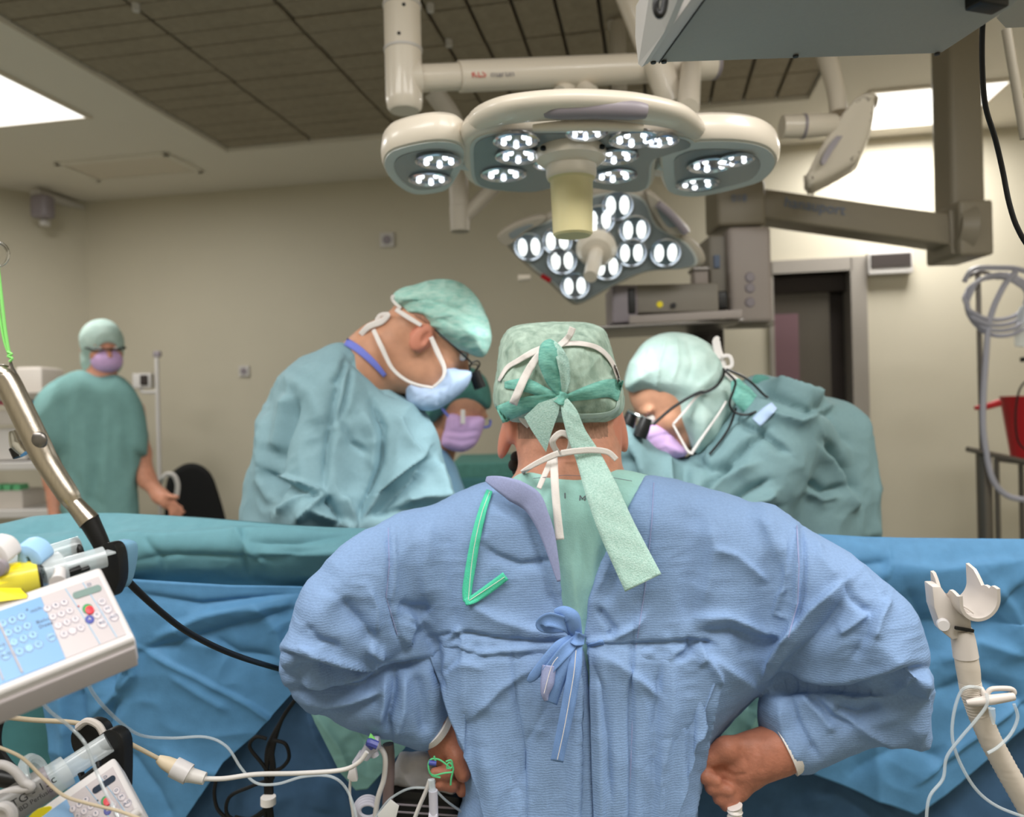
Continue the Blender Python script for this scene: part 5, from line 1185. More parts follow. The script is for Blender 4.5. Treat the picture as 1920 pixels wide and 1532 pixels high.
# ================= left surgeon =================
YL = 1.86
rL = thing('person', 'person in a pale teal surgical gown leaning over at left, pale blue mask and glasses', 'person', (W(660, 900, YL).x, YL, 0))
lt_ = [(625, 646), (590, 662), (559, 680), (521, 718), (503, 760), (483, 828), (468, 880), (458, 930), (452, 985), (452, 1100), (470, 1400), (860, 1400), (872, 1100), (860, 985), (852, 940), (842, 900), (828, 865), (822, 830), (800, 785), (775, 756), (745, 735), (715, 712), (680, 675), (655, 650)]
lv = Vol(430, 900, 625, 1400, 1.55, 2.15, 4, .009)
lv.infl(lt_, YL, .13, .03, 1.0, .02)
lv.cone(W(620, 760, YL-.10), W(590, 950, YL-.16), .085, .080, .05)
lv.cone(W(590, 960, YL-.16), W(790, 990, YL-.1), .075, .055, .03)
LF = [([(640, 700), (625, 760), (615, 830), (608, 920)], 7, -6, .3), ([(660, 690), (650, 740), (640, 780)], 5, -5, 0), ([(548, 740), (535, 790), (520, 850)], 10, 9, .4), ([(560, 755), (545, 800), (528, 850), (520, 930)], 9, -9, .4), ([(504, 770), (500, 840), (495, 900), (520, 960)], 12, 7, 0),
      ([(525, 890), (560, 905), (608, 922)], 6, 9, .5), ([(522, 900), (560, 918), (600, 935)], 9, -9, .3), ([(500, 880), (515, 905), (518, 960)], 8, -10, .3), ([(610, 925), (590, 945), (560, 975)], 8, 10, .3), ([(612, 930), (630, 950), (640, 985)], 8, -12, .3), ([(580, 955), (620, 970), (670, 990)], 7, 9, .3), ([(640, 930), (660, 960), (672, 990)], 8, 8, .3),
      ([(700, 745), (720, 800), (715, 870), (690, 930), (672, 985)], 8, -9, .5), ([(680, 770), (705, 820), (700, 880), (680, 940)], 12, 7, .2), ([(740, 780), (770, 830), (790, 850)], 9, 6, .3), ([(800, 845), (760, 880), (720, 920), (690, 960)], 9, 12, .5), ([(815, 855), (780, 900), (740, 930), (700, 965)], 12, -11, .3), ([(760, 940), (790, 930), (830, 930)], 12, 8, .2),
      ([(700, 960), (760, 955), (830, 950)], 9, -7, .2), ([(640, 790), (660, 830), (690, 850)], 6, -4, 0), ([(620, 720), (640, 700), (650, 670)], 6, -4, 0), ([(650, 665), (700, 705), (740, 740)], 5, -5, .3), ([(830, 850), (845, 900), (850, 960)], 7, -8, .3), ([(815, 860), (825, 910), (825, 970)], 8, 7, 0), ([(535, 700), (590, 740), (610, 800)], 20, 5, 0), ([(520, 960), (560, 930), (600, 925)], 7, 6, .2)]
def ldisp(P, N, px, py):
    D = folds(P, N, px, py, LF)*3.2+wr(.006, 11, 31, (1, 1, .6))(P)+wr(.0022, 26, 32)(P); return P+N*D[:, None]
o = lv.build('gown', M['teal_gown'], rL, ldisp); sL = surf_of(o, YL)
HL = head_rot((.80, .10, -.60), (.57, .08, .82)); cL = W(808, 632, YL-.01)
b = Vol(620, 920, 520, 820, 1.65, 2.1, 3, .006)
gL = add_head(b, cL, HL, 1.04)
b.chain([gL(0, -.045, -.03), W(722, 668, YL), W(668, 716, YL)], [.068, .082, .095], .03); b.ell(gL(-.01, .0, -.07), (.05, .05, .05), HL, .03)
b.ell(gL(0, .02, -.085), (.066, .062, .050), HL, .04)
for sx in (1, -1): b.ell(gL(sx*.090, -.014, -.022), (.009, .022, .036), HL, .004); b.ell(gL(sx*.098, -.004, -.016), (.007, .010, .018), HL, .004, 's')
bL = b.build('body', M['skin2'], rL)
paint(bL, M['ear'], lambda c, e=gL(.092, -.012, -.02): (c-e).length < .036)
sLB = surf_of(bL, YL-.06)
add_eyes(rL, gL, HL, 1.04)
h_ = Vol(690, 850, 560, 720, 1.7, 2.05, 3, .006); h_.ell(gL(0, -.010, .018), (.083, .104, .093), HL, .01); h_.halfspace(gL(0, -.012, 0), HL@Vector((0, 1, 0))); h_.halfspace(gL(0, 0, .010), HL@Vector((0, 0, -1)))
h_.build('hair', M['stubble'], rL)
v = Vol(725, 935, 510, 690, 1.68, 2.06, 3, .006)
v.infl([(738, 562), (748, 545), (790, 531), (834, 525), (870, 536), (898, 566), (916, 608), (919, 640), (905, 668), (872, 658), (836, 645), (806, 622), (786, 598), (758, 582)], YL-.01, .075, .035, 1.0, .01)
v.build('surgical_cap', M['cap_mint'], rL, lambda P, N, px, py: P+N*(folds(P, N, px, py, [([(745, 570), (800, 560), (850, 575), (915, 610)], 6, -6, .4), ([(750, 575), (800, 590), (850, 612), (914, 636)], 8, 6, .3), ([(760, 555), (820, 545), (870, 560)], 8, 4, .3), ([(775, 585), (830, 600), (880, 625)], 5, -5, .3)])+wr(.003, 22, 40, (1, 1, 2.5))(P))[:, None])
v = Vol(750, 900, 680, 790, 1.68, 2.06, 3, .006)
v.infl([(764, 716), (790, 722), (812, 720), (828, 702), (836, 686), (862, 693), (884, 697), (877, 724), (852, 748), (822, 767), (792, 770), (764, 756)], YL+.0, .035, .048, 1.1, .01)
v.build('face_mask', M['mask_blue'], rL, lambda P, N, px, py: P+N*(folds(P, N, px, py, [([(775, 745), (800, 735), (840, 720)], 5, -4, .2), ([(790, 760), (800, 735)], 4, -3, 0), ([(820, 760), (825, 735)], 4, -4, 0), ([(840, 745), (850, 715)], 4, 3, 0)]))[:, None])
YF = YL-.115
rb('mask_tie', [(700, 618, YF+.02, 8), (715, 650, YF, 9), (735, 690, YF, 7), (760, 712, YF, 6), (785, 722, YF, 5), (812, 727, YF, 5)], 'white_tape', rL, surf=lambda x, y: sLB(x, y), off=.004)
rb('mask_tie', [(812, 726, YF+.005, 5), (829, 710, YF, 5), (833, 690, YF, 8), (820, 660, YF, 10), (808, 632, YF, 8)], 'white_tape', rL, surf=lambda x, y: sLB(x, y), off=.004)
rb('mask_tie', [(742, 580, YF+.02, 8), (765, 595, YF+.01, 9), (790, 610, YF, 7)], 'white_tape', rL, surf=lambda x, y: sLB(x, y), off=.004)
rb('tie_bow', [(676, 628, YF+.05, 10), (692, 612, YF+.04, 12), (715, 603, YF+.04, 12), (728, 590, YF+.04, 8), (712, 592, YF+.05, 8), (705, 608, YF+.05, 10)], 'white_tape', rL)
rb('tie_bow', [(752, 578, YF+.04, 6), (738, 565, YF+.05, 6), (736, 556, YF+.05, 6), (745, 556, YF+.05, 5)], 'white_tape', rL)
rb('shirt_collar', [(648, 640, 0, 14), (672, 655, 0, 14), (700, 680, 0, 12), (722, 705, 0, 8)], 'purple', rL, surf=lambda x, y: min(sL(x, y), sLB(x, y)), off=.006)['label'] = 'violet shirt collar'
mk('glasses', lambda bm: (tube(bm, [gL(.090, -.0, .010), gL(.088, .06, .004), gL(.066, .108, .0)], .0022, 8), tube(bm, [gL(.066, .108, .0), gL(.058, .118, .012), gL(.02, .128, .010), gL(.016, .128, -.012), gL(.04, .124, -.022), gL(.064, .112, -.012), gL(.066, .108, .0)], .0018, 8), tube(bm, [gL(-.066, .108, .0), gL(-.058, .118, .012), gL(-.02, .128, .010), gL(-.016, .128, -.012), gL(-.04, .124, -.022), gL(-.064, .112, -.012), gL(-.066, .108, .0)], .0018, 8), tube(bm, [gL(-.02, .128, .006), gL(.02, .128, .006)], .002, 6)), M['black'], rL)
mk('loupe', lambda bm: tube(bm, [gL(.034, .128, -.008), gL(.03, .160, -.030)], [.011, .012], 14), M['black'], rL)
mk('loupe', lambda bm: tube(bm, [gL(-.034, .128, -.008), gL(-.03, .160, -.030)], [.011, .012], 14), M['black'], rL)
legs(rL, W(660, 900, YL).x, YL+.0, .8, 'teal_scrub', .1, 'white_tape', -1.2)

# ================= right surgeon =================
YR = 1.95
rR = thing('person', 'person in a grey-teal gown bent over at right wearing pale hood and black magnifying loupes', 'person', (W(1420, 950, YR).x, YR, 0))
rt_ = [(1160, 808), (1175, 796), (1200, 812), (1240, 850), (1290, 862), (1330, 830), (1370, 775), (1392, 722), (1420, 707), (1450, 715), (1482, 726), (1540, 748), (1568, 770), (1590, 806), (1600, 850), (1610, 900), (1616, 960), (1620, 1020), (1622, 1400), (1155, 1400), (1155, 900)]
v = Vol(1130, 1650, 690, 1400, 1.60, 2.30, 4, .009)
v.infl(rt_, lambda x, y: YR+(x-1400)*.0002+0*y, .13, .03, 1.0, .02)
v.cone(W(1470, 800, YR-.10), W(1390, 960, YR-.16), .10, .09, .05); v.cone(W(1390, 970, YR-.16), W(1200, 940, YR-.08), .075, .05, .04)
v.cone(W(1560, 820, YR+.1), W(1590, 960, YR+.08), .10, .1, .05)
RF = [([(1380, 790), (1430, 812), (1480, 850)], 7, -8, .4), ([(1290, 960), (1340, 890), (1390, 840), (1440, 800)], 7, -10, .4), ([(1300, 970), (1360, 910), (1420, 870)], 9, 9, .3), ([(1340, 960), (1400, 920), (1440, 900)], 8, -9, .3), ([(1370, 960), (1430, 940), (1450, 920)], 8, 9, .3), ([(1360, 1000), (1420, 980), (1460, 950)], 9, -9, .3),
      ([(1440, 775), (1500, 790), (1560, 760)], 8, 8, .3), ([(1520, 750), (1560, 770), (1595, 840)], 7, -8, .3), ([(1556, 830), (1590, 880), (1608, 930)], 9, -12, .4), ([(1540, 840), (1575, 890), (1600, 960)], 10, 8, .3), ([(1520, 905), (1550, 925), (1580, 910)], 9, -8, .2), ([(1510, 920), (1540, 935), (1570, 930)], 7, 7, .2),
      ([(1300, 850), (1330, 880), (1370, 870)], 8, -7, .3), ([(1180, 850), (1190, 900), (1230, 930)], 10, -9, .2), ([(1285, 870), (1290, 920), (1310, 960)], 8, -7, .3), ([(1250, 860), (1255, 920)], 8, 6, 0), ([(1420, 715), (1450, 740), (1520, 765), (1570, 775)], 8, -9, .4), ([(1450, 720), (1500, 735), (1545, 750)], 6, 8, .3)]
o = v.build('gown', M['teal_gown2'], rR, lambda P, N, px, py: P+N*(folds(P, N, px, py, RF)*3.0+wr(.008, 9, 51, (1, 1, .7))(P)+wr(.002, 24, 52)(P))[:, None]); sR = surf_of(o, YR)
HRr = head_rot((-.72, -.10, -.68), (-.60, -.05, .80)); cR = W(1262, 738, YR-.02)
b = Vol(1150, 1420, 610, 880, 1.72, 2.2, 3, .006)
gR = add_head(b, cR, HRr, 1.10)
b.chain([gR(0, -.05, -.03), W(1370, 780, YR)], [.07, .085], .04)
b.build('body', M['skin2'], rR); add_eyes(rR, gR, HRr, 1.10)
v = Vol(1155, 1420, 605, 900, 1.70, 2.22, 3, .006)
v.infl([(1174, 728), (1178, 690), (1198, 655), (1225, 633), (1260, 625), (1300, 631), (1335, 652), (1356, 685), (1374, 712), (1384, 750), (1372, 790), (1345, 830), (1316, 852), (1300, 846), (1285, 815), (1270, 790), (1262, 765), (1240, 752), (1210, 738)], YR-.01, .085, .035, 1.0, .01)
v.build('hood', M['cap_pale'], rR, lambda P, N, px, py: P+N*(folds(P, N, px, py, [([(1252, 632), (1236, 680), (1232, 720), (1240, 740)], 4, 5, .3), ([(1268, 632), (1272, 680), (1262, 715)], 4, 4, .2), ([(1290, 636), (1300, 680), (1290, 715)], 5, -4, .2), ([(1220, 650), (1212, 700)], 5, 4, 0), ([(1320, 735), (1350, 715), (1372, 705)], 6, -6, .3), ([(1300, 740), (1340, 780), (1330, 830)], 7, -4, .2), ([(1305, 730), (1340, 700), (1350, 670)], 7, 4, .2), ([(1355, 720), (1360, 770), (1335, 830)], 6, 5, .2)])+wr(.003, 18, 60, (1, 1, 1))(P))[:, None])
v = Vol(1180, 1310, 780, 875, 1.72, 2.2, 3, .006)
v.infl([(1200, 812), (1208, 800), (1232, 795), (1262, 797), (1268, 822), (1290, 850), (1262, 862), (1232, 864), (1214, 852), (1202, 832)], YR-.01, .035, .045, 1.0, .01)
v.build('face_mask', M['mask_lilac'], rR, lambda P, N, px, py: P+N*(folds(P, N, px, py, [([(1205, 830), (1240, 815), (1268, 812)], 5, -4, .2), ([(1210, 845), (1250, 835), (1280, 848)], 5, 4, .2), ([(1250, 800), (1248, 850)], 5, -3, .2)]))[:, None])
YF = YR-.135
rb('mask_tie', [(1262, 796, YF, 4), (1285, 770, YF, 5), (1305, 745, YF, 5), (1320, 735, YF, 8)], 'white_tape', rR)
rb('mask_tie', [(1262, 796, YF, 4), (1275, 820, YF, 4), (1290, 846, YF, 5), (1300, 850, YF, 6)], 'white_tape', rR)
rb('mask_tie', [(1298, 848, YF, 6), (1318, 818, YF, 5), (1345, 780, YF, 4), (1362, 752, YF+.01, 4)], 'white_tape', rR)
rb('tie_bow', [(1360, 690, YF+.06, 8), (1348, 665, YF+.06, 16), (1343, 640, YF+.06, 15), (1348, 632, YF+.06, 5)], 'white_tape', rR)
rb('tie_bow', [(1352, 668, YF+.05, 7), (1368, 668, YF+.05, 7), (1372, 685, YF+.05, 7), (1358, 695, YF+.05, 8), (1378, 712, YF+.05, 12), (1396, 725, YF+.04, 10)], 'white_tape', rR)
mk('loupe_frame', lambda bm: tube(bm, [W(1225, 796, YF-.01), W(1262, 764, YF-.008), (W(1308, 737, YF-.006)), W(1326, 734, YF-.004), W(1345, 722, YF), W(1356, 705, YF+.02), W(1357, 692, YF+.04)], .0036, 8), M['black'], rR)
for (x, y, Yl) in ((1180, 792, YF+.03), (1206, 804, YF-.01)):
    mk('loupe', lambda bm: tube(bm, [W(x+6, y-20, Yl), W(x-1, y+0, Yl), W(x-7, y+16, Yl)], [.013, .0165, .0165], 18, True, 3), M['black'], rR)
mk('loupe_bridge', lambda bm: tube(bm, [W(1178, 770, YF+.02), W(1200, 780, YF+.0), W(1224, 795, YF-.01)], .004, 8), M['chrome'], rR)
for k_, pts in enumerate([[(1358, 694), (1378, 714), (1376, 730), (1368, 755), (1376, 772), (1398, 778), (1418, 772)], [(1362, 692), (1400, 710), (1432, 740), (1440, 745)], [(1380, 765), (1368, 800), (1350, 828), (1330, 852)]]):
    mk('light_cable', lambda bm: tube(bm, [W(x, y, YF+(-.03, -.02, -.01)[k_]) for x, y in pts], .0030, 8), M['black'], rR)
rb('cap_tail', [(1378, 712, YF+.0, 14), (1390, 738, YF-.01, 40), (1408, 758, YF-.01, 40), (1434, 770, YF+.0, 16)], 'cap_band', rR, nx=6, curl=.2)
rb('shirt_collar', [(1410, 712, YF+.05, 20), (1428, 722, YF+.05, 40), (1440, 738, YF+.06, 26)], 'dark_cap', rR, nx=6, curl=.2)
rb('collar_tag', [(1418, 792, 0, 22), (1435, 775, 0, 22), (1452, 760, 0, 16)], 'mask_blue', rR, surf=sR, off=.006)['label'] = 'white patch on the gown shoulder'
legs(rR, W(1420, 900, YR).x, YR+.08, .8, 'teal_scrub', .1, 'white_tape', 1.2)

# ================= assistant between them =================
YA = 2.45
rA = thing('person', 'person in green cap and lilac mask looking down behind the left surgeon', 'person', (W(840, 900, YA).x, YA+.02, 0))
v = Vol(720, 910, 820, 1400, 2.25, 2.7, 4, .010)
v.infl([(790, 850), (830, 842), (852, 875), (876, 930), (886, 1000), (890, 1400), (735, 1400), (740, 900)], YA, .11, .02, 1, .02)
v.build('gown', mat('light_blue_gown_cloth', (142, 186, 216), .75, crumple=.2, crumple_scale=10), rA, lambda P, N, px, py: P+N*(wr(.006, 9, 71)(P))[:, None])
HA = head_rot((.45, -.55, -.66), (.35, -.35, .80)); cA = W(862, 758, YA)
b = Vol(770, 950, 680, 880, 2.2, 2.7, 3, .008); gA = add_head(b, cA, HA, 1.0); b.chain([gA(0, -.04, -.05), W(815, 850, YA+.03)], [.06, .065], .03); b.build('body', M['skin2'], rA); add_eyes(rA, gA, HA)
v = Vol(770, 940, 680, 830, 2.25, 2.65, 3, .007)
v.infl([(918, 765), (917, 728), (902, 700), (872, 688), (838, 695), (808, 720), (793, 755), (790, 785), (806, 795), (826, 780), (850, 768), (885, 764)], YA-.01, .075, .02, 1, .01)
v.build('surgical_cap', M['dark_cap'], rA, lambda P, N, px, py: P+N*(wr(.003, 20, 80)(P))[:, None])
v = Vol(810, 925, 765, 860, 2.2, 2.6, 3, .007)
v.infl([(842, 776), (872, 780), (908, 783), (903, 812), (890, 836), (866, 848), (840, 842), (827, 830), (834, 802)], YA-.065, .035, .015, 1, .01)
v.build('face_mask', M['mask_lilac'], rA, lambda P, N, px, py: P+N*(folds(P, N, px, py, [([(832, 808), (865, 812), (900, 808)], 4, -4, 0), ([(830, 822), (865, 828), (896, 822)], 4, -4, 0)]))[:, None])
mk('glasses', lambda bm: (tube(bm, [gA(-.075, .08, .005), gA(-.04, .115, .01), gA(.04, .115, .01), gA(.075, .08, .005), gA(.09, 0, .005)], .004, 8)), M['purple'], rA)
rb('nose_strip', [(868, 768, YA-.13, 8), (868, 795, YA-.135, 9)], 'white_tape', rA)
legs(rA, W(830, 900, YA).x, YA+.05, .8, 'teal_scrub', .1, 'white_tape', 2.4)

# ================= far person at the left =================
YP = 3.55
rP = thing('person', 'person standing far left in green short-sleeved scrubs, pale hood and lilac mask', 'person', (W(185, 900, YP).x, YP, 0))
v = Vol(40, 300, 690, 1180, 3.35, 3.8, 4, .014)
v.infl([(62, 770), (78, 738), (108, 714), (150, 698), (190, 706), (222, 703), (250, 728), (268, 765), (275, 815), (273, 852), (262, 856), (254, 900), (256, 960), (262, 1180), (112, 1180), (116, 960), (118, 880), (108, 850), (80, 842), (64, 815)], YP, .085, .04, 1, .03)
def pdisp(P, N, px, py):
    D = folds(P, N, px, py, [([(118, 740), (128, 800), (122, 870)], 9, -14, .2), ([(190, 760), (186, 840), (180, 920)], 8, -10, .2), ([(204, 760), (206, 840), (200, 930)], 9, 10, .2), ([(160, 780), (165, 860), (160, 940)], 10, 8, 0), ([(236, 760), (240, 830), (246, 900)], 8, -10, .2), ([(225, 800), (220, 900)], 9, 9, 0), ([(140, 880), (160, 930), (200, 950)], 8, -8, 0)])
    return P+N*(D+wr(.012, 8, 90, (1, 1, .5))(P))[:, None]
v.build('scrub_shirt', M['teal_scrub'], rP, pdisp)
HP = head_rot((.66, -.74, -.18), (.1, -.2, .97)); cP = W(193, 652, YP)
b = Vol(60, 370, 590, 1010, 3.2, 3.8, 3, .011); gP = add_head(b, cP, HP, 1.0); b.chain([gP(0, -.02, -.06), W(188, 712, YP), W(190, 735, YP-.05)], [.058, .062, .06], .03)
b.chain([W(95, 760, YP), W(92, 840, YP), W(100, 900, YP), W(106, 980, YP-.05)], [.05, .045, .038, .03], .03)
b.chain([W(250, 770, YP), W(262, 850, YP), W(276, 900, YP-.05), W(300, 930, YP-.14), W(314, 940, YP-.18)], [.05, .045, .036, .03, .034], .03)
for k, (dx, dy) in enumerate(((22, 6), (26, 14), (22, 22), (14, 26))): b.chain([W(318, 940, YP-.18), W(312+dx*.7, 938+dy, YP-.2), W(318+dx, 946+dy, YP-.19)], [.014, .011, .009], .006)
b.cone(W(312, 930, YP-.2), W(332, 932, YP-.23), .013, .010, .006)
b.build('body', M['skin'], rP); add_eyes(rP, gP, HP)
v = Vol(140, 250, 590, 720, 3.3, 3.8, 3, .010)
v.ell(gP(0, -.012, .026), (.092, .112, .104), HP, .01); v.ell(gP(0, -.02, -.06), (.088, .080, .085), HP, .03)
v.ell(gP(0, .13, -.035), (.062, .09, .078), HP, .008, 's')
v.build('hood', M['cap_pale'], rP, lambda P, N, px, py: P+N*(wr(.003, 16, 95)(P))[:, None])
v = Vol(150, 250, 640, 720, 3.2, 3.7, 3, .010); v.ell(gP(0, .058, -.052), (.066, .068, .058), HP, .01); v.halfspace(gP(0, 0, -.014), HP@Vector((0, -.2, 1)))
v.build('face_mask', M['mask_lilac'], rP)
mk('glasses', lambda bm: tube(bm, [gP(-.08, .03, .006), gP(-.066, .098, .006), gP(0, .122, .006), gP(.066, .098, .006), gP(.08, .03, .006)], .0045, 8), M['black'], rP)
legs(rP, W(187, 900, YP).x, YP, .98, 'teal_scrub', .1)
# ------------------------------------------------------------------ drapes
def sheet(name, top, bot, Yfn, m, parent=None, nx=160, ny=90, F_=[], namp=.004, nsc=9, seed=1, back=0.0, thick=.0015, edge_r=.012):
    """hanging cloth between a top and a bottom pixel polyline at depth Yfn(px,py); its top turns over and runs back by `back` metres"""
    def at(poly, s):
        poly = np.array(poly, float); L = np.r_[0, np.cumsum(np.hypot(*np.diff(poly, axis=0).T))]; L /= L[-1]
        return np.interp(s, L, poly[:, 0]), np.interp(s, L, poly[:, 1])
    s = np.linspace(0, 1, nx+1); tx, ty = at(top, s); bx, by = at(bot, s)
    t = np.linspace(0, 1, ny+1)[:, None]
    px = tx[None]*(1-t)+bx[None]*t; py = ty[None]*(1-t)+by[None]*t
    Y = Yfn(px, py)
    x, y, z = WN(px, py, Y); P = np.stack([x.ravel(), y.ravel(), z.ravel()], 1)
    idx = np.arange((nx+1)*(ny+1)).reshape(ny+1, nx+1)
    Q = np.stack([idx[:-1, :-1].ravel(), idx[1:, :-1].ravel(), idx[1:, 1:].ravel(), idx[:-1, 1:].ravel()], 1)
    N = vnormals(P, Q); fl = N[:, 1].mean() > 0
    if fl: N = -N
    D = folds(P, N, px.ravel(), py.ravel(), F_, False)
    D += wr(namp, nsc, seed, (1, 1, .7))(P)+wr(namp*.35, nsc*2.6, seed+5)(P)
    fade = np.clip(t*8, .15, 1)*np.ones_like(px); P = P+N*(D*fade.ravel())[:, None]
    if back:
        rows = []; nb = 8; T = P[:nx+1]
        for k in range(1, nb+1):
            a = min(k/3, 1)*math.pi/2; r_ = T.copy()
            r_[:, 1] += edge_r*math.sin(a)+max(0, k-3)/(nb-3)*back; r_[:, 2] -= edge_r*(1-math.cos(a))+max(0, k-3)*.002
            rows.append(r_)
        P = np.concatenate([P]+rows); base = (nx+1)*(ny+1); prev = idx[0]
        for k in range(nb):
            cur = base+k*(nx+1)+np.arange(nx+1)
            Q = np.concatenate([Q, np.stack([cur[:-1], prev[:-1], prev[1:], cur[1:]], 1)]); prev = cur
    if fl: Q = Q[:, ::-1]
    o = npmesh(name, P, Q, m, parent)
    md = o.modifiers.new('thickness', 'SOLIDIFY'); md.thickness = thick; md.offset = 1
    return o
def dthing(name, label, loc, cat='drape', group=None): return thing(name, label, cat, loc, group)

# operating table under the drapes (legs and padded top, mostly covered)
ot = thing('operating_table', 'operating table hidden under the blue and teal drapes', 'table', (.25, 1.75, 0))
mk('table_top', lambda bm: box(bm, (.15, 1.63, .93), (1.9, .12, .10), None, .03), M['navy_drape'], ot)
mk('pedestal', lambda bm: box(bm, (.15, 1.62, .46), (.4, .10, .86), None, .03), M['steel_dark'], ot)
mk('base', lambda bm: box(bm, (.15, 1.62, .04), (1.1, .10, .08), None, .02), M['steel_dark'], ot)

# teal rolled drape at the left
dt_ = dthing('teal_drape', 'teal drape with thick rolled upper edge at left in front of the pale teal gown', W(330, 1040, 1.45))
TF = [([(130, 1000), (300, 1012), (460, 1003), (640, 1000)], 14, 12, .4), ([(230, 1050), (330, 1040), (470, 1046), (600, 1036)], 14, -12, .2), ([(440, 1000), (468, 1030), (500, 1060)], 8, 8, .3), ([(470, 1020), (560, 1020), (680, 1000)], 7, -8, .3), ([(472, 1035), (560, 1040), (690, 1030)], 8, 9, .3),
      ([(270, 1010), (300, 1040), (310, 1070)], 7, -5, 0), ([(240, 1085), (360, 1090), (560, 1092)], 12, 8, .4), ([(460, 1000), (455, 1050), (470, 1080)], 6, -6, 0), ([(20, 1000), (120, 990), (240, 1000)], 18, -10, .2), ([(60, 1030), (180, 1050), (300, 1055)], 20, 9, 0)]
def Yteal(px, py):
    t = np.clip((py-965)/140, 0, 1); return 1.47-.085*np.sin(np.pi*np.clip(t*1.0, 0, 1))+.0*px
sheet('rolled_edge', [(-60, 1000), (0, 984), (60, 970), (130, 963), (220, 963), (320, 969), (420, 977), (520, 986), (620, 991), (720, 993), (800, 998)],
      [(-60, 1120), (0, 1118), (60, 1112), (150, 1100), (235, 1091), (320, 1098), (420, 1104), (540, 1106), (640, 1106), (720, 1108), (800, 1112)], Yteal, M['teal_drape'], dt_, 200, 60, TF, .003, 10, 3, .12)
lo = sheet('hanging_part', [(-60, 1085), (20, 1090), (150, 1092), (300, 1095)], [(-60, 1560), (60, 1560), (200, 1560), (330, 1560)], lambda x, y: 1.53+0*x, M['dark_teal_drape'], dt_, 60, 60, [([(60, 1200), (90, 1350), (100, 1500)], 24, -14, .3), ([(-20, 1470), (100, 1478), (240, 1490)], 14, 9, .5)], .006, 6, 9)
# bright blue drape under it
db = dthing('blue_drape', 'bright blue crumpled drape hanging below the teal roll, behind the pump and black cable', W(330, 1250, 1.40))
BF_ = [([(235, 1108), (380, 1130), (560, 1112)], 10, -14, .4), ([(300, 1190), (380, 1150), (470, 1130), (560, 1115)], 12, 14, .5), ([(260, 1220), (380, 1190), (480, 1160), (545, 1140)], 12, -12, .3), ([(250, 1200), (340, 1250), (470, 1320), (540, 1370)], 6, 7, .5), ([(470, 1120), (520, 1180), (540, 1260)], 20, 12, .3),
       ([(215, 1130), (250, 1200), (256, 1260), (200, 1330)], 10, 14, .4), ([(190, 1210), (220, 1290), (190, 1400), (150, 1480)], 16, -20, .3), ([(260, 1215), (220, 1300), (180, 1340)], 8, 12, .5), ([(120, 1280), (130, 1360), (125, 1430)], 14, 16, .3), ([(150, 1280), (158, 1360), (150, 1440)], 12, -16, .3),
       ([(320, 1260), (380, 1300), (430, 1330)], 9, 6, .2), ([(330, 1160), (350, 1200), (420, 1215)], 12, 8, .3), ([(400, 1195), (450, 1225), (520, 1230)], 14, -9, .3), ([(300, 1400), (380, 1440), (460, 1450)], 16, 8, .3), ([(240, 1400), (300, 1480), (330, 1540)], 16, -10, .2)]
sheet('drape_cloth', [(60, 1096), (150, 1090), (235, 1086), (330, 1092), (430, 1098), (560, 1100), (700, 1110)], [(100, 1440), (130, 1480), (170, 1560), (330, 1560), (420, 1425), (478, 1376), (548, 1300), (640, 1240)],
      lambda px, py: 1.40+.00012*(py-1100)+.02*np.sin(px*.011+1), M['blue_drape'], db, 200, 120, BF_, .006, 7, 21, .04)
# slate drape behind: lower middle
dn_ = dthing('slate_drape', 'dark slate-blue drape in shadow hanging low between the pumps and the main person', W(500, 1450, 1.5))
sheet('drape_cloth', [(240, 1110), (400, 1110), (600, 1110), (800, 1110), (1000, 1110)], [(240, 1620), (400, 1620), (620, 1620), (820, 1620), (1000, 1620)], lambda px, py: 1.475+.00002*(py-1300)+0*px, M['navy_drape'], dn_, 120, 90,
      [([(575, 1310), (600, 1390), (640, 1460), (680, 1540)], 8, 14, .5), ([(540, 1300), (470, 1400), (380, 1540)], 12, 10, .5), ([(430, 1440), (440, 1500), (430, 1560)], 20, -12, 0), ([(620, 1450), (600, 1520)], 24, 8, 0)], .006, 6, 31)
dm = dthing('mint_drape', 'thin pale mint drape hanging under the left sleeve of the main person', W(620, 1400, 1.40))
sheet('drape_cloth', [(560, 1290), (620, 1300), (700, 1320), (790, 1340)], [(640, 1445), (668, 1480), (690, 1478), (760, 1400)], lambda px, py: 1.40+0*px, M['mint_drape'], dm, 60, 60, [([(590, 1330), (640, 1400), (660, 1450)], 10, 9, .4), ([(640, 1330), (680, 1390), (690, 1440)], 9, -9, .3)], .004, 12, 41)
# right side drape
dr_ = dthing('blue_drape', 'bright blue drape with a straight top edge at right, behind the grey hose holder', W(1750, 1150, 1.42))
RF_ = [([(1560, 1012), (1640, 1030), (1660, 1010)], 9, 7, .3), ([(1540, 1040), (1600, 1060), (1670, 1052)], 10, -10, .4), ([(1664, 1015), (1668, 1060), (1655, 1090)], 6, 7, .4), ([(1660, 1055), (1760, 1068), (1900, 1050)], 16, 8, .4), ([(1740, 1160), (1840, 1160), (1920, 1100)], 16, -16, .4),
       ([(1760, 1240), (1830, 1200), (1920, 1230)], 18, 12, .3), ([(1740, 1300), (1820, 1270), (1880, 1290), (1930, 1330)], 18, -12, .3), ([(1920, 1310), (1860, 1350), (1800, 1400), (1720, 1470)], 8, 12, .6), ([(1780, 1430), (1700, 1400), (1640, 1420), (1590, 1460)], 14, -8, .2), ([(1860, 1090), (1900, 1140), (1930, 1230)], 20, 10, .3), ([(1700, 1100), (1730, 1170), (1735, 1240)], 20, -9, .2)]
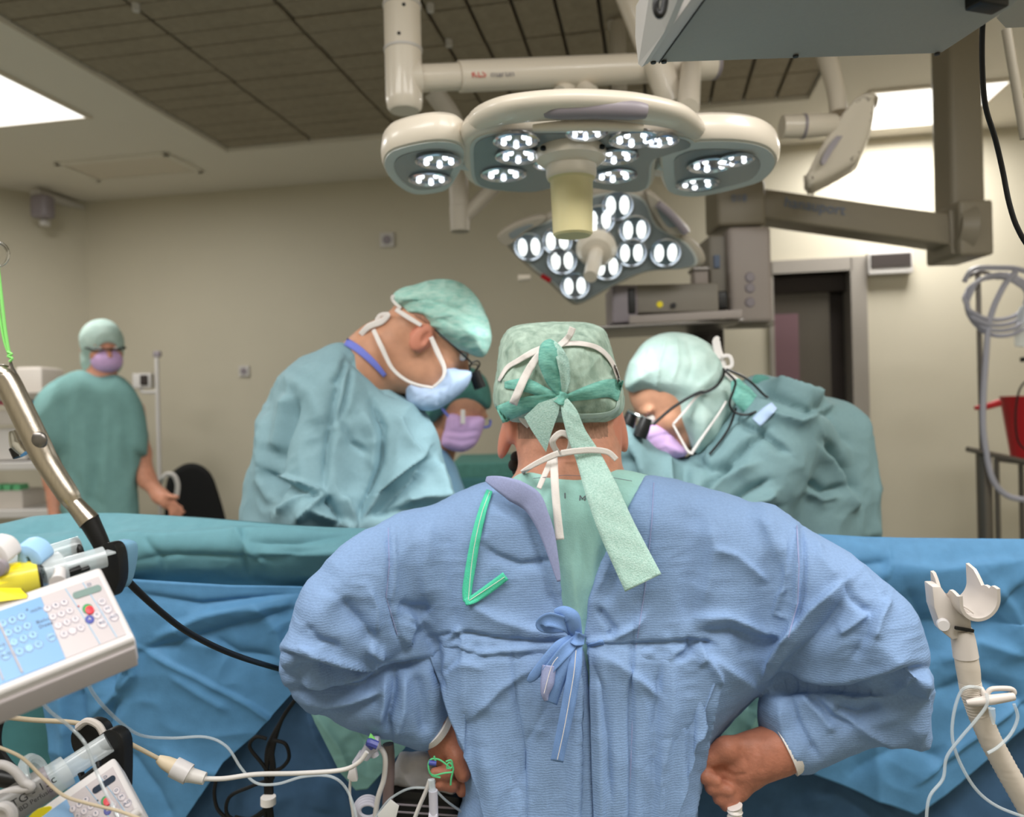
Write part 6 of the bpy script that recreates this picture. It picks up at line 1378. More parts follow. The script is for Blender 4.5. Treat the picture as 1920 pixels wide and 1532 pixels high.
sheet('drape_cloth', [(1330, 985), (1420, 995), (1540, 1003), (1620, 1008), (1700, 1010), (1820, 1011), (1930, 1012), (2000, 1013)], [(1330, 1420), (1480, 1430), (1640, 1500), (1720, 1530), (1800, 1470), (1860, 1410), (1940, 1340), (2000, 1300)],
      lambda px, py: 1.46-.03*np.sin(np.clip((py-1005)/160, 0, 1)*np.pi)+.00002*(py-1000)+0*px, M['blue_drape'], dr_, 180, 120, RF_, .006, 7, 55, .05)
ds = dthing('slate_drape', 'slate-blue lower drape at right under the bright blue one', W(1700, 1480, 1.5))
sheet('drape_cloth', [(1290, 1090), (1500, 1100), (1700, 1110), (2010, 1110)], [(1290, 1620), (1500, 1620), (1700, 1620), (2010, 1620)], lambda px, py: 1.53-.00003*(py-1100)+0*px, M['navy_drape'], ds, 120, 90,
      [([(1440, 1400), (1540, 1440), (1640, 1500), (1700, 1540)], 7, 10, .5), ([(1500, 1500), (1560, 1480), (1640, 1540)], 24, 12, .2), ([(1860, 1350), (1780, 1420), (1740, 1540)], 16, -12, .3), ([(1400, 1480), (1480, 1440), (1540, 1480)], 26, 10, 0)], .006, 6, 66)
dg = dthing('mint_drape', 'small pale mint drape corner seen between the right sleeve and the torso', W(1400, 1340, 1.40))
sheet('drape_cloth', [(1385, 1270), (1430, 1270), (1480, 1280)], [(1340, 1400), (1400, 1390), (1440, 1380)], lambda px, py: 1.38+0*px, M['mint_drape'], dg, 40, 40, [([(1440, 1285), (1425, 1320), (1400, 1370)], 7, 8, .3), ([(1415, 1290), (1400, 1330)], 6, -6, .2)], .004, 16, 77)

# ------------------------------------------------------------------ infusion pumps
def pump(label, O, U, V, Nv, wl, hl, full, syl):
    """O = top right corner of the face, U towards the left along the body, V down the face, Nv out of the face"""
    root = thing('infusion_pump', label, 'infusion pump', O+U*wl*.5)
    rot = frame(U, V)
    g = lambda u, v, n=0: O+U*u+V*v+Nv*n
    fr = frame(U, V)          # columns U, V, UxV
    def rb_(bm, u0, u1, v0, v1, n0, n1, bev): box(bm, g((u0+u1)/2, (v0+v1)/2, (n0+n1)/2), (abs(u1-u0), abs(v1-v0), abs(n1-n0)), fr, bev)
    mk('casing', lambda bm: rb_(bm, -.006, wl, -.010, hl+.006, -.030, 0, .005), M['pump_white'], root)
    mk('lower_shell', lambda bm: rb_(bm, -.004, wl, hl+.0045, hl+.0085, -.030, -.006, .0018), M['pump_grey'], root)
    ub = .0455
    mk('keypad_film', lambda bm: rb_(bm, -.001, ub, .003, hl-.003, -.001, .0006, .0003), M['pump_grey'], root)
    mk('keypad_film', lambda bm: rb_(bm, ub, wl-.003, .003, hl-.003, -.001, .0007, .0003), M['pump_blue'], root)['label'] = 'light blue keypad film'
    mk('ridge', lambda bm: tube(bm, [g(-.004, hl+.002, -.001), g(wl, hl+.002, -.001)], .0042, 14), M['pump_white'], root)
    for (u0_, u1_) in ((.0265, .0195), (.0125, .0065)):
        mk('print_line', lambda bm: tube(bm, [g(u0_, .004, .0008), g(u0_*.5+u1_*.5, hl*.45, .0008), g(u1_, hl-.004, .0008)], .0004, 5, True, 3), M['line_blue'], root)
    def lcdf(bm):
        pts = []; rx, ry = .0026, .0042
        for k in range(9): a = -math.pi/2+math.pi*k/8; pts.append(g(.0210+math.cos(a)*rx, .0166+math.sin(a)*ry, .0008))
        for k in range(9): a = math.pi/2+math.pi*k/8; pts.append(g(.0035+math.cos(a)*rx, .0174+math.sin(a)*ry, .0008))
        prism(bm, pts, Nv*.0004)
    mk('display', lcdf, M['lcd'] if full else M['lcd_dark'], root)
    brot = Matrix((U, V*1.5, Nv)).transposed()
    def btn(u, v, r, mt, txt=None, tm='ink_blue'):
        b_ = mk('button', lambda bm: lathe(bm, [(r*1.14, 0), (r*1.10, .0006), (r*.98, .0010), (r*.92, .0007), (.0001, .0008)], g(u, v, .0005), brot, 18), M[mt], root)
        mk('button_rim', lambda bm: lathe(bm, [(r*1.20, 0), (r*1.20, .0003), (r*1.10, .0004), (r*1.10, 0)], g(u, v, .0005), brot, 18), M['rim'], b_)
        if txt: text('digit', txt, g(u, v, .0016), -U, -V, r*1.5, M[tm], b_, .0001)
        return b_
    nums = ['9', '8', '7', '6', '5', '4', '3', '2', '1', 'C', '.', '0']
    for r_ in range(4):
        for c_ in range(3): btn(.0312+c_*.00645-.0013*r_, .0195+r_*.0115, .0026, 'btn_grey', nums[r_*3+c_])
    btn(.0172, .0366, .0036, 'btn_green', None)
    mk('button', lambda bm: lathe(bm, [(.0034, 0), (.0031, .0014), (.0001, .0018)], g(.0164, .0392, .0009), brot, 18), M['btn_red'], root)['label'] = 'red stop half of the round button'
    btn(.0192, .0490, .0030, 'btn_navy', '4', 'pump_white'); btn(.0128, .0470, .0026, 'btn_grey', 'R'); btn(.0120, .0580, .0034, 'btn_grey', '90')
    btn(.0052, .0340, .0029, 'btn_grey', 'O'); btn(.0038, .0450, .0031, 'btn_grey', 'M'); btn(.0020, .0560, .0031, 'btn_grey', 'AD')
    btn(.0228, .0300, .0006, 'red' if full else 'ink')
    text('letter', 'D', g(.0085, .0095, .001), -U, -V, .0050, M['ink_blue'], root, .0001)
    if full:
        for r_ in range(4):
            for c_ in range(3): btn(.0632+c_*.0068-.0014*r_, .0185+r_*.0120, .0028, 'btn_blue', nums[r_*3+c_])
        for k, (u, v, s_) in enumerate(((.0850, .030, 'O'), (.0835, .042, 'MD'), (.0820, .053, 'AD'))): btn(u, v, .0030, 'btn_blue', s_)
        btn(.0490, .0520, .0030, 'btn_blue', 'ok'); btn(.0580, .0130, .0006, 'ink_blue')
        text('lettering', 'ml/h', g(.0520, .0165, .001), -U, -V, .0050, M['ink_blue'], root, .0001)
        text('lettering', 'Bolus', g(.0500, .0310, .001), -U, -V, .0050, M['ink_blue'], root, .0001)
        text('lettering', 'Dose', g(.0495, .0370, .001), -U, -V, .0050, M['ink_blue'], root, .0001)
        mk('print_line', lambda bm: tube(bm, [g(.0800, .004, .001), g(.0755, hl-.006, .001)], .0008, 6), M['pump_grey'], root)
        mk('print_line', lambda bm: tube(bm, [g(.0900, .02, .001), g(.0885, hl-.006, .001)], .0006, 6), M['pump_grey'], root)
    return root, g
O1 = W(181, 1078, .70); Lf = W(0, 1141, .655); Bt = W(252, 1190, .655)
U1 = (Lf-O1).normalized(); V1 = (Bt-O1); V1 = (V1-U1*V1.dot(U1)).normalized(); N1 = V1.cross(U1).normalized()
if N1.y > 0: N1 = -N1
h1 = abs((Bt-O1).dot(V1))
p1, g1 = pump('white syringe pump with light blue and grey keypad, upper one at the left edge', O1, U1, V1, N1, .150, h1, True, None)
print('PUMP', h1, (Lf-O1).length, U1, V1, N1)
O2 = W(208, 1436, .80); L2 = W(60, 1540, .76); B2 = W(290, 1545, .74)
U2 = (L2-O2).normalized(); V2 = (B2-O2); V2 = (V2-U2*V2.dot(U2)).normalized(); N2 = V2.cross(U2).normalized()
if N2.y > 0: N2 = -N2
p2, g2 = pump('white syringe pump in shadow with a dark display, lower one at the bottom left corner', O2, U2, V2, N2, .150, .070, False, None)

# upper syringe, clamps, plunger holder
def cyl(name, a, b, r, m, par, n=24, r2=None): return mk(name, lambda bm: tube(bm, [a, b], [r, r2 or r], n, True, 1, False), m, par)
sy = thing('syringe', 'big syringe with yellow fluid and a yellow label lying on the upper pump', 'syringe', W(60, 1080, .74))
a, b = W(-60, 1112, .685), W(72, 1082, .715)
cyl('barrel', a, b, .0175, M['fluid_yellow'], sy, 28)
cyl('plunger_seal', b, W(76, 1081, .716), .0178, M['black'], sy, 28)
cyl('clear_barrel', W(76, 1081, .716), W(116, 1068, .73), .0175, M['syringe'], sy, 28)
cyl('plunger_rod', W(100, 1072, .735), W(196, 1044, .765), .0105, M['syringe'], sy, 20)
mk('plunger_rib', lambda bm: (box(bm, W(150, 1052, .75), (.060, .002, .020), frame(W(196, 1044, .765)-W(110, 1070, .735), (0, 0, 1)).copy(), .0004)), M['syringe'], sy)
lt_b = frame(b-a, (0, 0, 1)); xs = (b-a).normalized()
def wraplabel(bm, a_, b_, r, t0, t1, mnv=10):
    d = (b_-a_).normalized(); up = Vector((0, -.45, .9)); up = (up-d*up.dot(d)).normalized(); sd = up.cross(d)
    rows = []
    for k in range(mnv+1):
        an = t0+(t1-t0)*k/mnv; off = (up*math.cos(an)+sd*math.sin(an))*r; rows.append((bm.verts.new(a_+off), bm.verts.new(b_+off)))
    for p, q_ in zip(rows, rows[1:]): bm.faces.new((p[0], q_[0], q_[1], p[1]))
mk('yellow_label', lambda bm: wraplabel(bm, a, W(44, 1088, .709), .0179, -1.2, 1.6), M['yellow'], sy)
upv = Vector((0, -.45, .9)); upv = (upv-xs*upv.dot(xs)).normalized(); nrm = xs.cross(upv)
if nrm.y > 0: nrm = -nrm
ydir = (upv*.75-nrm*.0)
def onbar(px, py, Y, n=.0): return W(px, py, Y)
fc = (nrm*.8+upv*.6).normalized(); yv = (upv-fc*upv.dot(fc)).normalized()
text('lettering', 'BD Perfusion', W(30, 1091, .7)+fc*.0045, xs, yv, .0092, M['ink'], sy, .0001)
text('handwriting', 'Dormic 15 c', W(22, 1071, .7)+fc*.0035, xs, yv, .0100, M['ink'], sy, .0001)
lc = thing('clamp_lever', 'pale blue curved syringe clamp lever standing on the upper pump', 'clamp', W(48, 1050, .71))
mk('lever', lambda bm: prism(bm, [W(x, y, .705) for x, y in smoothpoly([(27, 1028), (48, 1024), (68, 1034), (79, 1052), (74, 1060), (60, 1058), (54, 1046), (48, 1046), (48, 1058), (32, 1062), (32, 1040)], 3)], Vector((.002, .016, .006)), .0012), M['clamp_blue'], lc)
lc2 = thing('clamp_lever', 'white syringe clamp lever at the very left edge', 'clamp', W(2, 1050, .70))
mk('lever', lambda bm: prism(bm, [W(x, y, .69) for x, y in smoothpoly([(-30, 1020), (-4, 1022), (10, 1034), (17, 1050), (10, 1056), (0, 1050), (-8, 1040), (-20, 1056), (-30, 1050)], 3)], Vector((.002, .016, .006)), .0012), M['pump_white'], lc2)
mk('screw', lambda bm: lathe(bm, [(.007, 0), (.007, .006), (.0001, .008)], W(4, 1064, .69), Matrix.Rotation(math.radians(90), 3, 'X'), 16), M['grip_grey'], lc2)
sy2 = thing('syringe', 'second clear syringe behind the labelled one, its plunger in a black ring', 'syringe', W(110, 1036, .79))
cyl('plunger_rod', W(60, 1052, .78), W(150, 1024, .81), .011, M['syringe'], sy2, 20)
cyl('barrel', W(-20, 1072, .77), W(64, 1050, .785), .0165, M['syringe'], sy2, 24)
ph = thing('plunger_holder', 'black plunger holder of the upper pump with a pale grey side plate', 'pump part', W(200, 1090, .78))
def ring(bm, c, R_, r, d):
    d = Vector(d).normalized(); x = d.cross(Vector((0, 0, 1))).normalized(); y = d.cross(x)
    pts = [c+(x*math.cos(t)+y*math.sin(t))*R_ for t in np.linspace(0, 2*math.pi, 25)]; tube(bm, pts, r, 8, False, 1, False)
mk('holder_plate', lambda bm: prism(bm, [W(x, y, .785) for x, y in smoothpoly([(180, 1032), (198, 1018), (214, 1022), (222, 1048), (222, 1090), (206, 1120), (190, 1092), (182, 1070)], 3)], Vector((.004, .012, 0)), .001), M['black'], ph)
mk('side_plate', lambda bm: prism(bm, [W(x, y, .80) for x, y in smoothpoly([(205, 1018), (232, 1018), (240, 1030), (238, 1060), (228, 1098), (214, 1104), (205, 1060)], 3)], Vector((.004, .014, 0)), .0015), mat('pale_teal_plastic', (112, 156, 184), .4), ph)
mk('holder_ring', lambda bm: ring(bm, W(146, 1036, .81), .0125, .0035, (W(196, 1044, .765)-W(100, 1072, .735))), M['black'], ph)
mk('grip_bar', lambda bm: box(bm, W(128, 1074, .735), (.022, .006, .006), frame(-U1, V1), .001), M['black'], ph)
mk('slider', lambda bm: box(bm, W(142, 1072, .74), (.024, .006, .004), frame(-U1, V1), .001), M['black'], ph)
tag_ = thing('yellow_label', 'small yellow printed label on the top edge of the upper pump', 'label', W(20, 1120, .68))
mk('paper', lambda bm: prism(bm, [W(-20, 1131, .652), W(-20, 1104, .66), W(40, 1104, .675), W(52, 1116, .67), W(50, 1122, .668)], N1*.0006), M['yellow'], tag_)
mk('border', lambda bm: tube(bm, [W(-20, 1131, .651), W(50, 1122, .667), W(52, 1116, .669), W(40, 1104, .674)], .0003, 5, True, 1, False), M['ink'], tag_)
mk('clamp_stub', lambda bm: tube(bm, [W(108, 1092, .69), W(112, 1078, .70), W(112, 1070, .705)], [.007, .005, .005], 12), M['pump_white'], p1)

# lower pump parts
ph = thing('plunger_holder', 'black plunger holder of the lower pump', 'pump part', W(195, 1420, .86))
mk('holder_plate', lambda bm: prism(bm, [W(x, y, .86) for x, y in smoothpoly([(178, 1395), (192, 1374), (210, 1369), (228, 1384), (232, 1420), (228, 1500), (205, 1470), (186, 1440)], 3)], Vector((.004, .014, 0)), .0015), M['black'], ph)
mk('holder_plate', lambda bm: prism(bm, [W(x, y, .89) for x, y in smoothpoly([(132, 1380), (145, 1362), (165, 1352), (188, 1360), (196, 1385), (180, 1410), (160, 1425), (138, 1410)], 3)], Vector((.004, .014, 0)), .0015), M['black'], ph)
mk('holder_rim', lambda bm: tube(bm, [W(146, 1364, .888), W(164, 1352, .885), (W(184, 1360, .882)), W(194, 1376, .88)], .004, 8), M['holder'], ph)
mk('bracket_bar', lambda bm: tube(bm, [W(152, 1450, .83), W(153, 1462, .826), W(186, 1437, .832), W(184, 1430, .835)], .0035, 8, True, 1, False), M['black'], ph)
sy = thing('syringe', 'syringe with handwritten letters lying on the lower pump, dark plunger', 'syringe', W(70, 1490, .80))
cyl('plunger_rod', W(112, 1452, .83), W(204, 1392, .855), .0115, M['syringe'], sy, 20)
cyl('clear_barrel', W(86, 1470, .815), W(126, 1444, .83), .0165, M['syringe'], sy, 24)
cyl('plunger_seal', W(76, 1476, .812), W(96, 1463, .818), .0172, M['grip_grey'], sy, 24)
a2, b2 = W(-40, 1548, .775), W(84, 1471, .812)
cyl('barrel', a2, b2, .0178, mat('cloudy_syringe', (150, 148, 146), .25, alpha=.8), sy, 28)
xs2 = (b2-a2).normalized(); up2 = Vector((0, -.45, .9)); up2 = (up2-xs2*up2.dot(xs2)).normalized(); n2_ = xs2.cross(up2)
if n2_.y > 0: n2_ = -n2_
f2 = (n2_*.85+up2*.5).normalized(); y2 = (up2-f2*up2.dot(f2)).normalized()
text('handwriting', 'NTG - 15c', W(52, 1483, .80)+f2*.018, xs2, y2, .0115, M['ink'], sy, .0001)
text('lettering', 'BD Perfusion', W(68, 1490, .80)+f2*.017, xs2, y2, .0065, M['ink'], sy, .0001)
mk('flange', lambda bm: ring(bm, W(64, 1452, .815), .017, .0055, xs2+Vector((0, -.5, 0))), M['syringe'], sy)
tg = thing('yellow_label', 'yellow label strip at the upper edge of the lower pump', 'label', W(75, 1520, .76))
mk('paper', lambda bm: prism(bm, [W(x, y, .752) for x, y in smoothpoly([(52, 1534), (70, 1518), (92, 1512), (96, 1518), (78, 1532), (66, 1545), (55, 1545)], 2)], Vector((0, .001, 0))), M['yellow'], tg)
wc = thing('clamp_lever', 'white looped clamp at the left edge above the lower syringe', 'clamp', W(15, 1450, .80))
mk('loop', lambda bm: tube(bm, [W(-20, 1436, .79), W(5, 1434, .79), W(28, 1446, .79), W(44, 1466, .79), (W(58, 1474, .79)), W(50, 1480, .79), (W(20, 1484, .79)), W(-20, 1498, .79)], .0045, 10), M['pump_white'], wc)
mk('pump_rail', lambda bm: tube(bm, [W(-40, 1452, .82), W(20, 1462, .82), W(40, 1470, .82)], .009, 12), M['black'], wc)
kn = thing('round_knob', 'pale grey round screw knob in the bottom left corner', 'knob', W(8, 1530, .74))
mk('knob', lambda bm: lathe(bm, [(.0135, 0), (.0135, .006), (.011, .009), (.0085, .009), (.008, .006), (.0001, .006)], W(8, 1530, .74), Matrix.Rotation(math.radians(80), 3, 'X'), 28), M['pump_white'], kn)
# rail post carrying both pumps
pp = thing('pump_pole', 'pale upright pump pole just outside the left edge', 'pole', (W(-160, 1300, .82).x, .84, 0))
xq = W(-160, 1300, .82).x
mk('pole', lambda bm: tube(bm, [(xq, .84, .03), (xq, .84, 1.42)], .016, 16), M['steel'], pp)
mk('base', lambda bm: [box(bm, (xq, .84, .03), (.5, .05, .03), Matrix.Rotation(k*math.pi/3, 3, 'Z'), .008) for k in range(3)], M['steel_dark'], pp)
mk('pump_bracket', lambda bm: (tube(bm, [(xq, .84, g1(.15, .03, -.02).z), g1(.149, .03, -.02)], .012, 12)), M['steel'], pp)
mk('pump_bracket', lambda bm: (tube(bm, [(xq, .84, g2(.15, .03, -.02).z), g2(.149, .03, -.02)], .012, 12)), M['steel'], pp)

# ------------------------------------------------------------------ steel handle with ring and green cord
YHd = .80
hn = thing('surgical_handpiece', 'brushed steel surgical handpiece hanging diagonally at left with black cable sleeve', 'handpiece', W(80, 830, YHd))
hp = [((2, 700), 18), ((8, 706), 21), ((20, 728), 22), ((72, 835), 22), ((90, 870), 20.5), ((128, 928), 19), ((140, 946), 15.5), ((170, 979), 15)]
mk('barrel', lambda bm: tube(bm, [W(-6, 694, YHd+.01)]+[W(x, y, YHd) for (x, y), r in hp], [.004]+[r*YHd/F for (x, y), r in hp], 32, True, 4), M['steel'], hn)
mk('flare', lambda bm: tube(bm, [W(132, 936, YHd), W(150, 957, YHd), W(168, 978, YHd)], [.0082, .0092, .0108], 28, True, 4), M['steel'], hn)
def sph(bm, c, r, sc=(1, 1, 1)):
    r_ = bmesh.ops.create_uvsphere(bm, u_segments=24, v_segments=14, radius=r); bmesh.ops.transform(bm, matrix=Matrix.Translation(c)@Matrix.Diagonal((*sc, 1)), verts=r_['verts'])
mk('button', lambda bm: sph(bm, W(72, 826, YHd-.008), .0092, (1, .5, 1)), M['steel_dark'], hn)
mk('connector', lambda bm: tube(bm, [W(26, 808, YHd+.01), W(34, 832, YHd+.01), W(48, 850, YHd+.01)], [.005, .008, .006], 14), M['chrome'], hn)
mk('connector_cap', lambda bm: tube(bm, [W(30, 838, YHd+.012), W(38, 856, YHd+.012)], .007, 12), M['black'], hn)
mk('cable_sleeve', lambda bm: tube(bm, [W(167, 976, YHd), W(185, 1010, YHd), W(200, 1042, YHd), W(212, 1060, YHd)], [.0100, .0085, .0072, .0055], 18), M['black_rubber'], hn)
mk('cable', lambda bm: tube(bm, [W(208, 1050, YHd), W(240, 1090, .82), W(300, 1146, .86), W(360, 1190, .92), W(440, 1228, 1.02), W(530, 1256, 1.24), W(600, 1272, 1.32)], [.0045, .0040, .0036, .0036, .0038, .0042, .0046], 14), M['black_rubber'], hn)
rg = thing('steel_ring', 'steel split ring with bright green cord at the left edge above the handle', 'ring', W(-4, 478, YHd))
mk('ring', lambda bm: tube(bm, [W(-6+23*math.cos(t), 477+23*math.sin(t), YHd) for t in np.linspace(0, 2*math.pi, 29)], .0012, 8, False, 1, False), M['chrome'], rg)
mk('ring', lambda bm: tube(bm, [W(-8+22*math.cos(t), 479+22*math.sin(t), YHd+.002) for t in np.linspace(0, 2*math.pi, 29)], .0009, 8, False, 1, False), M['chrome'], rg)
mk('support_cord', lambda bm: tube(bm, [W(-10, 455, YHd), W(-14, 200, YHd), W(-16, -200, YHd), (W(-16, -200, YHd).x, YHd, ZC)], .0012, 6), M['lime'], rg)
mk('cord', lambda bm: tube(bm, [W(-4, 500, YHd), W(3, 560, YHd), W(10, 620, YHd), W(18, 668, YHd)], .0017, 8), M['lime'], rg)
mk('cord', lambda bm: tube(bm, [W(-8, 500, YHd), W(-2, 580, YHd), W(8, 640, YHd), W(20, 672, YHd)], .0012, 8), M['lime'], rg)
mk('knot', lambda bm: tube(bm, [W(14, 660, YHd-.002), W(22, 664, YHd-.002), W(15, 668, YHd-.002), W(23, 672, YHd-.002), W(18, 678, YHd-.002)], .0013, 8), M['lime'], rg)
mk('hook', lambda bm: tube(bm, [W(20, 676, YHd), W(22, 690, YHd), W(28, 700, YHd), W(25, 708, YHd)], [.0008, .0022, .0018, .0008], 8), M['steel_dark'], rg)

# ------------------------------------------------------------------ tubing and connectors on the left
def tb(name, label, cat, pts, r, m, res=6):
    t = thing(name, label, cat, W(*pts[0])); mk('line', lambda bm: tube(bm, [W(*p) for p in pts], r, 8, True, res), M[m], t); return t
tb('clear_tubing', 'clear thin line looping from the upper pump across the blue drape to the stopcocks', 'tubing', [(150, 1245, .75), (175, 1300, .85), (215, 1345, .95), (262, 1378, 1.05), (320, 1384, 1.1), (385, 1382, 1.12), (425, 1400, 1.12), (452, 1440, 1.12), (480, 1468, 1.12), (520, 1470, 1.12), (570, 1456, 1.12), (620, 1456, 1.12), (650, 1480, 1.12), (668, 1532, 1.12), (670, 1580, 1.12)], .0021, 'clear')
tb('clear_tubing', 'clear thin line hanging from the upper pump over the lower pump keypad', 'tubing', [(58, 1285, .70), (90, 1330, .74), (130, 1362, .76), (160, 1395, .76), (178, 1440, .76), (195, 1480, .755), (215, 1518, .75), (235, 1560, .745)], .0016, 'clear')
tb('clear_tubing', 'thin line curving from the left edge down across the lower syringe', 'tubing', [(-10, 1398, .76), (40, 1420, .76), (80, 1458, .76), (120, 1492, .75), (170, 1508, .74), (220, 1520, .738), (262, 1535, .735)], .0016, 'beige_cable')
bc = thing('beige_cable', 'beige cable from the left edge to a white plug connector', 'cable', W(250, 1400, 1.0))
mk('cable', lambda bm: tube(bm, [W(-10, 1342, .88), W(60, 1350, .90), (W(130, 1354, .92)), W(180, 1364, .94), (W(215, 1380, .97)), W(262, 1404, 1.0), W(300, 1424, 1.02)], .0028, 10), M['beige_cable'], bc)
mk('strain_relief', lambda bm: tube(bm, [W(296, 1422, 1.02), W(310, 1430, 1.02), W(330, 1440, 1.02)], [.0045, .0085, .0105], 14), M['beige_cable'], bc)
mk('plug', lambda bm: tube(bm, [W(326, 1438, 1.02), W(354, 1452, 1.02)], [.0130, .0130], 18), M['pump_white'], bc)
mk('socket', lambda bm: tube(bm, [W(354, 1452, 1.02), W(360, 1454, 1.02), W(384, 1460, 1.02)], [.011, .0092, .0078], 16), M['mask_blue'] if False else M['pale_cable'], bc)
mk('lead', lambda bm: tube(bm, [W(380, 1460, 1.02), W(420, 1460, 1.03), W(480, 1452, 1.05), W(560, 1450, 1.08), W(640, 1444, 1.1), (W(672, 1430, 1.1)), W(688, 1410, 1.1)], .0032, 10), M['pale_cable'], bc)
bw = thing('cable_bundle', 'bundle of black cables tied together in the shadow below the blue drape', 'cable', W(505, 1460, 1.3))
rr_ = random.Random(5)
for k in range(6):
    mk('cable', lambda bm: tube(bm, [W(555-k*3, 1310+k*4, 1.32), W(528, 1350, 1.32), W(508+rr_.uniform(-6, 6), 1400, 1.31), W(505+rr_.uniform(-10, 10), 1450, 1.3), W(503+rr_.uniform(-7, 7), 1500, 1.3), W(505+rr_.uniform(-14, 14), 1590, 1.3)], .0034, 8), M['black_rubber'], bw)
for pts in ([(500, 1385), (480, 1382), (468, 1400), (490, 1430), (505, 1450)], [(512, 1388), (535, 1395), (542, 1420), (530, 1438), (515, 1445)], [(505, 1462), (470, 1475), (430, 1495), (428, 1530), (470, 1540), (505, 1515)], [(405, 1462), (402, 1490), (410, 1520), (440, 1545)], [(500, 1515), (470, 1535), (440, 1532)]):
    mk('cable_loop', lambda bm: tube(bm, [W(x, y, 1.3) for x, y in pts], .0032, 8), M['black_rubber'], bw)
mk('tie', lambda bm: tube(bm, [W(503, 1494, 1.29), W(503, 1508, 1.29)], .0125, 14), M['white_tape'], bw)['label'] = 'white cable tie'
tb('black_cable', 'black cable hanging down along the left edge under the upper pump', 'cable', [(6, 1300, .82), (4, 1340, .82), (-4, 1370, .82), (-4, 1400, .82), (10, 1425, .82), (30, 1448, .82), (52, 1472, .82)], .0042, 'black_rubber')

# stopcocks, pad, syringe, cord and tubes beside the left hand
Yc = 1.13
sc = thing('stopcock', 'clear stopcock with a lime green cap left of the hand', 'stopcock', W(695, 1400, Yc))
mk('body', lambda bm: (tube(bm, [W(682, 1420, Yc), W(700, 1396, Yc), W(712, 1392, Yc)], [.008, .011, .008], 12)), M['paper'], sc)
mk('side_port', lambda bm: tube(bm, [W(697, 1400, Yc), W(704, 1418, Yc)], .006, 10), M['paper'], sc)
mk('tap', lambda bm: tube(bm, [W(700, 1400, Yc-.01), W(692, 1392, Yc-.012), W(708, 1398, Yc-.012)], .006, 8), M['btn_navy'], sc)
mk('green_cap', lambda bm: prism(bm, [W(688, 1391, Yc-.01), W(693, 1378, Yc-.01), (W(704, 1390, Yc-.01))], Vector((0, .008, 0)), .001), M['lime'], sc)
mk('luer', lambda bm: tube(bm, [W(664, 1432, Yc), W(680, 1412, Yc)], [.004, .006], 10), M['paper'], sc)
wc = thing('roller_clamp', 'white roller clamp on a thin line below the lime stopcock', 'clamp', W(660, 1455, Yc))
mk('body', lambda bm: prism(bm, [W(x, y, Yc-.01) for x, y in [(656, 1438), (666, 1440), (670, 1466), (660, 1467), (650, 1460)]], Vector((0, .01, 0)), .002), M['pump_white'], wc)
mk('line', lambda bm: tube(bm, [W(657, 1462, Yc), W(656, 1490, Yc), W(662, 1530, Yc), W(664, 1580, Yc)], .002, 8), M['pale_cable'], wc)
ft = thing('suction_tube', 'thick clear tube with brown contents running down from the left cuff', 'tubing', W(725, 1440, Yc+.04))
mk('tube', lambda bm: tube(bm, [W(728, 1395, Yc+.05), W(730, 1430, Yc+.05), W(728, 1490, Yc+.05), W(724, 1560, Yc+.05)], .0085, 14), mat('smoky_tube', (136, 116, 112), .15, alpha=.8), ft)
mk('inner_tube', lambda bm: tube(bm, [W(712, 1400, Yc+.03), W(722, 1420, Yc+.02), W(720, 1460, Yc+.02), W(708, 1500, Yc+.02), W(700, 1560, Yc+.02)], .0040, 10), M['pale_cable'], ft)
gz = thing('gauze_pad', 'crumpled white pad behind the stopcocks and green cord', 'pad', W(775, 1440, 1.22))
v = Vol(715, 880, 1395, 1520, 1.12, 1.32, 3, .006)
v.infl([(722, 1478), (738, 1440), (755, 1412), (780, 1407), (808, 1416), (822, 1440), (846, 1470), (850, 1492), (820, 1484), (790, 1478), (758, 1482), (738, 1474)], 1.22, .03, .0, .8, .01)
v.build('pad', M['gauze'], gz, lambda P, N, px, py: P+N*(wr(.004, 26, 3)(P))[:, None])
gp_ = thing('green_wrap', 'bright green sterile wrap corner behind the left hand', 'wrap', W(850, 1480, 1.24))
mk('cloth', lambda bm: prism(bm, [W(x, y, 1.24) for x, y in smoothpoly([(834, 1470), (850, 1462), (874, 1462), (882, 1490), (878, 1508), (852, 1496)], 3)], Vector((0, .02, 0)), .004), M['green_pack'], gp_)
tray = thing('black_tray', 'black wire tray in shadow at the bottom under the white pad', 'tray', W(790, 1520, 1.25))
mk('tray', lambda bm: prism(bm, [W(735, 1480, 1.2), W(862, 1496, 1.2), W(862, 1620, 1.2), W(725, 1620, 1.2)], Vector((0, .10, 0)), .004), M['black'], tray)
for k in range(3): mk('wire', lambda bm: tube(bm, [W(740, 1508+k*14, 1.19), W(860, 1516+k*14, 1.19)], .0016, 6), M['grip_grey'], tray)
cs = thing('small_syringe', 'slim clear syringe held upright below the fingers of the left hand', 'syringe', W(810, 1500, 1.10))
cyl('barrel', W(812, 1482, 1.10), W(814, 1560, 1.10), .0065, M['paper'], cs, 16)
cyl('cap', W(809, 1462, 1.10), W(811, 1484, 1.10), .0048, M['clear'], cs, 14)
cyl('blue_tip', W(804, 1430, 1.11), W(818, 1432, 1.11), .0035, M['btn_navy'], cs, 12)
cyl('flange', W(804, 1530, 1.10), W(820, 1531, 1.10), .0075, M['paper'], cs, 16)
gc = thing('tied_string', 'green cord tied in loops around the fingers of the left hand', 'cord', W(835, 1440, 1.13))
